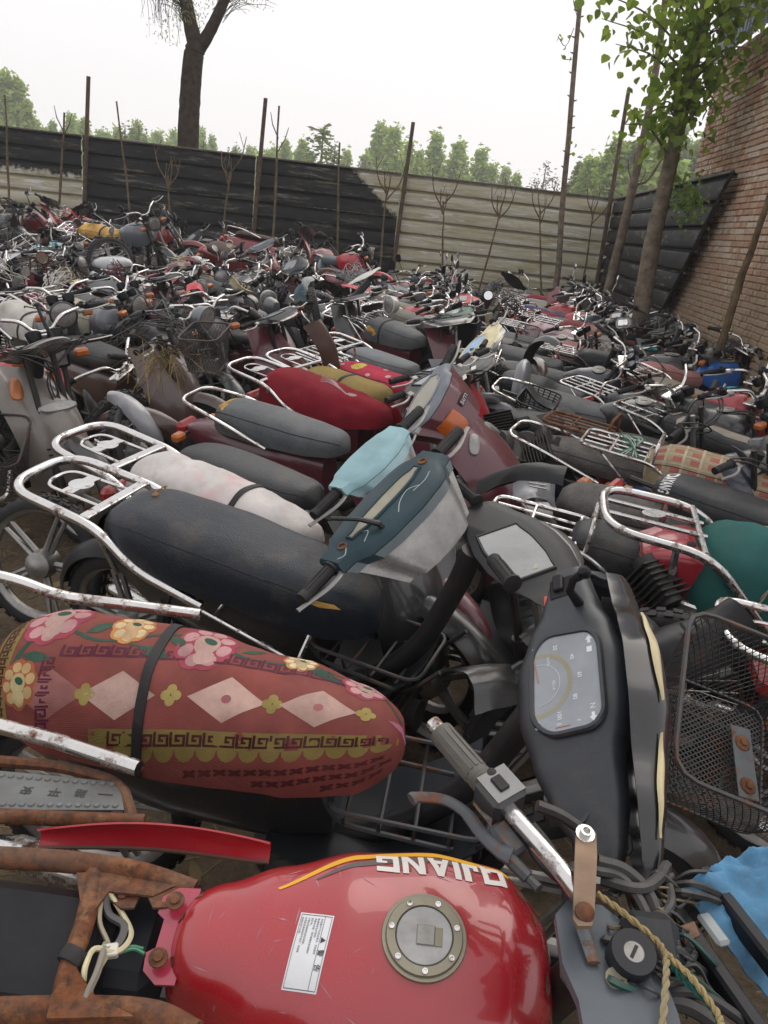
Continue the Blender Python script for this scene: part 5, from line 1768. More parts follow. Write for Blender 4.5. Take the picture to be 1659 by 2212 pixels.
# speedometer cowl, broken loose and rolled towards the right
S1 = A1['S'] @ T(.015, -.155, .015) @ RX(17)
SH = mat('scuffed cowl plastic', K('#272c32'), .36, dust=.14, vary=.08, bump=.15, bscale=300, stain=.2)
ob('rear_cowl', cowl_m('hero', 'rear'), SH, r1, None, S1)
def shiftF(M): return S1 @ CF0 @ T(.060, -.02, -.016) @ RY(-58) @ SC(.9, 1, 1.35) @ CF0.inverted()
fr = ob('front_cowl', cowl_m('hero', 'front'), PLASTG, r1, (.010, .010, .012), shiftF(None) @ T(0, 0, 0))
def strip_lens(v0, y0, y1, w):
    def f(u, v):
        g = cowl_fn('hero', 'front'); uu = (y0 + (y1 - y0) * u + .33) / .63
        p = Vector(g(uu, v0 + (v - .5) * w * math.sin(math.pi * (u * .9 + .05)))); c = Vector((0, 0, 0)); d = (p - Vector((c.x, p.y, c.z))).normalized()
        return p + d * (.004 + .004 * math.sin(math.pi * v))
    return MB().shell(f, 14, 5, .002)
YL = mat('yellowed lens', (.50, .42, .22), .3, coat=.3, dust=.3, vary=.1)
ob('running_light', strip_lens(.84, -.05, .16, .10), YL, fr)
ob('running_light', strip_lens(.84, -.27, -.10, .10), YL, fr)
gl = [( -.062, .075), (-.035, .108), (.052, .098), (.068, .07), (.070, -.075), (.050, -.098), (-.030, -.100), (-.062, -.065)]
gp = [tuple(p)[:2] for p in fillet([(x, y, 0) for x, y in gl], .022, 4, True)]
hb = .0555
GM = S1 @ CF0 @ T(.0, .01, hb)
mb = MB(); mb.tube([(x * 1.04, y * 1.03, .004) for x, y in gp], .006, 6, True); ob('gauge_rim', mb, SH, r1, None, GM)
gz_ = ob('gauge', MB().prism(gp, .0055), mat('hazed gauge glass', (.27, .30, .33), .24, coat=.5, dust=.25, vary=.12, stain=.1), r1, None, GM)
DZ = .0059
mb = MB()
cxg, cyg = -.052, .004                                   # dial centre: text up is +x, text right is -y
def dial(ang, rad): return (cxg + rad * math.cos(R(ang)), cyg + rad * math.sin(R(ang)))
for k, tx in enumerate(('0', '20', '40', '60', '80', '100', '120')):
    a = 95 - k * 31
    x, y = dial(a, .083); flat_text(mb, tx, .0085, T(x, y, DZ) @ RZ(-90), .01)
for q, h, x, y in (('km/h', .007, -.030, .052), ('N', .010, .052, -.062), ('E', .008, -.012, -.085), ('F', .007, .025, -.085)):
    flat_text(mb, q, h, T(x, y, DZ) @ RZ(-90))
flat_text(mb, '4514', .007, T(-.020, -.002, DZ) @ RZ(-90))
for x, y, s in ((.052, .078, 1), (.052, -.082, -1)):     # turn arrows
    mb.prism([(0, .010 * s), (.007, 0), (.003, 0), (.003, -.008 * s), (-.003, -.008 * s), (-.003, 0), (-.007, 0)], .0003, T(x, y, DZ - .0003))
mb.box((.052, .056, DZ), (.010, .012, .0004))
mb.tube([dial(108 - 4 * i, .044) + (DZ,) for i in range(0, 50)], .0005, 3)
ob('gauge_lettering', mb, FLAT, gz_, K('#d4d9dc'))
mb = MB()
for k in range(64):
    a = 97 - k * 3.05; r0 = .060; r1_ = .068 if k % 2 else .070
    mb.box((0, 0, 0), (r1_ - r0, .0012, .0003), T(*dial(a, (r0 + r1_) / 2), DZ) @ RZ(a))
ob('gauge_ticks', mb, FLAT, gz_, K('#a89a5c'))
mb = MB(); x, y = dial(97, .03); mb.box((0, 0, 0), (.055, .0018, .0004), T(x, y + .003, DZ + .0004) @ RZ(100)); x, y = (-.005, -.090); mb.box((x, y, DZ + .0003), (.028, .0016, .0004), None)
ob('gauge_needle', mb, FLAT, gz_, K('#b06a50'))
mb = MB(); mb.lathe([(.020, .0), (.020, .004), (.013, .004), (.012, -.004), (0, -.004)], 18, S1 @ CF0 @ T(.005, -.225, .034)); ob('bolt_boss', mb, SH, r1)
mb = MB(); mb.lathe([(.0095, .0), (.0095, .003), (0, .003)], 8, S1 @ CF0 @ T(.005, -.225, .032)); ob('rusty_bolt', mb, RUST, r1)
mb = MB(); mb.tube(fillet([(.0, 0, 0), (.022, 0, 0), (.022, -.03, 0), (0, -.03, 0)], .008, 4), .0035, 6, M=S1 @ CF0 @ T(.052, -.255, .0)); ob('cowl_tab', mb, SH, r1)
mb = MB(); mb.box((-.005, .245, .040), (.055, .055, .012), S1 @ CF0, .004); sw = ob('switch_panel', mb, PLAST, r1, COL['black'])
mb = MB(); mb.box((-.012, .255, .049), (.022, .040, .010), S1 @ CF0, .003); mb.box((-.045, .245, .02), (.012, .02, .012), S1 @ CF0, .002); ob('headlamp_switch', mb, PLAST, r1, (.012, .012, .014))
mb = MB(); mb.box((-.046, .232, .026), (.014, .030, .016), S1 @ CF0, .003); ob('red_switch', mb, PLASTG, r1, K('#c8452f'))
mb = MB(); mb.tube([Vector(p) for p in ((0, 0, 0), (0, .004, .045), (.015, .012, .062), (.035, .012, .068))], [.011, .008, .008, .010], 8, M=S1 @ CF0 @ T(.03, .19, .04)); mb.lathe([(0, .013), (.010, .009), (.013, 0), (.010, -.009), (0, -.013)], 10, S1 @ CF0 @ T(.03 + .045, .20, .115)); ob('mirror_stub', mb, PLAST, r1, COL['black'])
for a_, b_ in (((1108, 1262, 1.02), (1025, 1158, 1.03)),):
    ob('grip', cmesh('grip', None) if 'grip' in CACHE else grip_m(), RUBBER, r1, None, align(LP(Lx, *a_), LP(Lx, *b_)))
# wire basket hung on the nose
ob('front_basket', basket_m(1.5, .40, .34, .22), BASKET, r1, (.02, .022, .026), A1['S'] @ T(.43, .02, -.10) @ RZ(-12) @ RX(22) @ RY(14))
mb = MB(); mb.box((0, 0, 0), (.05, .17, .003), None, .001); bp_ = ob('basket_plate', mb, STEEL, r1, K('#4c5358'), A1['S'] @ T(.47, .075, -.285) @ RZ(-2) @ RX(22) @ RY(14))
for y in (-.055, .045):
    mb = MB(); mb.lathe([(.02, 0), (.018, .003), (.009, .004), (.008, .009), (0, .010)], 10, T(0, y, .0015)); ob('rusty_bolt', mb, RUST, bp_)
# wire carriers over the footboards
def carrier(seed):
    def f():
        mb = MB()
        for y in (-.11, .11):
            mb.tube(fillet([(-.14, y, .10), (-.10, y, .0), (.20, y, -.02), (.30, y, .10)], .05, 4), .0065, 6)
        for x in (-.08, .0, .08, .16): mb.tube(fillet([(x, -.13, .05), (x, -.11, -.01), (x, .11, -.01), (x, .13, .05)], .03, 3), .005, 5)
        mb.tube(fillet([(-.12, -.13, .06), (.24, -.13, .05), (.24, .13, .05), (-.12, .13, .06)], .05, 4, True), .006, 6, True)
        return mb
    return cmesh(('carrier', seed), f)
def footwell():
    def fn(u, v):
        y = (u - .5) * 2; x = -.12 + .46 * v
        z = .36 + .05 * abs(y) ** 2 + .55 * max(0, v - .55) ** 1.6 + .22 * max(0, .22 - v)
        return (x, -y * .17, z)
    mb = MB().shell(fn, 12, 16, .004)
    for k in range(5): mb.box((.30 + .012 * k, -.10, .46 + .02 * k), (.006, .07, .004), None)
    return mb
for PP in (A1,):
    ob('foot_panel', cmesh('footwell', footwell), PLAST, PP['root'], K('#24282d'))
    ob('foot_carrier', carrier(0), BASKET, PP['root'], (.03, .038, .048), T(.13, 0, .50))
# ================================================= black seat bike
HX, HY, HA = seat_at((260, 1110), (820, 1290), .72)
A2 = bike('cub', HX + .02, HY, HA + 2, lean=9, steer=46, hx=.12, rdx=-.18, fs=.92, froll=4, body='black', cowl=(.012, .013, .015), cowl_front=(.010, .010, .012), cowl_kind='flat', seat='longblack', seat_col=K('#1b222b'), rack='hoop', lod=0, strap=None, skip=('inner_panel', 'indicator', 'indicator_stalk', 'tail_light', 'lever', 'cables'), shield=False,
          label='step-through bike with long plain black seat and big chrome luggage hoop')
ob('foot_panel', CACHE['footwell'], PLAST, A2['root'], K('#24282d'))
ob('foot_carrier', carrier(0), BASKET, A2['root'], (.022, .024, .028), T(.13, 0, .50))
mb = MB(); mb.tube([(-.42, -.165, .60), (.05, -.17, .50)], .008, 8); mb.tube([(-.30, -.165, .575), (-.27, -.13, .63)], .008, 6); mb.tube([(0, -.168, .512), (.02, -.12, .60)], .008, 6); ob('side_rail', mb, CHROME, A2['root'])
def twist(P, r, turns, off=0):
    Q = spline(P, 14); out = []
    for i, p in enumerate(Q):
        a = i * turns + off; t = (Q[min(i + 1, len(Q) - 1)] - Q[max(i - 1, 0)]).normalized(); n = t.orthogonal().normalized()
        out.append(p + (n * math.cos(a) + t.cross(n) * math.sin(a)) * r)
    return out
mb = MB()
for o_ in (0, math.pi): mb.tube(twist([(-.70, .13, .80), (-.66, .02, .815), (-.58, -.10, .74), (-.55, -.17, .66)], .004, .55, o_), .0035, 5)
mb.lathe([(.0, -.012), (.012, -.006), (.012, .006), (0, .012)], 8, T(-.66, .03, .82)); ob('twisted_tie', mb, CLOTH, A2['root'], K('#a07a52'))
mb = MB(); drape(mb, seat_fn(SEATS['longblack'], n=seat_n('longblack', 0), pw=9), [(.80, .16), (.86, .155), (.92, .18), (.90, .21), (.84, .20)], [(0, 1, 2, 3, 4)], .0012, .012, (.92, .44)); ob('seat_tear', mb, FOAM, A2['seat'])
# ================================================= towel bike with teal cowl
HX, HY, HA = seat_at((270, 1010), (720, 1160), .72)
A3 = bike('cub', HX, HY, HA, lean=9, steer=-10, rdx=-.08, froll=19, ftilt=10, hz=.03, fs=1.0, body='black', cowl=K('#274650'), cowl_front=K('#274650'), cowl_kind='teal', seat='towel', seat_col=K('#c4bdb9'), seat_mat=TOWEL2, wr=.013, strap=-.16, rack='hoop', lod=0, gauge=False, skip=('indicator', 'indicator_stalk', 'cables', 'rear_cowl', 'front_cowl', 'headlight_lens', 'grip', 'lever'),
          label='bike with pinkish white towel strapped over its seat and dark teal cowl')
M3 = cowl3(A3, (838, 1080), 1.03, (.50, .72, .46), (-.42, -.34, .82), (.80, -.12, -.56), [(-.27, .040), (-.225, .044), (-.195, .074), (-.10, .088), (.02, .094), (.11, .088), (.16, .078), (.185, .050), (.23, .042)], .17, .045, K('#22383f'), K('#22383f'), LENS,
     mat('cream gauge', K('#8a8670'), .3, coat=.5, dust=.35), .24)
SCR = mat('scratch', (.30, .36, .38), .6, dust=0, vary=.05)
for P in ([(.06, .08), (.035, .05), (.045, .0), (.07, -.04)], [(.05, .14), (.06, .10), (.055, .05)], [(.0, -.16), (.03, -.13), (.05, -.17)], [(.01, -.2), (.03, -.23), (.02, -.25)]):
    mb = MB(); L, Rr = arc_strip(mb, [tuple(p)[:2] for p in spline([(a, b, 0) for a, b in P], 6)], lambda t: .0014); n = len(L)
    mb.add([(x, y, .0) for x, y in L + Rr], [(i, i + 1, n + i + 1, n + i) for i in range(n - 1)], M3 @ T(0, 0, .0050)); ob('scratch', mb, SCR, A3['root'])
for y in (.175, -.205):
    mb = MB(); mb.lathe([(.014, 0), (.014, .004), (.009, .004), (.008, -.003), (0, -.003)], 14, M3 @ T(0, y, .004)); ob('bolt_cup', mb, RUST, A3['root'])
mb = MB(); mb.tube([(0, 0, 0), (0, -.01, .03), (-.05, -.03, .05), (-.13, -.05, .05)], [.010, .009, .0065, .006], 8, M=M3 @ T(.06, -.10, -.01)); ob('mirror_stub', mb, BLACK, A3['root'])
# ================================================= red covered seat, maroon cowl
HX, HY, HA = seat_at((550, 810), (870, 890), .74)
SEATS['redc'] = [(-.76, .13, .80, .62), (-.58, .165, .85, .60), (-.30, .165, .835, .60), (-.05, .14, .795, .61), (.12, .10, .765, .63), (.20, .07, .745, .65)]
A5 = bike('cub', HX, HY, HA, lean=9, steer=-4, body=K('#571426'), cowl='black', cowl_kind='std', seat='redc', seat_col=K('#951d30'), seat_mat=CLOTH, wr=.011, rack='loop', lod=0, skip=('inner_panel', 'cables'), 
          label='maroon bike with bright red cloth seat cover printed with a grey wing')
rs = seat_fn(SEATS['redc'], n=2.3, wr=.011, seed=NB[0] % 4)
mb = MB()
for k in range(6):
    a, b_ = (.43 + .012 * k, .60 - .03 * k), (.60 + .022 * k, .47 - .012 * k)
    L, Rr = arc_strip(mb, [tuple(p)[:2] for p in spline([(a[0], a[1], 0), ((a[0] + b_[0]) / 2, (a[1] + b_[1]) / 2 + .03, 0), (b_[0], b_[1], 0)], 5)], lambda t: .010 * (.35 + t * .65))
    n = len(L); drape(mb, rs, L + Rr, [(i, i + 1, n + i + 1, n + i) for i in range(n - 1)], .0012, .02, (.96, .46))
drape(mb, rs, ellipse(.735, .435, .035, .035, .3, 10), [tuple(range(10))], .0012, .02, (.96, .46))
ob('wing_print', mb, PRINT, A5['seat'], K('#b9a3a3'))
# ================================================= grey split seat, maroon cowl with name plate
HX, HY, HA = seat_at((452, 862), (768, 962), .74)
A4 = bike('cub', HX, HY, -22, lean=9, steer=-30, hx=.14, hz=.05, froll=10, ftilt=38, fs=1.1, body=K('#571426'), cowl=K('#6f757c'), cowl_front=K('#571426'), cowl_kind='big', seat='cub', seat_col=K('#4a4f54'), seat_mat=VINYLD, rack='rail', lod=0,
          skip=('headlight_lens', 'cables', 'leg_shield', 'rear_cowl', 'front_cowl', 'gauge', 'grip', 'lever'), label='maroon step-through bike with grey seat split at the tail showing yellow foam')
M4 = cowl3(A4, (918, 858), 1.08, (.30, .72, .62), (-.78, -.30, .52), (.86, .10, -.42), [(-.21, .036), (-.17, .045), (-.14, .085), (-.06, .105), (.04, .105), (.11, .088), (.15, .050), (.19, .040)], .20, .165, K('#6f757c'), K('#571426'), mat('maroon nose', K('#571426'), .28, coat=.8, dust=.25),
     mat('yellowed dial', K('#8f8b78'), .3, coat=.5, dust=.3), .66)
E4 = M4.to_3x3().inverted() @ (A4['root'].matrix_world.to_3x3().inverted() @ Vector((.86, .10, -.42)).normalized())
def at4(x, y, d): return Vector((x, y, 0)) + E4 * d
mb = MB(); mb.loft([[at4(x * k, -.055 - .085 * q, d) for x, q in ((-.112, 0), (-.108, .5), (-.08, .95), (0, 1.12), (.08, .95), (.108, .5), (.112, 0))] for d, k in ((.075, 1.0), (.11, .99), (.15, .90), (.18, .72))]); ob('orange_indicator', mb, mat('orange lens', (.50, .11, .012), .25, coat=.5, dust=.25), A4['root'], None, M4, 50)
for sx_ in (-1, 1):
    mb = MB(); mb.prism([(-.014, -.032), (.014, -.032), (.014, .032), (-.014, .032)], .002); pl = ob('name_plate', mb, FLAT, A4['root'], K('#2c2024'), M4 @ Matrix.Translation(at4(sx_ * .1065, .02, .10)) @ RY(90 * sx_))
    mb = MB(); flat_text(mb, 'LUYE', .018, T(0, 0, .0025) @ RZ(-90 * sx_), .015); ob('lettering', mb, FLAT, pl, K('#c4babc'))
bpy.context.view_layer.update()
X4 = Vector((.80, -.48, .36)).normalized(); Z4 = Vector((-.40, .02, .92)); Z4 = (Z4 - X4 * Z4.dot(X4)).normalized(); Y4 = Z4.cross(X4)
W4 = Matrix((X4, Y4, Z4)).transposed().to_4x4() @ SC(1.1, 1.15, 1.1); W4.translation = atZ(1085, 985, .76) - W4.to_3x3() @ Vector((.60, 0, .62))
APM = A4['root'].matrix_world.inverted() @ W4
def on_ap(u, v, off=.002):
    e = .02; p = APM @ Vector(ap(u, v)); n = (APM @ Vector(ap(u, v + e)) - p).cross(APM @ Vector(ap(u + e, v)) - p).normalized()
    if n.dot(APM.to_3x3() @ Vector((1, 0, 0))) < 0: n = -n
    return Matrix.Translation(p + n * off) @ n.to_track_quat('Z', 'Y').to_matrix().to_4x4()
ob('front_apron', MB().shell(ap, 30, 26, .004), PAINT, A4['root'], K('#571426'), APM, sharp=60)
mb = MB(); mb.lathe([(.030, 0), (.030, .004), (.022, .006), (0, .006)], 18); ob('badge', mb, CHROME, A4['root'], None, on_ap(.52, .88))
for u in (.22, .74):
    mb = MB(); mb.loft([ringpts((0, 0, -.004), .062, .030, 2.6, 18, 'z'), ringpts((0, 0, .010), .056, .026, 2.6, 18, 'z'), ringpts((0, 0, .016), .03, .012, 2.4, 18, 'z')], True); ob('front_indicator', mb, LENS, A4['root'], None, on_ap(u, .72) @ RZ(70 if u > .5 else -70))
# ================================================= green cloth and red tail box
HX, HY, HA = seat_at((1535, 1165), (1830, 1240), .72)
B0 = bike('moto', HX + .01, HY - .22, -8, lean=10, steer=10, body='red', cowl='black', seat='bag', seat_col=K('#2c6a66'), seat_mat=CLOTH, wr=.014, rack=None, lod=0, skip=('tail_light', 'indicator'), label='motorcycle with red tail box and green cloth roped over its seat')
RB_ = B0['root']
mb = MB()
mb.tube(fillet([(-.30, .20, .55), (-.50, .19, .70), (-.66, .175, .86), (-1.02, .16, .90), (-1.02, -.16, .90), (-.66, -.175, .86), (-.50, -.19, .70), (-.40, -.20, .60)], .12, 7), .0165, 12)
for y in (-.045, .05): mb.tube([(-.66, y, .862), (-1.015, y, .90)], .0095, 8)
mb.tube([(-.68, -.17, .862), (-.68, .17, .862)], .011, 8)
for s in (-1, 1): mb.tube(fillet([(-.78, s * .168, .875), (-.76, s * .16, .66), (-.50, s * .15, .60)], .06, 4), .013, 8)
mb.prism(ellipse(-.84, .02, .045, .03, .3, 14), .002, T(0, 0, .888)); ob('rack', mb, mat('chipped chrome', (.60, .59, .58), .16, metal=1.0, dust=.25, rust=.42, vary=.06), RB_)
mb = MB(); mb.loft([ringpts((-.86, 0, .70), .095, .085, 5, 20), ringpts((-.80, 0, .71), .120, .10, 5, 20), ringpts((-.70, 0, .715), .130, .108, 6, 20), ringpts((-.66, 0, .715), .12, .10, 6, 20)]); tbx = ob('tail_box', mb, PAINT, RB_, K('#a51c30'))
mb = MB()
for k in range(9): mb.box((-.855, 0, .63 + .018 * k), (.012, .165, .006))
ob('ribbed_reflector', mb, REDL, tbx)
mb = MB(); mb.lathe([(.016, 0), (.016, .004), (0, .005)], 14, T(-.70, -.04, .82)); ob('lock', mb, RUBBER, tbx)
mb = MB(); gg = seat_fn(SEATS['bag'], n=2.3, wr=.014, seed=NB[0] % 4)
for o_ in (0, math.pi): mb.tube([Vector(p) + Vector((0, 0, .006)) for p in twist([gg(.30, .92), gg(.32, .7), gg(.36, .45), gg(.33, .25), gg(.25, .05)], .0035, .6, o_)], .0032, 5)
ob('rope', mb, CLOTH, RB_, K('#b5ab96'))
mb = MB(); mb.box((-.80, -.15, .56), (.06, .055, .09), None, .012); ob('indicator', mb, AMBER, RB_); mb = MB(); mb.box((-.74, -.15, .57), (.06, .05, .075), None, .01); ob('indicator_housing', mb, PLAST, RB_, K('#5f8f8a'))
# ================================================= grey apron bike at the left edge
pz = atZ(70, 890, .68)
Z1 = bike('cub', pz.x - .70 * math.cos(R(-24)), pz.y - .70 * math.sin(R(-24)) + .06, -24, lean=6, steer=-6, body=K('#2c2b2a'), cowl=K('#2c3034'), cowl_front=K('#2c3034'), cowl_kind='round', ftilt=30, froll=0, seat='cub', seat_col='black', rack='loop', lod=0,
          skip=('inner_panel', 'leg_shield'), label='grey apron step-through bike with amber front indicator beside the rosy red tank')
def apz(u, v):
    y = (u - .5) * 2; z = .30 + .60 * v
    w = .20 * (.50 + .50 * math.sin(math.pi * (.14 + .64 * v)))
    x = .66 - .30 * v ** 1.3 + .13 * math.sin(v * 2.9) - .20 * abs(y) ** 1.9 - .04 * math.exp(-((abs(y) - .55) / .12) ** 2)
    return (x, -y * w, z)
ob('front_apron', MB().shell(apz, 34, 28, .004), mat('dusty grey paint', K('#78716a'), .34, coat=.5, dust=.3, vary=.1), Z1['root'], sharp=60)
def on_apz(u, v, off=.002):
    e = .02; p = Vector(apz(u, v)); n = (Vector(apz(u, v + e)) - p).cross(Vector(apz(u + e, v)) - p).normalized()
    if n.x < 0: n = -n
    return Matrix.Translation(p + n * off) @ n.to_track_quat('Z', 'Y').to_matrix().to_4x4()
for u in (.24, .78):
    mb = MB(); mb.loft([ringpts((0, 0, -.01), .068, .034, 2.6, 20, 'z'), ringpts((0, 0, .014), .062, .030, 2.6, 20, 'z'), ringpts((0, 0, .026), .04, .016, 2.4, 20, 'z')], True); ob('front_indicator', mb, AMBER, Z1['root'], None, on_apz(u, .84) @ RZ(75 if u > .5 else -75))
mb = MB(); mb.loft([ringpts((0, 0, -.004), .10, .030, 2.4, 20, 'z'), ringpts((0, 0, .008), .09, .022, 2.4, 20, 'z')], True); ob('clear_strip', mb, LENS, Z1['root'], None, on_apz(.55, .72))
mb = MB()
for k in range(3): mb.box((0, 0, 0), (.006, .06, .008), Matrix.Translation(Vector(apz(.78, .30 + .05 * k)) + Vector((.004, -.004, 0))) @ RZ(-28))
ob('vent_slots', mb, RUBBER, Z1['root'])
mb = MB(); mb.tube([(0, 0, 0), (-.01, -.01, .10), (-.01, -.01, .20)], [.010, .010, .007], 8, M=Z1['S'] @ T(-.05, .16, .03)); mb.lathe([(0, .012), (.010, .008), (.012, 0), (.009, -.009), (0, -.012)], 10, Z1['S'] @ T(-.06, .15, .24)); ob('mirror_stub', mb, RUBBER, Z1['root'])
# ================================================= red tank motorcycle at the front, seat removed
A0 = thing('motorcycle', 'red tanked motorcycle with its seat missing and rusty subframe bare', 'motorcycle', T(.005, 1.145, 0) @ RZ(-1.5) @ RX(20))
bpy.context.view_layer.update()
Q = A0.matrix_world.inverted()
def L0(px, py, z): return Q @ atZ(px, py, z)
QT = [(-.245, .088, .812, .70), (-.17, .108, .832, .68), (-.09, .146, .858, .65), (.02, .190, .884, .61), (.14, .206, .893, .60), (.24, .196, .885, .61), (.305, .150, .855, .64), (.335, .10, .82, .68)]
qf = seat_fn(QT, n=2.45, pw=11, ph=14)
qx0, qL = QT[0][0], QT[-1][0] - QT[0][0]
tk = ob('tank', seat_mesh(qf, 44, 34), GLOSS, A0, K('#9c0b1c'), sharp=70)
def qtop(x, y):
    hw = interp(QT, x)[0]; t = max(-1, min(1, y / hw))
    c = -spow(t, 2.45 / 2); v = math.acos(max(-1, min(1, c))) / math.pi
    return qf((x - qx0) / qL, v)
mb = MB()
fpl = [(-.212, -.068), (-.240, -.070), (-.262, -.054), (-.266, -.030), (-.254, -.022), (-.254, .018), (-.266, .026), (-.266, .050), (-.245, .066), (-.212, .068)]
mb.prism(fpl, .006, T(0, 0, .797) @ RY(-4)); ob('mounting_flange', mb, GLOSS, tk, K('#a02540'))
for y in (-.041, .039):
    mb = MB(); mb.lathe([(.014, 0), (.014, .002), (.0135, .003), (.007, .0035), (.007, .008), (0, .0085)], 14, T(-.242, y, .802)); ob('rusty_bolt', mb, RUST, tk)
cz = Vector(qtop(.125, 0)).z
CM = T(.125, 0, cz - .006) @ RY(-2) @ SC(.88, .88, 1)
mb = MB(); mb.lathe([(.064, 0), (.067, .004), (.066, .006), (.061, .006), (.059, .010), (.046, .010), (.045, .007), (.044, .0075)], 40, CM, caps=False); ob('cap_ring', mb, mat('dull brass ring', (.26, .24, .18), .42, metal=.7, dust=.3, vary=.1), tk)
mb = MB(); mb.lathe([(.0445, .007), (.043, .0095), (0, .0095)], 36, CM); cp = ob('fuel_cap', mb, mat('pitted zinc', (.34, .34, .34), .5, metal=.5, dust=.25, vary=.25, bump=.2, stain=.3), tk)
for k in range(7):
    a = k * 2 * math.pi / 7 + .3
    mb = MB(); mb.lathe([(.0048, 0), (.0046, .002), (.0028, .002), (.0026, .0006), (0, .0006)], 10, CM @ T(.0525 * math.cos(a), .0525 * math.sin(a), .010)); ob('cap_screw', mb, CHROME, tk)
mb = MB(); mb.box((.002, 0, .0105), (.028, .030, .003), CM, .001); ob('keyhole_flap', mb, ALUM, cp)
mb = MB(); mb.box((.022, -.001, .0099), (.012, .028, .002), CM, .0005); ob('flap_recess', mb, mat('dull brass', (.22, .20, .14), .5, metal=.5, dust=.3), cp)
# sticker
SX, SY = -.030, -.030
def sticker(poly, off, mb, ml=.012):
    c, s = math.cos(R(-6)), math.sin(R(-6))
    V2 = [(SX + x * c - y * s, SY + x * s + y * c) for x, y in poly]
    return V2
def stk(mb, verts, faces, off, ml=.012): drape(mb, qtop, sticker(verts, off, mb), faces, off, ml)
mb = MB(); stk(mb, [(-.024, -.048), (.024, -.048), (.024, .048), (-.024, .048)], [(0, 1, 2, 3)], .0006); st = ob('warning_sticker', mb, FLAT, tk, K('#d4d6d8'))
mb = MB()
for x0, y0, x1, y1 in ((-.022, -.046, .022, -.0452), (-.022, .0452, .022, .046), (-.022, -.046, -.0214, .046), (.0214, -.046, .022, .046), (.0118, -.046, .0124, .046)): stk(mb, [(x0, y0), (x1, y0), (x1, y1), (x0, y1)], [(0, 1, 2, 3)], .0010)
def stext(s, h, x, y, bold=0):
    vs, fs, wd, ht = text2d(s, bold)
    if not vs: return
    k = h / ht
    stk(mb, [(x + q * k, y - p * k) for p, q in vs], fs, .0011, None)
stext('警', .0085, .0172, -.002, .01); stext('告', .0085, .0172, -.020, .01)
for i, s in enumerate(('您须遵守下列安全事项，否则要导', '致事故发生的危险：', '须戴安全帽，保护眼睛及穿显眼的', '保护衣。', '不要在喝酒或吃药后驾驶。', '在道路湿滑或视界不良时，须减速', '须读好用户手册。')):
    vs, fs, wd, ht = text2d(s); hgt = .0030
    if vs: stext(s, hgt, .0085 - i * .0046, .042 - wd * hgt / ht / 2)
stk(mb, [(.0135, .018), (.0205, .014), (.0135, .010)], [(0, 1, 2)], .0011)
ob('sticker_lettering', mb, FLAT, st, K('#22252a'))
# maker name on the far shoulder, reading from the other side
BLK = {'Q': [[(0, 0), (.26, 0), (.26, 1), (0, 1)], [(.26, 0), (.74, 0), (.74, .24), (.26, .24)], [(.26, .76), (.74, .76), (.74, 1), (.26, 1)], [(.74, 0), (1, 0), (1, 1), (.74, 1)], [(.55, .36), (.72, .36), (1.08, -.16), (.86, -.16)]],
       'J': [[(.40, .24), (.70, .24), (.70, 1), (.40, 1)], [(.0, 0), (.70, 0), (.70, .24), (.0, .24)], [(0, .24), (.22, .24), (.22, .42), (0, .42)]], 'I': [[(0, 0), (.28, 0), (.28, 1), (0, 1)]],
       'A': [[(0, 0), (.27, 0), (.62, 1), (.36, 1)], [(.98, 0), (.71, 0), (.36, 1), (.62, 1)], [(.26, .18), (.72, .18), (.66, .38), (.32, .38)]],
       'N': [[(0, 0), (.25, 0), (.25, 1), (0, 1)], [(.72, 0), (.97, 0), (.97, 1), (.72, 1)], [(.0, 1), (.28, 1), (.97, 0), (.69, 0)]],
       'G': [[(0, 0), (.26, 0), (.26, 1), (0, 1)], [(.26, 0), (.98, 0), (.98, .24), (.26, .24)], [(.26, .76), (.98, .76), (.98, 1), (.26, 1)], [(.72, .24), (.98, .24), (.98, .54), (.72, .54)], [(.52, .40), (.72, .40), (.72, .54), (.52, .54)]]}
def tank_word(off, du, dv, col, name):
    mb = MB(); x = 0; pos = []
    for ch in 'QJIANG': pos.append((ch, x)); x += max(p[0] for P in BLK[ch] for p in P[:4] if p[0] <= 1) + .14
    k = .20 / x
    for ch, x0 in pos:
        for n, P in enumerate(BLK[ch]):
            q = []
            for a, b_ in P:
                w_ = x0 + a; e = w_ / x - .5
                q.append((((.245 - w_ * k + .10 * k * (b_ - .5)) - qx0) / qL + du, .667 - (b_ - .5) * .082 + .06 * e * e + dv))
            drape(mb, qf, q, [tuple(range(len(q)))], off + n * .00008, .012, (qL, .5))
    ob(name, mb, FLAT, tk, col)
tank_word(.0008, 0, 0, K('#d6d2ce'), 'tank_lettering'); tank_word(.0004, .006, .010, K('#7a3426'), 'lettering_shadow')
mb = MB(); L, Rr = arc_strip(mb, [tuple(p)[:2] for p in spline([(.27, .60, 0), (.38, .67, 0), (.52, .725, 0), (.66, .735, 0), (.78, .725, 0), (.86, .71, 0)], 6)], lambda t: .017 * math.sin(math.pi * min(1, t * .75 + .05)) + .002)
n = len(L); drape(mb, qf, L + Rr, [(i, i + 1, n + i + 1, n + i) for i in range(n - 1)], .0007, .012, (qL, .5)); ob('yellow_stripe', mb, FLAT, tk, K('#d9a012'))
mb = MB(); L, Rr = arc_strip(mb, [tuple(p)[:2] for p in spline([(.36, .62, 0), (.46, .665, 0), (.56, .69, 0), (.68, .697, 0), (.80, .68, 0)], 6)], lambda t: .014 * math.sin(math.pi * min(1, t * .85 + .05)) + .001)
n = len(L); drape(mb, qf, L + Rr, [(i, i + 1, n + i + 1, n + i) for i in range(n - 1)], .0006, .012, (qL, .5)); ob('grey_stripe', mb, FLAT, tk, K('#55504e'))
mb = MB(); rs_ = random.Random(4)
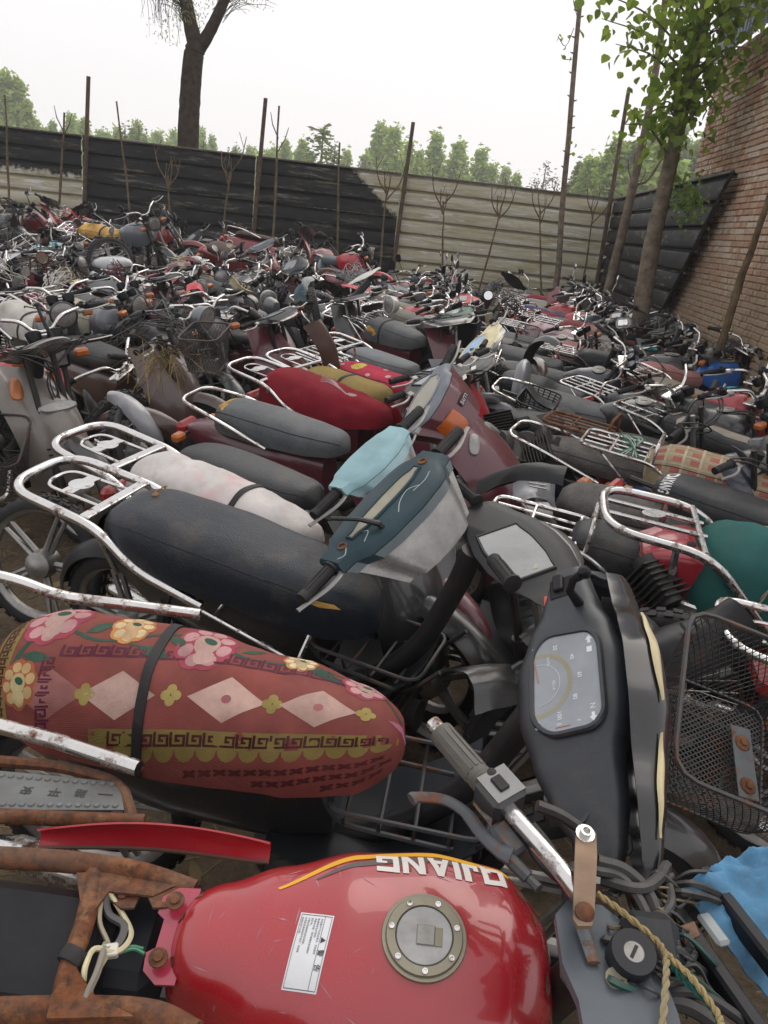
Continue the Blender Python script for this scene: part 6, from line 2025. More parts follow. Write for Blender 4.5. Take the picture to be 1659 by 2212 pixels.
for k in range(26):
    x, y = rs_.uniform(-.2, .28), rs_.uniform(-.12, .12); a = rs_.uniform(0, 6.28); l = rs_.uniform(.006, .035); w_ = rs_.uniform(.0003, .0011)
    dx, dy = math.cos(a) * l, math.sin(a) * l; nx, ny = -math.sin(a) * w_, math.cos(a) * w_
    drape(mb, qtop, [(x, y), (x + dx * .5 + nx, y + dy * .5 + ny), (x + dx, y + dy), (x + dx * .5 - nx, y + dy * .5 - ny)], [(0, 1, 2, 3)], .0004)
ob('scratches', mb, FLAT, tk, K('#b0808a'))
mb = MB()
for x, y, a, b_ in ((-.228, .03, .006, .012), (-.225, -.05, .005, .010), (.27, .10, .010, .014), (.29, .07, .006, .012), (.25, .135, .02, .008), (-.21, .06, .010, .006), (.305, -.02, .006, .02)):
    P = [(x + a * math.cos(t * .7) * rs_.uniform(.5, 1.2), y + b_ * math.sin(t * .7) * rs_.uniform(.5, 1.2)) for t in range(9)]; drape(mb, qtop, P, [tuple(range(9))], .0004)
ob('chips', mb, RUST, tk)
# rusty subframe
mb = MB()
for pts, r in (([(-90, 1848, .75), (150, 1862, .75), (300, 1885, .75), (420, 1925, .74)], .017), ([(-60, 2190, .73), (180, 2185, .73), (330, 2195, .73), (420, 2240, .73)], .020)):
    mb.tube(spline([L0(*p) for p in pts], 5), r, 10)
mb.tube(spline([L0(205, 1880, .745), L0(185, 1985, .745), L0(150, 2090, .74), L0(130, 2170, .735)], 4), .0150, 10)
def slab(mb, pts, z, t=.004):
    P = [L0(px, py, z) for px, py in pts]; n = len(P); dn = (Q.to_3x3() @ Vector((0, 0, -1))) * t
    mb.add(P + [p + dn for p in P], [tuple(range(n)), tuple(range(n, 2 * n))[::-1]] + [(k, n + k, n + (k + 1) % n, (k + 1) % n) for k in range(n)])
slab(mb, [(165, 1885), (300, 1880), (395, 1905), (330, 1935), (235, 1925), (205, 1965), (175, 1960)], .755)
slab(mb, [(110, 2150), (160, 2085), (205, 2150), (290, 2195), (100, 2200)], .750)
slab(mb, [(300, 1890), (420, 1925), (360, 1960), (330, 1960)], .752)
ob('rusty_subframe', mb, RUST, A0)
mb = MB(); slab(mb, [(247, 1910), (300, 1905), (305, 1930), (290, 1960), (262, 1962), (240, 1945)], .745); ob('slotted_bracket', mb, RUST, A0)
mb = MB(); p = L0(265, 1932, .747); mb.lathe([(.008, 0), (.008, .004), (0, .004)], 6, T(*p)); ob('rusty_bolt', mb, RUST, A0)
mb = MB(); c = L0(60, 2035, .70); mb.box((c.x - .03, c.y, c.z - .075), (.29, .175, .16), None, .018); ob('battery_box', mb, PLAST, A0, (.013, .014, .017))
mb = MB(); c = L0(285, 2010, .69); mb.box((c.x, c.y + .01, c.z - .06), (.10, .17, .12), None, .02); ob('air_box', mb, PLAST, A0, (.020, .023, .028))
for col, pts, r in ((K('#c9bf9a'), [(235, 1925, .75), (265, 1975, .735), (283, 2020, .735), (255, 2055, .74), (205, 2050, .745), (185, 2085, .75), (180, 2120, .74)], .0042), (K('#4a4a4c'), [(225, 1930, .75), (235, 1975, .735), (268, 2000, .735), (255, 2040, .74), (225, 2055, .74)], .006), (K('#9a8f78'), [(222, 1925, .75), (215, 1990, .74), (235, 2050, .735), (205, 2110, .745), (195, 2150, .74), (198, 2210, .72)], .0035),
                    (K('#7a7468'), [(228, 2040, .74), (210, 2100, .75), (185, 2160, .745), (185, 2220, .72)], .0055), (K('#2f7a55'), [(252, 2055, .735), (285, 2045, .73), (310, 2050, .73)], .0028), (K('#3a7f62'), [(252, 2060, .735), (288, 2050, .73), (312, 2060, .73)], .0026)):
    mb = MB(); mb.tube(spline([L0(*p) for p in pts], 6), r, 6); ob('wire', mb, WIRE, A0, col)
mb = MB(); c = L0(237, 2055, .738); mb.box((0, 0, 0), (.024, .018, .014), Matrix.Translation(c) @ RZ(15), .002); ob('connector', mb, PLASTG, A0, K('#c9c8ba'))
mb = MB(); c = L0(158, 2068, .745); mb.lathe([(.0185, -.010), (.0195, -.008), (.0195, .008), (.0185, .010)], 16, Matrix.Translation(c) @ RZ(-15) @ RX(90)); ob('rubber_clip', mb, RUBBER, A0)
# red side panel beyond the rail
pa_, pb_ = L0(78, 1815, .70), L0(580, 1845, .745)
def spanel(u, v):
    p = pa_.lerp(pb_, u)
    w = .062 * math.sin(math.pi * (.12 + .78 * (1 - u) ** .8)) ** .5
    bow = .018 * math.sin(math.pi * u)
    return p + Vector((0, .010 + bow * .5 - .014 * v + .014 * math.sin(3 * v), bow - w * (v - .35)))
mb = MB().shell(lambda u, v: spanel(u, 1 - v), 24, 8, .003); ob('side_panel', mb, PAINT, A0, K('#b41326'), sharp=60)
mb = MB(); mb.tube([spanel(u / 20, 1.0) for u in range(21)], .0035, 5); ob('panel_edge', mb, mat('brown primer', (.12, .065, .045), .8, dust=.2), A0)
# handlebar, grip, switch gear
BP = [L0(935, 1562, 1.03), L0(1060, 1705, 1.015), L0(1130, 1785, 1.005), L0(1200, 1865, .99), L0(1248, 1930, .975), L0(1290, 2000, .93), L0(1330, 2110, .90), L0(1400, 2260, .92), L0(1420, 2420, .95)]
mb = MB(); mb.tube(spline(BP, 5), .0125, 12); hb_ = ob('handlebar', mb, CHROME, A0)
mb = MB(); M = align(L0(1065, 1712, 1.015), L0(932, 1558, 1.03)); mb.lathe([(.013, -.002), (.022, 0), (.022, .004), (.0195, .008)] + [(.0195 - .0012 * (k % 2), .012 + k * .003) for k in range(7)] + [(.0185, .036), (.0175, .07), (.018, .11), (.0195, .126), (.0195, .131), (0, .132)], 18, M)
for k in range(12): mb.box((0, 0, 0), (.0025, .005, .085), M @ RZ(k * 30) @ T(.0182, 0, .082))
ob('grip', mb, mat('worn grip rubber', (.09, .085, .075), .6, dust=.5, vary=.25), A0)
sw = L0(1078, 1722, 1.015); MS = align(L0(1110, 1760, 1.01), L0(1045, 1685, 1.02)); MS.translation = sw
mb = MB(); mb.box((0, 0, 0), (.056, .056, .056), MS, .007); swb = ob('switch_box', mb, PLASTG, A0, (.02, .021, .024))
ct = (CAMP - atZ(1078, 1722, 1.015)).normalized(); ctl = Q.to_3x3() @ ct
up_ = MS.to_3x3() @ Vector((0, 0, 1))
ax_ = max([MS.to_3x3() @ Vector(a) for a in ((1, 0, 0), (-1, 0, 0), (0, 1, 0), (0, -1, 0))], key=lambda a: a.dot(ctl))
MSW = Matrix.Translation(sw + ax_ * .0285) @ ax_.to_track_quat('Z', 'Y').to_matrix().to_4x4()
mb = MB(); mb.prism([(-.024, -.024), (.024, -.024), (.024, .024), (-.024, .024)], .003, MSW); ob('switch_plate', mb, mat('scuffed plate', (.16, .165, .17), .35, metal=.6, dust=.2), swb)
mb = MB(); mb.box((.002, 0, .0045), (.016, .024, .004), MSW, .001); ob('dip_switch', mb, RUBBER, swb)
mb = MB(); mb.lathe([(.007, 0), (.007, .012), (0, .013)], 12, Matrix.Translation(sw - up_ * .0 + (MS.to_3x3() @ Vector((0, .0, .0))) + ax_ * .02 + up_ * .022)); ob('horn_button', mb, RUBBER, swb)
mb = MB(); LVP = [L0(1105, 1850, .985), L0(1075, 1835, .985), L0(1040, 1800, .985), L0(1005, 1755, .985), L0(960, 1728, .985), L0(905, 1722, .985), L0(888, 1727, .985)]
mb.tube(spline(LVP, 5), [.014, .013, .012, .0115, .011] + [.0095] * 10 + [.0085] * 12 + [.010] * 4, 8, flat=.6); ob('clutch_lever', mb, STEEL, A0, K('#3a4048'))
mb = MB(); mb.box((0, 0, 0), (.05, .03, .022), Matrix.Translation(L0(1095, 1815, .985)) @ RZ(-50), .005); mb.tube([L0(1095, 1850, .98), L0(1140, 1895, .97)], .0095, 8); mb.tube([L0(1130, 1885, .97), L0(1165, 1920, .97)], .0065, 8); ob('lever_perch', mb, STEEL, A0, K('#33373c'))
# clamp, bracket, ignition
mb = MB(); slab(mb, [(1200, 1975), (1225, 1945), (1300, 1955), (1345, 1990), (1352, 2015), (1335, 2050), (1350, 2085), (1400, 2095), (1440, 2125), (1465, 2190), (1500, 2330), (1280, 2330), (1250, 2160), (1215, 2080)], .962, .012); tc_ = ob('top_clamp', mb, PLAST, A0, K('#4d545b'))
mb = MB(); a, b_ = L0(1255, 2000, .967), L0(1283, 2080, .967); mb.tube([a, b_], .008, 8, flat=.4); ob('clamp_slot', mb, STEEL, tc_, K('#5c636a'))
mb = MB(); mb.lathe([(.012, 0), (.0125, .002), (0, .0025)], 14, Matrix.Translation(L0(1330, 2115, .964))); ob('clamp_dimple', mb, FLAT, tc_, K('#8f8672'))
mb = MB(); slab(mb, [(1244, 1795), (1252, 1785), (1276, 1785), (1288, 1800), (1290, 1850), (1284, 1985), (1278, 2000), (1248, 2000), (1238, 1985), (1240, 1900)], 1.004, .005); br = ob('rusty_strap', mb, mat('brown rusty strap', (.20, .125, .075), .8, dust=.35, vary=.3, bump=.5, bscale=60, rust=.35), A0)
mb = MB(); mb.lathe([(.013, 0), (.013, .004), (.008, .004), (.0078, .012), (.005, .012), (.005, .002), (0, .002)], 14, Matrix.Translation(L0(1263, 1803, 1.005))); ob('hollow_bolt', mb, CHROMER, br)
mb = MB(); mb.lathe([(.012, 0), (.012, .004), (.008, .006), (0, .007)], 12, Matrix.Translation(L0(1262, 1972, 1.005))); ob('rusty_bolt', mb, RUST, br)
mb = MB(); c = L0(1368, 2058, .985); mb.lathe([(.026, -.05), (.0275, 0), (.026, .004), (.012, .004)], 24, Matrix.Translation(c), caps=False); ig = ob('ignition_switch', mb, PLAST, A0, (.02, .022, .026))
mb = MB(); mb.lathe([(.0125, .0035), (0, .0035)], 20, Matrix.Translation(c), caps=False); ob('ignition_barrel', mb, ALUM, ig)
mb = MB(); mb.box((0, 0, .0040), (.004, .016, .001), Matrix.Translation(c) @ RZ(-30)); ob('key_slot', mb, RUBBER, ig)
mb = MB(); mb.box((0, 0, 0), (.07, .08, .05), Matrix.Translation(L0(1405, 2050, .955)), .014); ob('switch_base', mb, PLAST, A0, (.022, .024, .028))
# headlamp bracket with white housings
MF = align(L0(1500, 1945, .93), L0(1680, 2190, .93))
mb = MB()
for s in (-1, 1): mb.box((s * .038, 0, .13), (.02, .03, .34), MF, .004)
for z in (.0, .30): mb.box((0, 0, z), (.08, .028, .018), MF, .004)
ob('instrument_frame', mb, PLAST, A0, (.010, .011, .014))
for z, l in ((.05, .05), (.22, .11)):
    mb = MB(); mb.box((-.006, .004, z), (.020, .010, l), MF, .004); ob('white_housing', mb, PLAST, A0, K('#8f9596'))
mb = MB(); slab(mb, [(1470, 2000), (1500, 1990), (1512, 2020), (1480, 2035)], .965, .003); ob('rusty_tab', mb, RUST, A0)
for k, (pts, r) in enumerate((([(1290, 1860, .99), (1350, 1880, .985), (1400, 1930, .97), (1430, 2010, .95)], .009), ([(1285, 1880, .985), (1340, 1895, .98), (1385, 1950, .97), (1420, 2040, .95)], .007), ([(1300, 1900, .97), (1380, 1920, .98), (1420, 1900, .97), (1440, 1870, .95)], .008),
      ([(1430, 2160, .93), (1500, 2180, .93), (1600, 2250, .93)], .010), ([(1440, 2140, .94), (1520, 2150, .94), (1640, 2230, .92)], .007), ([(1420, 1990, .96), (1450, 1950, .97), (1440, 1890, .95)], .006), ([(1400, 2120, .95), (1460, 2120, .96), (1500, 2060, .95)], .005), ([(1150, 1780, .99), (1190, 1830, .97), (1230, 1900, .95), (1300, 1990, .90)], .005), ([(1130, 1800, .99), (1160, 1860, .96), (1240, 1930, .93)], .0045), ([(1160, 1740, .96), (1210, 1760, .95), (1270, 1800, .93)], .009))):
    mb = MB(); mb.tube(spline([L0(*p) for p in pts], 6), r, 7); ob('cable', mb, WIRE, A0, (.016, .017, .02))
for col, pts, r in ((K('#a89468'), [(1290, 1930, 1.0), (1350, 1975, .99), (1420, 2035, .985), (1440, 2070, .98)], .0035), (K('#a89a78'), [(1440, 2060, .98), (1438, 2130, .98), (1430, 2230, .97)], .0036), (K('#2a6a62'), [(1440, 2065, .98), (1470, 2110, .97), (1540, 2180, .96), (1560, 2230, .96)], .003), (K('#b3a070'), [(1445, 2065, .982), (1500, 2120, .975), (1550, 2190, .965), (1560, 2230, .965)], .0035), (K('#8f1f22'), [(1420, 2000, .975), (1435, 2040, .97), (1440, 2060, .96)], .003)):
    for o_ in (0, math.pi):
        mb = MB(); mb.tube(twist([L0(*p) for p in pts], .002, .7, o_), r * .75, 5); ob('cord', mb, CLOTH, A0, col)
# fork, wheel and engine below
mb = MB()
for s in (-1, 1): mb.tube([(.36, s * .09, .96), (.62, s * .09, .29)], .018, 8)
ob('fork', mb, ALUM, A0)
w_ = ob('wheel', tyre_m(), RUBBER, A0, None, T(.64, 0, .285)); ob('rim', rim_m('alloy'), ALUM, w_)
w_ = ob('wheel', tyre_m(), RUBBER, A0, None, T(-.66, 0, .285)); ob('rim', rim_m('alloy'), ALUM, w_)
ob('engine', engine_m('moto'), GREASE, A0, None, T(-.06, 0, 0)); ob('frame', moto_frame_m(), BLACK, A0, None, T(-.07, 0, -.04))
for k in range(60):
    rq = random.Random(k); x0, y0 = rq.uniform(1300, 1460), rq.uniform(1900, 2120)
    mb = MB(); mb.tube(spline([L0(x0, y0, .95), L0(x0 + rq.uniform(10, 60), y0 + rq.uniform(-30, 30), .97), L0(x0 + rq.uniform(40, 120), y0 + rq.uniform(0, 70), .93), L0(x0 + rq.uniform(60, 160), y0 + rq.uniform(30, 140), .86)], 5), rq.choice((.0018, .0022, .003, .005)), 5); ob('wire', mb, WIRE, A0, rq.choice(((.016, .017, .02), (.02, .02, .02), K('#2a2d30'), K('#6b5a3c'), K('#1f4a44'))))
# ================================================= things lying on the front bikes
c = [atZ(1462, 1935, .93), atZ(1640, 1822, .98), atZ(1850, 1900, .95), atZ(1740, 2200, .90)]
def rag(u, v):
    p = c[0].lerp(c[1], u).lerp(c[3].lerp(c[2], u), v)
    return p + Vector((0, 0, 0.012 * math.sin(u * 5 + v * 3) + .016 * abs(noise.noise((u * 4 + v, v * 5, 2))) + .008 * abs(math.sin(u * 9 - v * 5)) + .006 * noise.noise((u * 16, v * 16, 4)) - .05 * (1 - u) * v))
o = ob('blue_rag', MB().shell(lambda u, v: rag(v, u), 26, 26, .003), mat('blue felt', K('#4f86ab'), .95, dust=.3, vary=.3, bump=.7, bscale=130, spec=.1, stain=.25), None, None, None, 70)
tag(o, 'light blue felt rag draped over the instrument frame of the red tanked motorcycle', 'cloth')
# embossed plate in a rusty tube frame
pt = thing('footplate_frame', 'embossed grey plate in a rusty tube frame lying between red tank and flowered seat', 'metal plate', T(*atZ(130, 1710, .66)))
bpy.context.view_layer.update(); PQ = pt.matrix_world.inverted()
def L9(px, py, z): return PQ @ atZ(px, py, z)
mb = MB(); mb.tube(fillet([L9(-60, 1640, .66), L9(130, 1655, .66), L9(262, 1690, .66), L9(285, 1770, .66)], .05, 5), .012, 8); mb.tube([L9(-60, 1760, .66), L9(130, 1768, .66), L9(312, 1775, .66)], .014, 10); ob('tube_frame', mb, RUST, pt)
e0, e1, e2, e3 = L9(-60, 1662, .665), L9(258, 1692, .665), L9(268, 1752, .665), L9(-60, 1752, .665)
ex = (e1 - e0).normalized(); ey = (e0 - e3); ey = (ey - ex * ey.dot(ex)).normalized(); ez = ex.cross(ey); MT = Matrix((ex, ey, ez)).transposed().to_4x4()
PLM = mat('dirty plate', (.13, .145, .15), .6, metal=.3, dust=.6, vary=.2, bump=.3, stain=.4)
mb = MB().shell(lambda u, v: e0.lerp(e1, u).lerp(e3.lerp(e2, u), v), 6, 4, .003); pp = ob('plate', mb, PLM, pt)
mb = MB()
for k in range(13):
    for v in (.13, .87):
        q = e0.lerp(e1, .20 + k * .062).lerp(e3.lerp(e2, .20 + k * .062), v); mb.lathe([(.0065, 0), (.005, .003), (0, .0035)], 10, Matrix.Translation(q + ez * .003))
ob('embossed_dots', mb, PLM, pp)
mb = MB()
for u, s in ((.36, '安'), (.55, '平'), (.72, '路'), (.89, '一')):
    q = e0.lerp(e1, u).lerp(e3.lerp(e2, u), .5); flat_text(mb, s, .022 if s != '一' else .003, Matrix.Translation(q + ez * .0042) @ MT @ RZ(180), .01)
ob('plate_lettering', mb, FLAT, pp, K('#1d1f21'))
# tyre with raised size marking under the flowered seat
ty = thing('spare_tyre', 'worn black tyre with white size marking lying under the flowered seat', 'tyre', T(-.06, 1.28, .20) @ RZ(-4) @ RX(60))
ob('tread', tyre_m(.27, .05), RUBBER, ty)
mb = MB(); flat_text(mb, 'RT100-15', .016, T(.02, .0, 0)); o = ob('size_marking', mb, FLAT, ty, K('#7c8084'), T(.0, -.0505, .215) @ RX(90))
# ---------------------------------------------------------------- the bikes one can tell apart, row by row
def B(kind, r, f, z=.79, yaw=None, dyaw=0, **kw):
    X, Y, a = seat_at(r, f, z)
    return bike(kind, X, Y, (a if yaw is None else yaw) + dyaw, **kw)
MIDS = [
 # middle column, going away
 ('cub', (400, 968), (712, 1072), dict(body='maroon', cowl='lblue', cowl_front='lblue', cowl_kind='std', seat='flat', seat_col=K('#2c2f31'), rack=None, steer=-14, lean=4, gauge=False, skip=('cables', 'rear_cowl', 'front_cowl', 'headlight_lens', 'grip', 'lever'),
      lens_mat=LENS, mirrors='', label='step-through bike with cracked pale blue handlebar cowl and low charcoal seat')),
 ('cub', (650, 793), (872, 853), dict(body='maroon', cowl='dgrey', seat='flat', seat_col='tan', seat_mat=CLOTH, wr=.006, strap=-.30, rack='loop', steer=-12, cowl_kind='std', label='bike with a tan cloth seat cover held by a dark strap')),
 ('cub', (735, 788), (905, 832), dict(body='red', cowl='dgrey', seat='flat', seat_col=K('#c0304f'), seat_mat=PRINT, rack='grid', rack_mat=CHROMER, steer=15, label='small bike with pink flowered seat cover and bent wire carrier')),
 ('cub', (742, 752), (925, 800), dict(body='grey', cowl='cream', cowl_front='cream', cowl_kind='round', gauge_mat=mat('blue dial', K('#4f93c4'), .25, coat=.6, dust=.15), hx=.14, hz=.03, fs=1.15, froll=18, ftilt=20, skip=('cables',), seat='flat', seat_col=K('#5d646b'), seat_mat=VINYLD, rack='loop', steer=14, basket=None, label='bike with cream handlebar cowl and blue speedometer face')),
 ('cub', (765, 690), (952, 738), dict(body='maroon', cowl='dgrey', cowl_front='black', cowl_kind='big', seat='bulk', seat_col=K('#4d5054'), seat_mat=VINYLD, strap=-.36, rack='grid', steer=-25, label='maroon bike with thick grey seat torn at the tail and white grid rack')),
 ('moto', (800, 664), (985, 712), dict(body='grey', cowl='dgrey', seat='cub', seat_col=K('#6a655d'), seat_mat=VINYLD, rack='loop', steer=12, label='bike with dusty brown grey seat beside the thick torn seat')),
 ('moto', (760, 650), (930, 690), dict(body='red', cowl='dgrey', seat='moto', seat_col=K('#55606a'), seat_mat=VINYLD, rack='loop', steer=16, label='red tanked motorcycle with blue grey seat in the middle row')),
 ('moto', (775, 628), (900, 660), dict(body='red', cowl='black', seat='flat', seat_col=K('#3c444c'), seat_mat=VINYLD, rack='loop', steer=-10, mirrors='R', label='motorcycle with long flat slate seat and two stacked chrome rails')),
 ('moto', (800, 603), (905, 630), dict(body='pink', cowl='black', seat='flat', seat_col='khaki', seat_mat=CLOTH, wr=.008, rack='wide', steer=14, mirrors='R', label='motorcycle with a cream padded bundle tied over its seat')),
 ('cub', (640, 648), (760, 690), dict(body='black', cowl='black', seat='flat', seat_col='black', rack='loop', steer=5, rim='wire', label='black bike with a fat spare tyre beside its seat')),
 # right column
 ('moto', (1900, 1450), (2350, 1530), dict(z_=.79, body='red', cowl='black', seat='moto', seat_col='black', rack='loop', lean=6, label='bike whose chrome luggage hoop pokes in beside the wire basket')),
 ('moto', (1445, 1052), (1730, 1128), dict(body='darkred', cowl='black', seat='cub', seat_col=K('#24282c'), rack=None, steer=12, lean=8, label='black seated motorcycle with white maker lettering on the seat tail')),
 ('cub', (1445, 1000), (1690, 1052), dict(body='blue', cowl='dgrey', seat='bulk', seat_col=K('#b3a184'), seat_mat=CLOTH, strap=.0, rack='grid', rack_mat=CHROMER, label='bike with beige and red chequered seat cover and cord tied rack')),
 ('moto', (1352, 955), (1560, 1000), dict(body='black', cowl='black', seat='flat', seat_col='black', rack='grid', rack_mat=RUST, lean=4, label='motorcycle with brown rusted grid rack above a big red tail lamp')),
 ('moto', (1440, 905), (1650, 968), dict(body='black', cowl='black', seat='cub', seat_col=K('#26282a'), rack='wide', rack_mat=CHROMER, label='black motorcycle with white patches torn into its seat')),
 ('moto', (1318, 858), (1500, 908), dict(body='black', cowl='black', seat='cub', seat_col=K('#2f3337'), rack='grid', label='motorcycle with stitched cross pattern on a black seat')),
 ('moto', (1470, 868), (1650, 912), dict(body='darkred', cowl='black', seat='flat', seat_col=K('#3a3d3f'), rack=None, label='dark seat with a sun-split front edge beside the stitched seat')),
 ('moto', (1392, 815), (1562, 868), dict(body='red', tank_col='red', cap='blue', cowl='black', seat='flat', seat_col='khaki', seat_mat=VINYLD, wr=.003, strap=-.3, rack='loop', rack_mat=CHROMER, label='motorcycle with dusty khaki seat, curled torn edge and red tank')),
 ('moto', (1390, 800), (1535, 806), dict(body='blue', tank_col='blue', cowl='black', seat='moto', seat_col='pink', seat_mat=CLOTH, rack='wide', rack_mat=CHROMER, cap='long', label='bright blue motorcycle with faded pink seat and indigo cover edge')),
 ('moto', (1235, 764), (1412, 788), dict(body='navy', tank_col=K('#22262f'), cowl='black', seat='cub', seat_col=K('#25282b'), rack='grid', rack_mat=CHROMER, cap='long', steer=-20, label='black tanked motorcycle with blue chequered cloth over half its seat')),
 ('moto', (1228, 736), (1404, 760), dict(body='black', tank_col=K('#30363d'), cowl='black', seat='flat', seat_col=K('#8f8b82'), seat_mat=CLOTH, rack=None, cap='long', steer=10, label='motorcycle with grey diamond patterned seat cover')),
 ('cub', (1255, 726), (1388, 744), dict(body='black', cowl='black', seat='flat', seat_col='brick', seat_mat=CLOTH, rack=None, steer=18, label='bike with plain brick red wedge shaped seat pad')),
 ('cub', (1205, 703), (1338, 724), dict(body='brown', cowl='black', seat='bulk', seat_col=K('#8d4a49'), seat_mat=CLOTH, rack='wide', steer=-12, label='bike with dusty red seat cover bearing a pale flower print')),
 ('cub', (1150, 712), (1252, 728), dict(body='black', cowl='dgrey', seat='bulk', seat_col=K('#c9b3b4'), seat_mat=TOWEL, rack='grid', basket='mesh', steer=10, label='bike with white and pink floral towel over its short seat')),
 ('moto', (1182, 690), (1292, 704), dict(body='black', tank_col='black', cowl='dgrey', seat='flat', seat_col='brown', seat_mat=VINYLD, rack='wide', steer=-30, mirrors='', label='black motorcycle with cracked brown seat and round speedometer')),
 ('moto', (1140, 672), (1232, 686), dict(body='purple', tank_col='red', cowl='black', cap='blue', seat='moto', seat_col='purple', seat_mat=CLOTH, rack='wide', steer=15, label='red tanked motorcycle with an indigo cloth saddle')),
 ('moto', (1105, 655), (1205, 672), dict(body='red', tank_col='red', cowl='black', cap='long', seat='flat', seat_col='grey', seat_mat=VINYLD, rack='wide', steer=-14, label='bright red tanked motorcycle with pale grey flat seat')),
 # left column
 ('moto', (-190, 745), (10, 790), dict(body='red', tank_col=K('#c3283c'), cowl='black', seat='moto', seat_col='dgrey', rack='grid', steer=-38, head='square', label='motorcycle with rosy red tank and a square black instrument box')),
 ('moto', (-20, 640), (152, 738), dict(dyaw=8, body='black', cowl='black', seat='bulk', seat_col=K('#b9b6b0'), seat_mat=TOWEL, wr=.006, strap=-.12, rack='loop', steer=-25, label='bike with grubby white canvas seat cover strapped across')),
 ('moto', (108, 654), (232, 690), dict(body='navy', cowl='black', seat='bulk', seat_col=K('#8f8d7b'), seat_mat=VINYLD, rack='grid', steer=18, label='bike with quilted cream topped seat and white grid rack')),
 ('moto', (120, 628), (276, 672), dict(body='black', cowl='black', seat='flat', seat_col=K('#4c5157'), seat_mat=VINYLD, rack='wide', steer=-25, label='long flat slate grey seated bike behind the quilted seat')),
 ('cub', (255, 616), (330, 640), dict(body='maroon', cowl='dgrey', seat='flat', seat_col='grey', seat_mat=VINYLD, rack='grid', topbox='grey', steer=10, label='bike carrying a silver grey plastic top box')),
 ('moto', (392, 586), (515, 640), dict(body='grey', tank_col='white', cowl='grey', seat='bulk', seat_col=K('#b5ab9b'), seat_mat=CLOTH, wr=.01, rack='loop', steer=-12, label='motorcycle wrapped in a loose cream cloth with brown stains')),
 ('moto', (300, 618), (400, 650), dict(body='silver', tank_col='pink', cowl='silver', seat='flat', seat_col='grey', seat_mat=VINYLD, rack='loop', steer=18, mirrors='', label='motorcycle with silver headlamp shell and faded pink tank')),
 ('moto', (470, 582), (560, 612), dict(body='maroon', cowl='dgrey', seat='flat', seat_col='grey', seat_mat=VINYLD, rack='wide', steer=0, mirrors='r', label='maroon bike with round mirror on a tall stem')),
 ('cub', (90, 720), (330, 790), dict(body='brown', cowl='dgrey', seat='flat', seat_col='black', rack=None, steer=30, basket='mesh', skip=('front_cowl', 'headlight_lens', 'rear_cowl', 'gauge'), label='stripped dark bike with a wire basket full of straw')),
 ('moto', (260, 690), (420, 740), dict(body='black', cowl='dgrey', seat='flat', seat_col='black', rack=None, steer=-10, cowl_kind='round', label='black bike with loose headlamp bowl and hanging cables')),
 ('cub', (420, 690), (560, 735), dict(body='maroon', cowl='black', seat='flat', seat_col='black', rack=None, steer=20, label='maroon bike with wide apron facing the straw basket')),
]
MP = {}
for kind, r, f, kw in MIDS:
    kw = dict(kw); kw.pop('z_', None)
    dy = kw.pop('dyaw', 0)
    MP[kw['label']] = (B(kind, r, f, .74, None, dy, **kw), kw['seat'])

cowl3(next(v for k, v in MP.items() if 'pale blue' in k)[0], (795, 985), 1.02, (.50, .72, .46), (-.42, -.36, .80), (.76, -.05, -.60), [(-.18, .036), (-.15, .042), (-.12, .062), (-.03, .074), (.05, .070), (.11, .058), (.14, .042), (.17, .036)], .13, .05, K('#86a8ae'), K('#86a8ae'), LENS, None)
# prints, tears and tied cords on those seats
def deco(key, name, figs, col, m=None, off=.001):
    P, st = next(v for k, v in MP.items() if key in k)
    if 'seat' not in P: return
    g = seat_fn(SEATS[st], n=seat_n(st, 0)); tab = SEATS[st]; sl = (tab[-1][0] - tab[0][0], .46)
    mb = MB()
    for F in figs: drape(mb, g, F, [tuple(range(len(F)))], off, .045, sl)
    ob(name, mb, m or PRINT, P['seat'], col)
rd = random.Random(9)
deco('chequered seat cover', 'red_check', [rect(.08 + .105 * i, .16 + .13 * j, .135 + .105 * i, .225 + .13 * j) for i in range(9) for j in range(6)], K('#b06a5c'))
deco('chequered seat cover', 'pale_line', [rect(.03 + .105 * i, .08, .045 + .105 * i, .92) for i in range(9)] + [rect(.03, .12 + .13 * j, .97, .135 + .13 * j) for j in range(6)], K('#c9bda0'), off=.0015)
deco('diamond patterned', 'diamond_line', [[(a, .1), (a + .02, .1), (a + .27, .9), (a + .25, .9)] for a in [.02 + .11 * i for i in range(7)]] + [[(a + .25, .1), (a + .27, .1), (a + .02, .9), (a, .9)] for a in [.02 + .11 * i for i in range(7)]], K('#c4c0b6'))
deco('blue chequered cloth', 'blue_cloth', [rect(.52, .06, .98, .7)], K('#2b4466'))
deco('blue chequered cloth', 'white_line', [rect(.54 + .06 * i, .06, .552 + .06 * i, .7) for i in range(7)] + [rect(.52, .1 + .09 * j, .98, .112 + .09 * j) for j in range(7)], K('#9fb4c4'), off=.0016)
def blot(u, v, a, b, n=11): return [(u + a * math.cos(t * 6.28 / n) * rd.uniform(.5, 1.2), v + b * math.sin(t * 6.28 / n) * rd.uniform(.5, 1.2)) for t in range(n)]
deco('white patches torn', 'torn_patch', [blot(.10, .5, .06, .10), blot(.66, .45, .30, .10), blot(.45, .42, .08, .06), blot(.22, .35, .03, .12)], K('#b9b0a2'), CLOTH)
MP['split at the tail'] = (A4, 'cub')
deco('split at the tail', 'bare_foam', [blot(.06, .5, .06, .22), blot(.10, .36, .04, .10)], (1, 1, 1), FOAM)
deco('torn at the tail and white', 'bare_foam', [blot(.20, .13, .12, .07), blot(.30, .10, .05, .06)], (1, 1, 1), FOAM)
deco('beside the thick torn', 'bare_foam', [blot(.55, .55, .05, .05)], (1, 1, 1), FOAM)
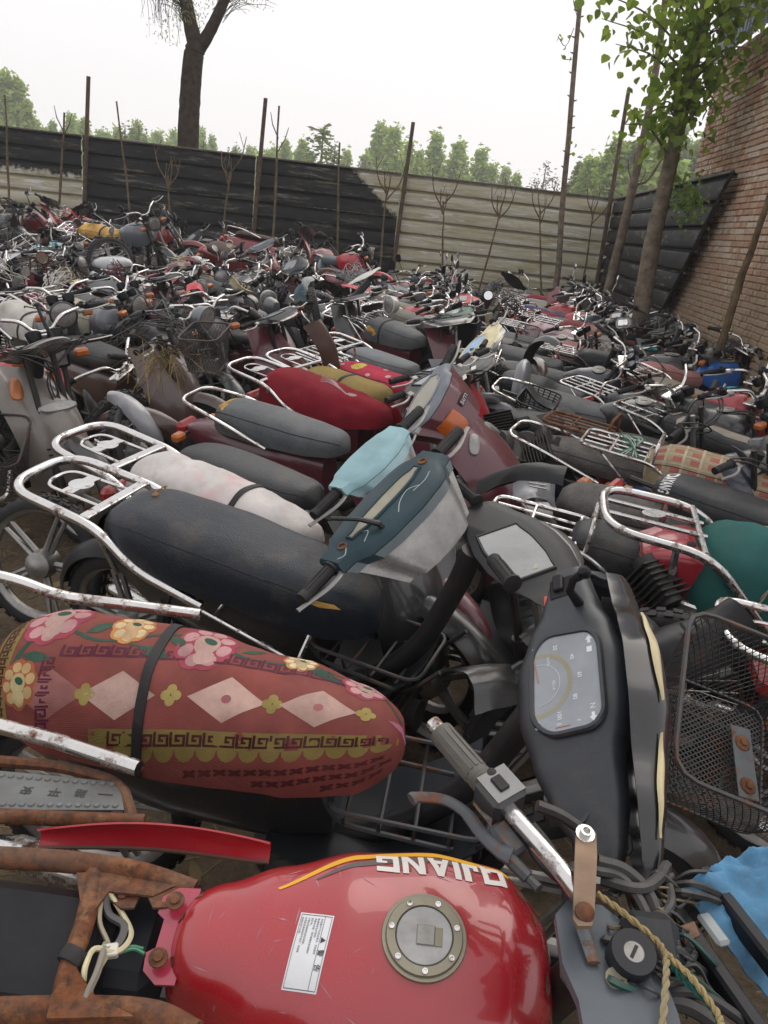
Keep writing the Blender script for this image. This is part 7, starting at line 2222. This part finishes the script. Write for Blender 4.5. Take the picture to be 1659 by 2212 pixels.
deco('pink flowered', 'flower_print', [ellipse(.3 + .035 * math.cos(k * .9), .45 + .07 * math.sin(k * .9), .03, .05) for k in range(7)], K('#cfc05a'))
deco('pink flowered', 'blossom_print', [ellipse(u + .015 * math.cos(k * 1.25), v + .03 * math.sin(k * 1.25), .014, .022, 0, 8) for u, v in ((.12, .4), (.2, .66), (.5, .3), (.55, .6), (.7, .42), (.85, .55), (.42, .75), (.8, .25)) for k in range(5)], K('#d9c2c0'))
deco('pale flower print', 'flower_print', [ellipse(.55 + .07 * math.cos(k * .8), .36 + .09 * math.sin(k * .8), .03, .04, k, 8) for k in range(8)] + [ellipse(.55, .36, .04, .05)], K('#b5998c'))
deco('white and pink floral', 'blossom_print', [ellipse(rd.random(), rd.random(), .03, .04, 0, 8) for k in range(40)], K('#b08a94'))
deco('stitched cross', 'stitching', [rect(.16, .40, .165, .72), rect(.30, .40, .305, .72), rect(.05, .53, .42, .545), rect(.05, .59, .42, .605)], K('#5c6166'))
deco('quilted cream', 'cream_top', [rect(.08, .30, .95, .66)], K('#a39c80'), VINYLD)
deco('khaki seat, curled', 'torn_edge', [blot(.85, .3, .10, .10), blot(.92, .5, .05, .15)], K('#9a7a4c'), CLOTH)
deco('cracked brown', 'bare_foam', [blot(.8, .4, .1, .12)], K('#8a7468'), CLOTH)
P_, st_ = next(v for k, v in MP.items() if 'white maker lettering' in k)
g_ = seat_fn(SEATS[st_], n=seat_n(st_, 0)); mb = MB(); vs, fs, wd, ht = text2d('DAYANG', .03, 1.0)
drape(mb, g_, [(.045 + .030 * (.5 - 0) + y * .035 + .0 * x, .52 - x / wd * .42) for x, y in vs][:] if False else [(.105 + y * .075 / ht, .36 - x / wd * .36) for x, y in vs], fs, .0012, .01, (.77, .46)); ob('seat_lettering', mb, FLAT, P_['seat'], K('#d9d9d6'))
P_, st_ = next(v for k, v in MP.items() if 'cord tied rack' in k)
for k in range(7):
    mb = MB(); y = -.02 + .015 * k; mb.tube(spline([(-.68 - .02 * k, -.13, .79), (-.76 + .01 * k, y, .815), (-.84 + .015 * k, .13, .80), (-.80, .10, .74)], 5), .0032, 5); ob('cord', mb, CLOTH, P_['root'], K('#b9c2b4') if k % 3 else K('#2f8a6a'))
for X_, Y_, yw_, kd_, lb_ in ((2.35, 9.4, -62, 'round', 'black step-through bike nose-on by the leafy poplar'), (2.62, 8.55, -50, 'flat', 'black bike with empty headlamp cowl against the earth bank'), (2.0, 10.6, -40, 'std', 'dark bike with cracked round speedometer left of the poplar')):
    bike('cub', X_, Y_, yw_, lean=6, steer=25, body='black', cowl='dgrey', cowl_kind=kd_, seat='flat', seat_col='black', rack=None, label=lb_)
for k in range(10):                      # stripped bikes wedged into the aisle between middle and right rows
    y = 2.75 + .72 * k; sname, scol, smat = rd.choice((('black', 'black', VINYL), ('charcoal', 'dgrey', VINYL), ('dusty grey', K('#4c5054'), VINYLD), ('dark brown', K('#2e2522'), VINYLD)))
    lab = f"stripped dark bike with {sname} seat wedged in the aisle beside the middle row"
    bike(rd.choice(('cub', 'moto', 'cub')), .98 + .03 * y + rd.uniform(-.08, .08), y, rd.uniform(-32, -8), lean=rd.uniform(8, 26), steer=rd.uniform(-30, 30), body=rd.choice(('black', 'dgrey', 'maroon', 'black', 'navy')), seat=rd.choice(('flat', 'cub', 'moto')), seat_mat=smat, seat_col=scol,
         rack=rd.choice((None, 'rail', 'grid')), rack_mat=CHROMER, indic=rd.random() < .3, cowl='black', skip=('rear_cowl', 'front_cowl', 'headlight_lens', 'gauge'), shield=rd.random() < .5, z0=-.04, head=rd.choice(('round', 'none')), label=lab, group=lab)
# ---------------------------------------------------------------- the packed far rows
taken = [(o.matrix_world @ Vector((-.28, 0, 0))).to_2d() for o in sc.objects if o.parent is None and o.get('category') == 'motorcycle']
bpy.context.view_layer.update()
taken = [(o.matrix_world @ Vector((-.1, 0, .3))).to_2d() for o in sc.objects if o.parent is None and o.get('category') == 'motorcycle']
rf = random.Random(21)
SEATC = [('charcoal', 'dgrey', VINYL), ('dusty grey', K('#5e646a'), VINYLD), ('slate', K('#474f57'), VINYLD), ('brown', 'brown', VINYLD), ('cream covered', K('#b7ad98'), CLOTH), ('red covered', K('#8f2a3c'), CLOTH),
         ('black', 'black', VINYL), ('pale grey', K('#7d8084'), VINYLD), ('faded pink', 'pink', CLOTH), ('khaki', 'khaki', VINYLD)]
BODYC = ['maroon', 'red', 'black', 'navy', 'darkred', 'silver', 'black', 'green', 'red', 'maroon', 'black', 'grey', 'black', 'teal']
RACKC = [('loop', 'hooped chrome rack'), ('grid', 'grid rack'), ('wide', 'barred rack'), ('rail', 'low grab rail'), (None, 'no rack'), (None, 'no rack'), ('rail', 'low grab rail')]
used = {}
def zone(x, y):
    if y > 12.6: return 'under the cream hoarding' if x > .3 else 'under the black hoarding'
    if x > 1.2: return 'beside the brick building'
    if x > -1.2: return 'in the middle rows'
    return 'in the left heap'
cols = [(2.05, 8.1, 16.0, -3, 6), (-.05, 8.6, 15.9, -24, 9), (-2.45, 9.0, 15.7, -20, 16), (-4.75, 7.6, 15.6, -16, 22), (-7.0, 8.5, 15.4, -12, 24)]
for cx, y0, y1, yw, jit in cols:
    y = y0
    while y < y1:
        x = cx + rf.uniform(-.22, .22)
        if cx > 1.5: x = cx + (y - 8) * .035 + rf.uniform(-.12, .12)
        if all((Vector((x, y)) - q).length > .40 or abs(q.y - y) > .22 for q in taken) :
            k = 'moto' if rf.random() < (.85 if cx > 1.5 else .72) else 'cub'
            sname, scol, smat = rf.choice(SEATC); bcol = rf.choice(BODYC); rk, rname = rf.choice(RACKC)
            lab = f"{bcol.replace('darkred', 'dark red')} {'tanked motorcycle' if k == 'moto' else 'step-through bike'} with {sname} seat and {rname} {zone(x, y)}"
            pile = cx < -1 and rf.random() < .3 and y > 7
            bike(k, x, y, yw + rf.uniform(-jit, jit), lean=rf.uniform(2, 24) if not pile else rf.choice((-18, 22, 28)), steer=rf.uniform(-32, 32), z0=0 if not pile else rf.uniform(.0, .18), pitch=0 if not pile else rf.uniform(-6, 6),
                 body=bcol, cowl=rf.choice(('dgrey', 'black', 'black', bcol)), cowl_kind=rf.choice(('std', 'big', 'round')), cowl_front=rf.choice((None, bcol)), seat=rf.choice(('cub', 'moto', 'flat', 'bulk')),
                 seat_mat=smat, seat_col=scol, rack=rk, rack_mat=rf.choice((CHROME, CHROMER, CHROMER)), tank=rf.choice(('std', 'slim')), cap=rf.choice(('disc', 'long', 'disc', 'blue')), head=rf.choice(('round', 'square', 'none', 'none')),
                 indic=rf.random() < .4, rim=rf.choice(('alloy', 'alloy', 'wire')), basket='mesh' if rf.random() < .12 else None, mirrors=rf.choice(('', '', '', 'l', 'R', 'rL')), label=lab, group=lab, lod=2)
            taken.append(Vector((x, y)))
        y += rf.uniform(.28, .38)
for k in range(22):                      # a second layer heaped along the far left
    x, y = (-7.2 + 5.6 * k / 12 if k < 13 else -8.0 + 3.6 * (k - 13) / 8) + rf.uniform(-.3, .3), 13.6 + rf.uniform(-.9, 1.6)
    kd = rf.choice(('moto', 'moto', 'cub')); sname, scol, smat = rf.choice(SEATC); bcol = rf.choice(('black', 'black', 'darkred', 'grey', 'maroon', 'black'))
    lab = f"{bcol.replace('darkred', 'dark red')} {'tanked motorcycle' if kd == 'moto' else 'step-through bike'} with {sname} seat tipped atop the far left heap"
    bike(kd, x, y, rf.uniform(-40, 40), lean=rf.choice((-1, 1)) * rf.uniform(18, 48), steer=rf.uniform(-35, 35), pitch=rf.uniform(-8, 8), z0=rf.uniform(.22, .5) + (.10 if k >= 13 else 0), body=bcol, cowl='black', cowl_kind='std', seat=rf.choice(('cub', 'moto', 'flat')), seat_mat=smat, seat_col=scol,
         rack=rf.choice(('grid', 'wide', None)), rack_mat=CHROMER, head=rf.choice(('round', 'none')), rim=rf.choice(('alloy', 'wire')), label=lab, group=lab, lod=2)
# a second layer thrown on top at the left
for px, py, z, yw, pt, ln, kw in [
    (225, 478, 1.02, -14, -4, 24, dict(kind='moto', body='black', tank_col=K('#5d646d'), seat='moto', seat_col=K('#8d6a36'), seat_mat=FOAM, strap=-.30, rack='wide', steer=-30, label='motorcycle thrown atop the heap with bare brown foam seat and grey tank')),
    (60, 448, .95, 20, 3, -30, dict(kind='cub', body='red', seat='flat', seat_col='black', rack=None, steer=20, label='red step-through bike on its side atop the heap by the cream patch of hoarding')),
    (490, 520, .72, -30, 5, 30, dict(kind='cub', body='darkred', seat='flat', seat_col='brown', rack=None, steer=-30, cowl='grey', label='dark red bike tipped on top of the heap below the second post')),
    (700, 545, .62, -25, 0, 18, dict(kind='moto', body='red', tank_col='red', seat='flat', seat_col=K('#49525a'), rack='grid', steer=10, label='red motorcycle riding high on the heap with long slate seat')),
    (20, 520, .62, 24, 0, -22, dict(kind='moto', body='silver', tank_col='cyan', seat='flat', seat_col='black', rack=None, steer=40, label='tipped motorcycle with sea green tank in the left heap')),
    (560, 500, .75, 12, 4, -26, dict(kind='cub', body='darkred', seat='flat', seat_col='brown', rack='rail', cowl='grey', steer=-24, label='wine red panelled bike tipped against the black hoarding'))]:
    p = atY(px, py, {225: 11.5, 60: 13.5, 490: 12.6, 700: 13.6, 20: 10.5, 560: 13.6}[px])
    bike(X=p.x, Y=p.y, yaw=yw, lean=ln, pitch=pt, z0=max(.15, p.z - .78), **kw)
# ---------------------------------------------------------------- loose parts heaped between and on the bikes
def tangle_m(v):
    def f():
        r = random.Random(v); mb = MB()
        for k in range(11):
            P = [(r.gauss(0, .10), r.gauss(0, .10), r.uniform(-.05, .12)) for _ in range(5)]
            mb.tube(spline(P, 6), r.choice((.003, .004, .0055)), 5)
        return mb
    return cmesh(('tangle', v), f)
def panel_m(v):
    def f():
        r = random.Random(40 + v); L, W = r.uniform(.24, .42), r.uniform(.13, .22); c = r.uniform(.03, .09); a = r.uniform(-.5, .5)
        def fn(u, q):
            x, y = (u - .5) * L, (q - .5) * W * (1 - .5 * a * (u - .5)) * (1 - .7 * max(0, u - .7))
            return (x, y, c * (1 - (2 * q - 1) ** 2) + .03 * math.sin(u * 4 + v) + .008 * noise.noise((u * 5, q * 5, v)))
        def keep(u, q):
            return not (noise.noise((u * 4, q * 4, v * 3.3)) > .42 and (u < .2 or u > .8 or q > .75))
        mb = MB().shell(lambda u, q: fn(u, q), 18, 12, .003)
        for k in range(3): mb.box((-.05 + .03 * k, 0, c + .005), (.008, W * .4, .004))
        return mb
    return cmesh(('panel', v), f, 55)
def apron_m():
    def f():
        def fn(u, v):
            y = (u - .5) * 2; z = .62 * v
            w = .20 * (1 - .35 * v ** 2) ; x = .10 * math.sin(v * 2.6) - .10 * abs(y) ** 2.4
            return (x, -y * w, z)
        mb = MB().shell(fn, 18, 16, .004)
        for k in range(7): mb.tube([(-.012 + .10 * math.sin(v * 2.6) - .004, -.10 + .033 * k, .62 * v) for v in (.12, .3, .5, .68)], .005, 5)
        mb.tube([fn(0, v / 12) for v in range(13)] , .010, 6); mb.tube([fn(1, v / 12) for v in range(13)], .010, 6)
        mb.tube([fn(u / 12, 1) for u in range(13)], .010, 6)
        return mb
    return cmesh('apron', f, 55)
rc = random.Random(77)
def place(px=None, z=None, p=None, rot=None):
    if p is None: p = atZ(px[0], px[1], z)
    r = rot or (rc.uniform(-180, 180), rc.uniform(-40, 40), rc.uniform(-40, 40))
    return Matrix.Translation(p) @ RZ(r[0]) @ RY(r[1]) @ RX(r[2])
def czone(p):
    if p.y > 11: return 'on the far rows under the hoarding'
    if p.x > .4: return 'in the gap between the middle and right rows'
    if p.x > -1.0: return 'among the middle row bikes'
    return 'on the jumbled left rows'
def clutter(kind, M, col=None):
    p = M.translation; zn = czone(p)
    cn = col or ''
    c = COL.get(col, (.02, .02, .022))
    if kind == 'panel':
        o = ob('plastic_scrap', panel_m(rc.randint(0, 6)), rc.choice((PAINT, PLAST, PLAST)), None, c, M); lab, cat = f'broken curved {cn} plastic panel lying loose {zn}', 'panel'
    elif kind == 'apron':
        o = ob('loose_leg_shield', apron_m(), PLAST, None, c, M); lab, cat = f'upright {cn} ribbed leg shield standing loose {zn}', 'leg shield'
    elif kind == 'tangle':
        o = ob('cable_tangle', tangle_m(rc.randint(0, 4)), WIRE, None, c, M); lab, cat = f'tangle of {cn} cables hanging loose {zn}', 'cables'
    elif kind == 'tyre':
        o = thing('scrap_wheel', '', '', M); t = ob('tyre', tyre_m(), RUBBER, o); ob('rim', rim_m(rc.choice(('alloy', 'wire'))), ALUM, o); lab, cat = f'loose wheel with dusty black tyre {zn}', 'wheel'
    elif kind == 'headlight':
        o = thing('loose_headlight', '', '', M); t = ob('shell', headlight_m(), PAINT, o, c); ob('lens', headlens_m(), LENS, o); lab, cat = f'loose round headlamp with {cn} shell {zn}', 'headlight'
    elif kind == 'mirror':
        o = thing('loose_mirror', '', '', M); ob('arm', mirror_m('round'), PLAST, o, c); ob('glass', mirror_glass_m(), MIRROR, o); lab, cat = f'loose round mirror with {cn} arm {zn}', 'mirror'
    elif kind == 'basket':
        o = ob('loose_basket', basket_m(1, diag=True), BASKET, None, c, M); lab, cat = f'empty {cn} wire mesh basket {zn}', 'basket'
    elif kind == 'slat':
        o = ob('slatted_basket', basket_m(1, diag=False), PLAST, None, c, M); lab, cat = f'{cn} slatted plastic basket {zn}', 'basket'
    elif kind == 'fender':
        o = ob('loose_fender', fender_m(True), PAINT, None, c, M); lab, cat = f'loose {cn} front fender {zn}', 'fender'
    elif kind == 'engine':
        o = ob('loose_engine', engine_m(rc.choice(('cub', 'moto'))), GREASE, None, None, M @ T(0, 0, -.3)); lab, cat = f'greasy engine block lying low {zn}', 'engine'
    elif kind == 'cowl':
        o = ob('loose_cowl', c2_m(rc.choice(('std', 'big', 'round', 'flat')), 'rear'), PLAST, None, c, M); lab, cat = f'loose {cn} handlebar cowl shell {zn}', 'cowl'
    elif kind == 'bars':
        o = thing('loose_handlebar', '', '', M); ob('bar', bars_m(), CHROMER, o)
        for s in (-1, 1): ob('grip', grip_m(), RUBBER, o, None, align(Vector((-.108, s * .262, .074)), Vector((-.17, s * .362, .055))))
        lab, cat = f'loose chrome handlebar with black grips {zn}', 'handlebar'
    elif kind == 'indicator':
        o = ob('loose_indicator', indicator_m(), AMBER, None, None, M @ SC(1.2, 1.2, 1.2)); lab, cat = f'loose amber indicator lamp {zn}', 'indicator'
    elif kind == 'rack':
        o = ob('loose_rack', rack_m(rc.choice(('grid', 'wide'))), CHROMER, None, None, M @ T(.8, 0, -.78)); lab, cat = f'loose barred luggage rack {zn}', 'rack'
    tag(o, ' '.join(lab.split()), cat, ' '.join(lab.split()))
    return o
# things one can point to
clutter('slat', place((1165, 860), .78, rot=(-20, 10, 12)), 'black')
clutter('apron', place((960, 800), .42, rot=(-32, 28, 10)), 'black')
clutter('apron', place((985, 720), .52, rot=(-25, 34, -6)), 'dgrey')
clutter('basket', place((1140, 720), .80, rot=(-10, 5, 25)), 'black')
clutter('basket', place((-5, 950), .60, rot=(10, 0, 30)), 'black')
clutter('indicator', place((1262, 1045), .62, rot=(-30, 0, 0)))
clutter('fender', place((290, 925), .50, rot=(-35, 10, 30)) @ SC(.75, .9, .75), 'silver')
clutter('panel', place((700, 755), .86, rot=(-10, 60, 30)), 'brown')
clutter('panel', place((1370, 1270), .52, rot=(20, -20, 25)), 'dgrey')
clutter('tyre', place((690, 655), .62, rot=(-20, 0, 62)))
clutter('headlight', place((444, 690), .98, rot=(-20, 10, 10)), 'grey')
clutter('headlight', place((560, 560), .95, rot=(-50, -10, 10)), 'black')
clutter('slat', place((770, 578), .88, rot=(10, 0, 40)), 'brown')
clutter('cowl', place((1060, 1420), .44, rot=(10, 30, 20)), 'dgrey')
clutter('panel', place((1080, 1500), .48, rot=(40, 20, 10)), 'black')
clutter('tyre', place((1440, 1480), .45, rot=(-20, 0, 12)))
clutter('panel', place((1130, 1330), .55, rot=(-60, 50, 20)), 'black')
clutter('panel', place((930, 1230), .60, rot=(-80, 60, 30)), 'black')
o = clutter('tyre', place(p=Vector((-1.36, 2.95, .29)), rot=(-14, 20, -8)))
o['label'] = 'wheel with five alloy spokes standing on bare earth below the chrome hoops'; o['group'] = 'wheel by the hoops'
# fill of the two gaps and of the heap, seeded
DK = ('black', 'black', 'dgrey', 'black', 'black', 'brown', 'grey', 'dgrey', 'navy')
for k in range(30):
    y = 2.0 + 8.5 * (k / 46) ** 1.1; x = rc.uniform(.50, 1.15) + .02 * y
    kd = rc.choice(('panel', 'panel', 'tyre', 'engine', 'cowl', 'fender', 'engine', 'panel'))
    clutter(kd, place(p=Vector((x, y, rc.uniform(.28, .62) if kd in ('engine', 'tyre') else rc.uniform(.40, .80)))), rc.choice(DK))
for k in range(40):
    y = 5.0 + 5 * (k / 40); x = rc.uniform(-1.95, -1.15) - .03 * y
    kd = rc.choice(('panel', 'panel', 'tyre', 'engine', 'cowl', 'panel', 'tangle', 'headlight', 'bars', 'tangle'))
    clutter(kd, place(p=Vector((x, y, rc.uniform(.25, .6) if kd in ('engine', 'tyre') else rc.uniform(.45, .92)))), rc.choice(DK))
for k in range(80):
    y = rc.uniform(7, 15.6); x = rc.uniform(-.46 * y - .4, -.6)
    kd = rc.choice(('panel', 'panel', 'mirror', 'headlight', 'tangle', 'bars', 'panel', 'cowl', 'indicator', 'rack', 'tangle', 'tyre'))
    clutter(kd, place(p=Vector((x, y, rc.uniform(.78, 1.0)))), rc.choice(('black', 'grey', 'red', 'maroon', 'silver', 'white', 'brown', 'cream', 'teal')))
for k in range(40):
    y = rc.uniform(8, 15.8); x = rc.uniform(-.5, 3.0)
    kd = rc.choice(('panel', 'mirror', 'bars', 'tangle', 'cowl', 'bars', 'headlight'))
    clutter(kd, place(p=Vector((x, y, rc.uniform(.78, .96)))), rc.choice(('black', 'black', 'dgrey', 'grey', 'red', 'white', 'maroon')))
for k in range(60):                     # low dark scrap that closes the aisles
    y = rc.uniform(1.9, 9.5); x = rc.choice((rc.uniform(.45, 1.35), rc.uniform(.45, 1.35), rc.uniform(-2.0, -1.2) - .03 * y))
    if x < 0 and y < 3.2: continue
    kd = rc.choice(('engine', 'tyre', 'panel', 'fender', 'engine', 'panel'))
    clutter(kd, place(p=Vector((x, y, rc.uniform(.22, .5)))), rc.choice(('black', 'black', 'dgrey', 'brown')))
# straw stuffed in the wire basket on the left
mb = MB()
c0 = atZ(352, 770, .98)
for k in range(70):
    a = c0 + Vector((rc.gauss(0, .055), rc.gauss(0, .06), rc.gauss(.0, .03)))
    d = Vector((rc.gauss(0, .6), rc.gauss(-.2, .6), rc.gauss(-.6, .5))).normalized() * rc.uniform(.06, .30)
    mb.tube([a, a + d * .5 + Vector((0, 0, .02)), a + d], .0016, 3)
tag(stuff(ob('straw', mb, STRAW, None, K('#7d6c46'))), 'dry straw spilling from the wire basket in the left rows', 'straw')
# ---------------------------------------------------------------- air
hz = bpy.data.materials.new('haze'); hz.use_nodes = True
t = hz.node_tree; t.nodes.remove(t.nodes['Principled BSDF'])
pv = t.nodes.new('ShaderNodeVolumePrincipled'); pv.inputs['Color'].default_value = (.93, .95, .97, 1); pv.inputs['Density'].default_value = .0017
pv.inputs['Anisotropy'].default_value = .2
t.links.new(pv.outputs[0], t.nodes['Material Output'].inputs['Volume'])
mb = MB(); mb.box((0, 85, 13), (330, 250, 28)); o = mb.mesh('haze'); hzo = ob('haze', o, hz); stuff(hzo)
tag(hzo, 'pale even haze filling the air of the yard', 'haze')
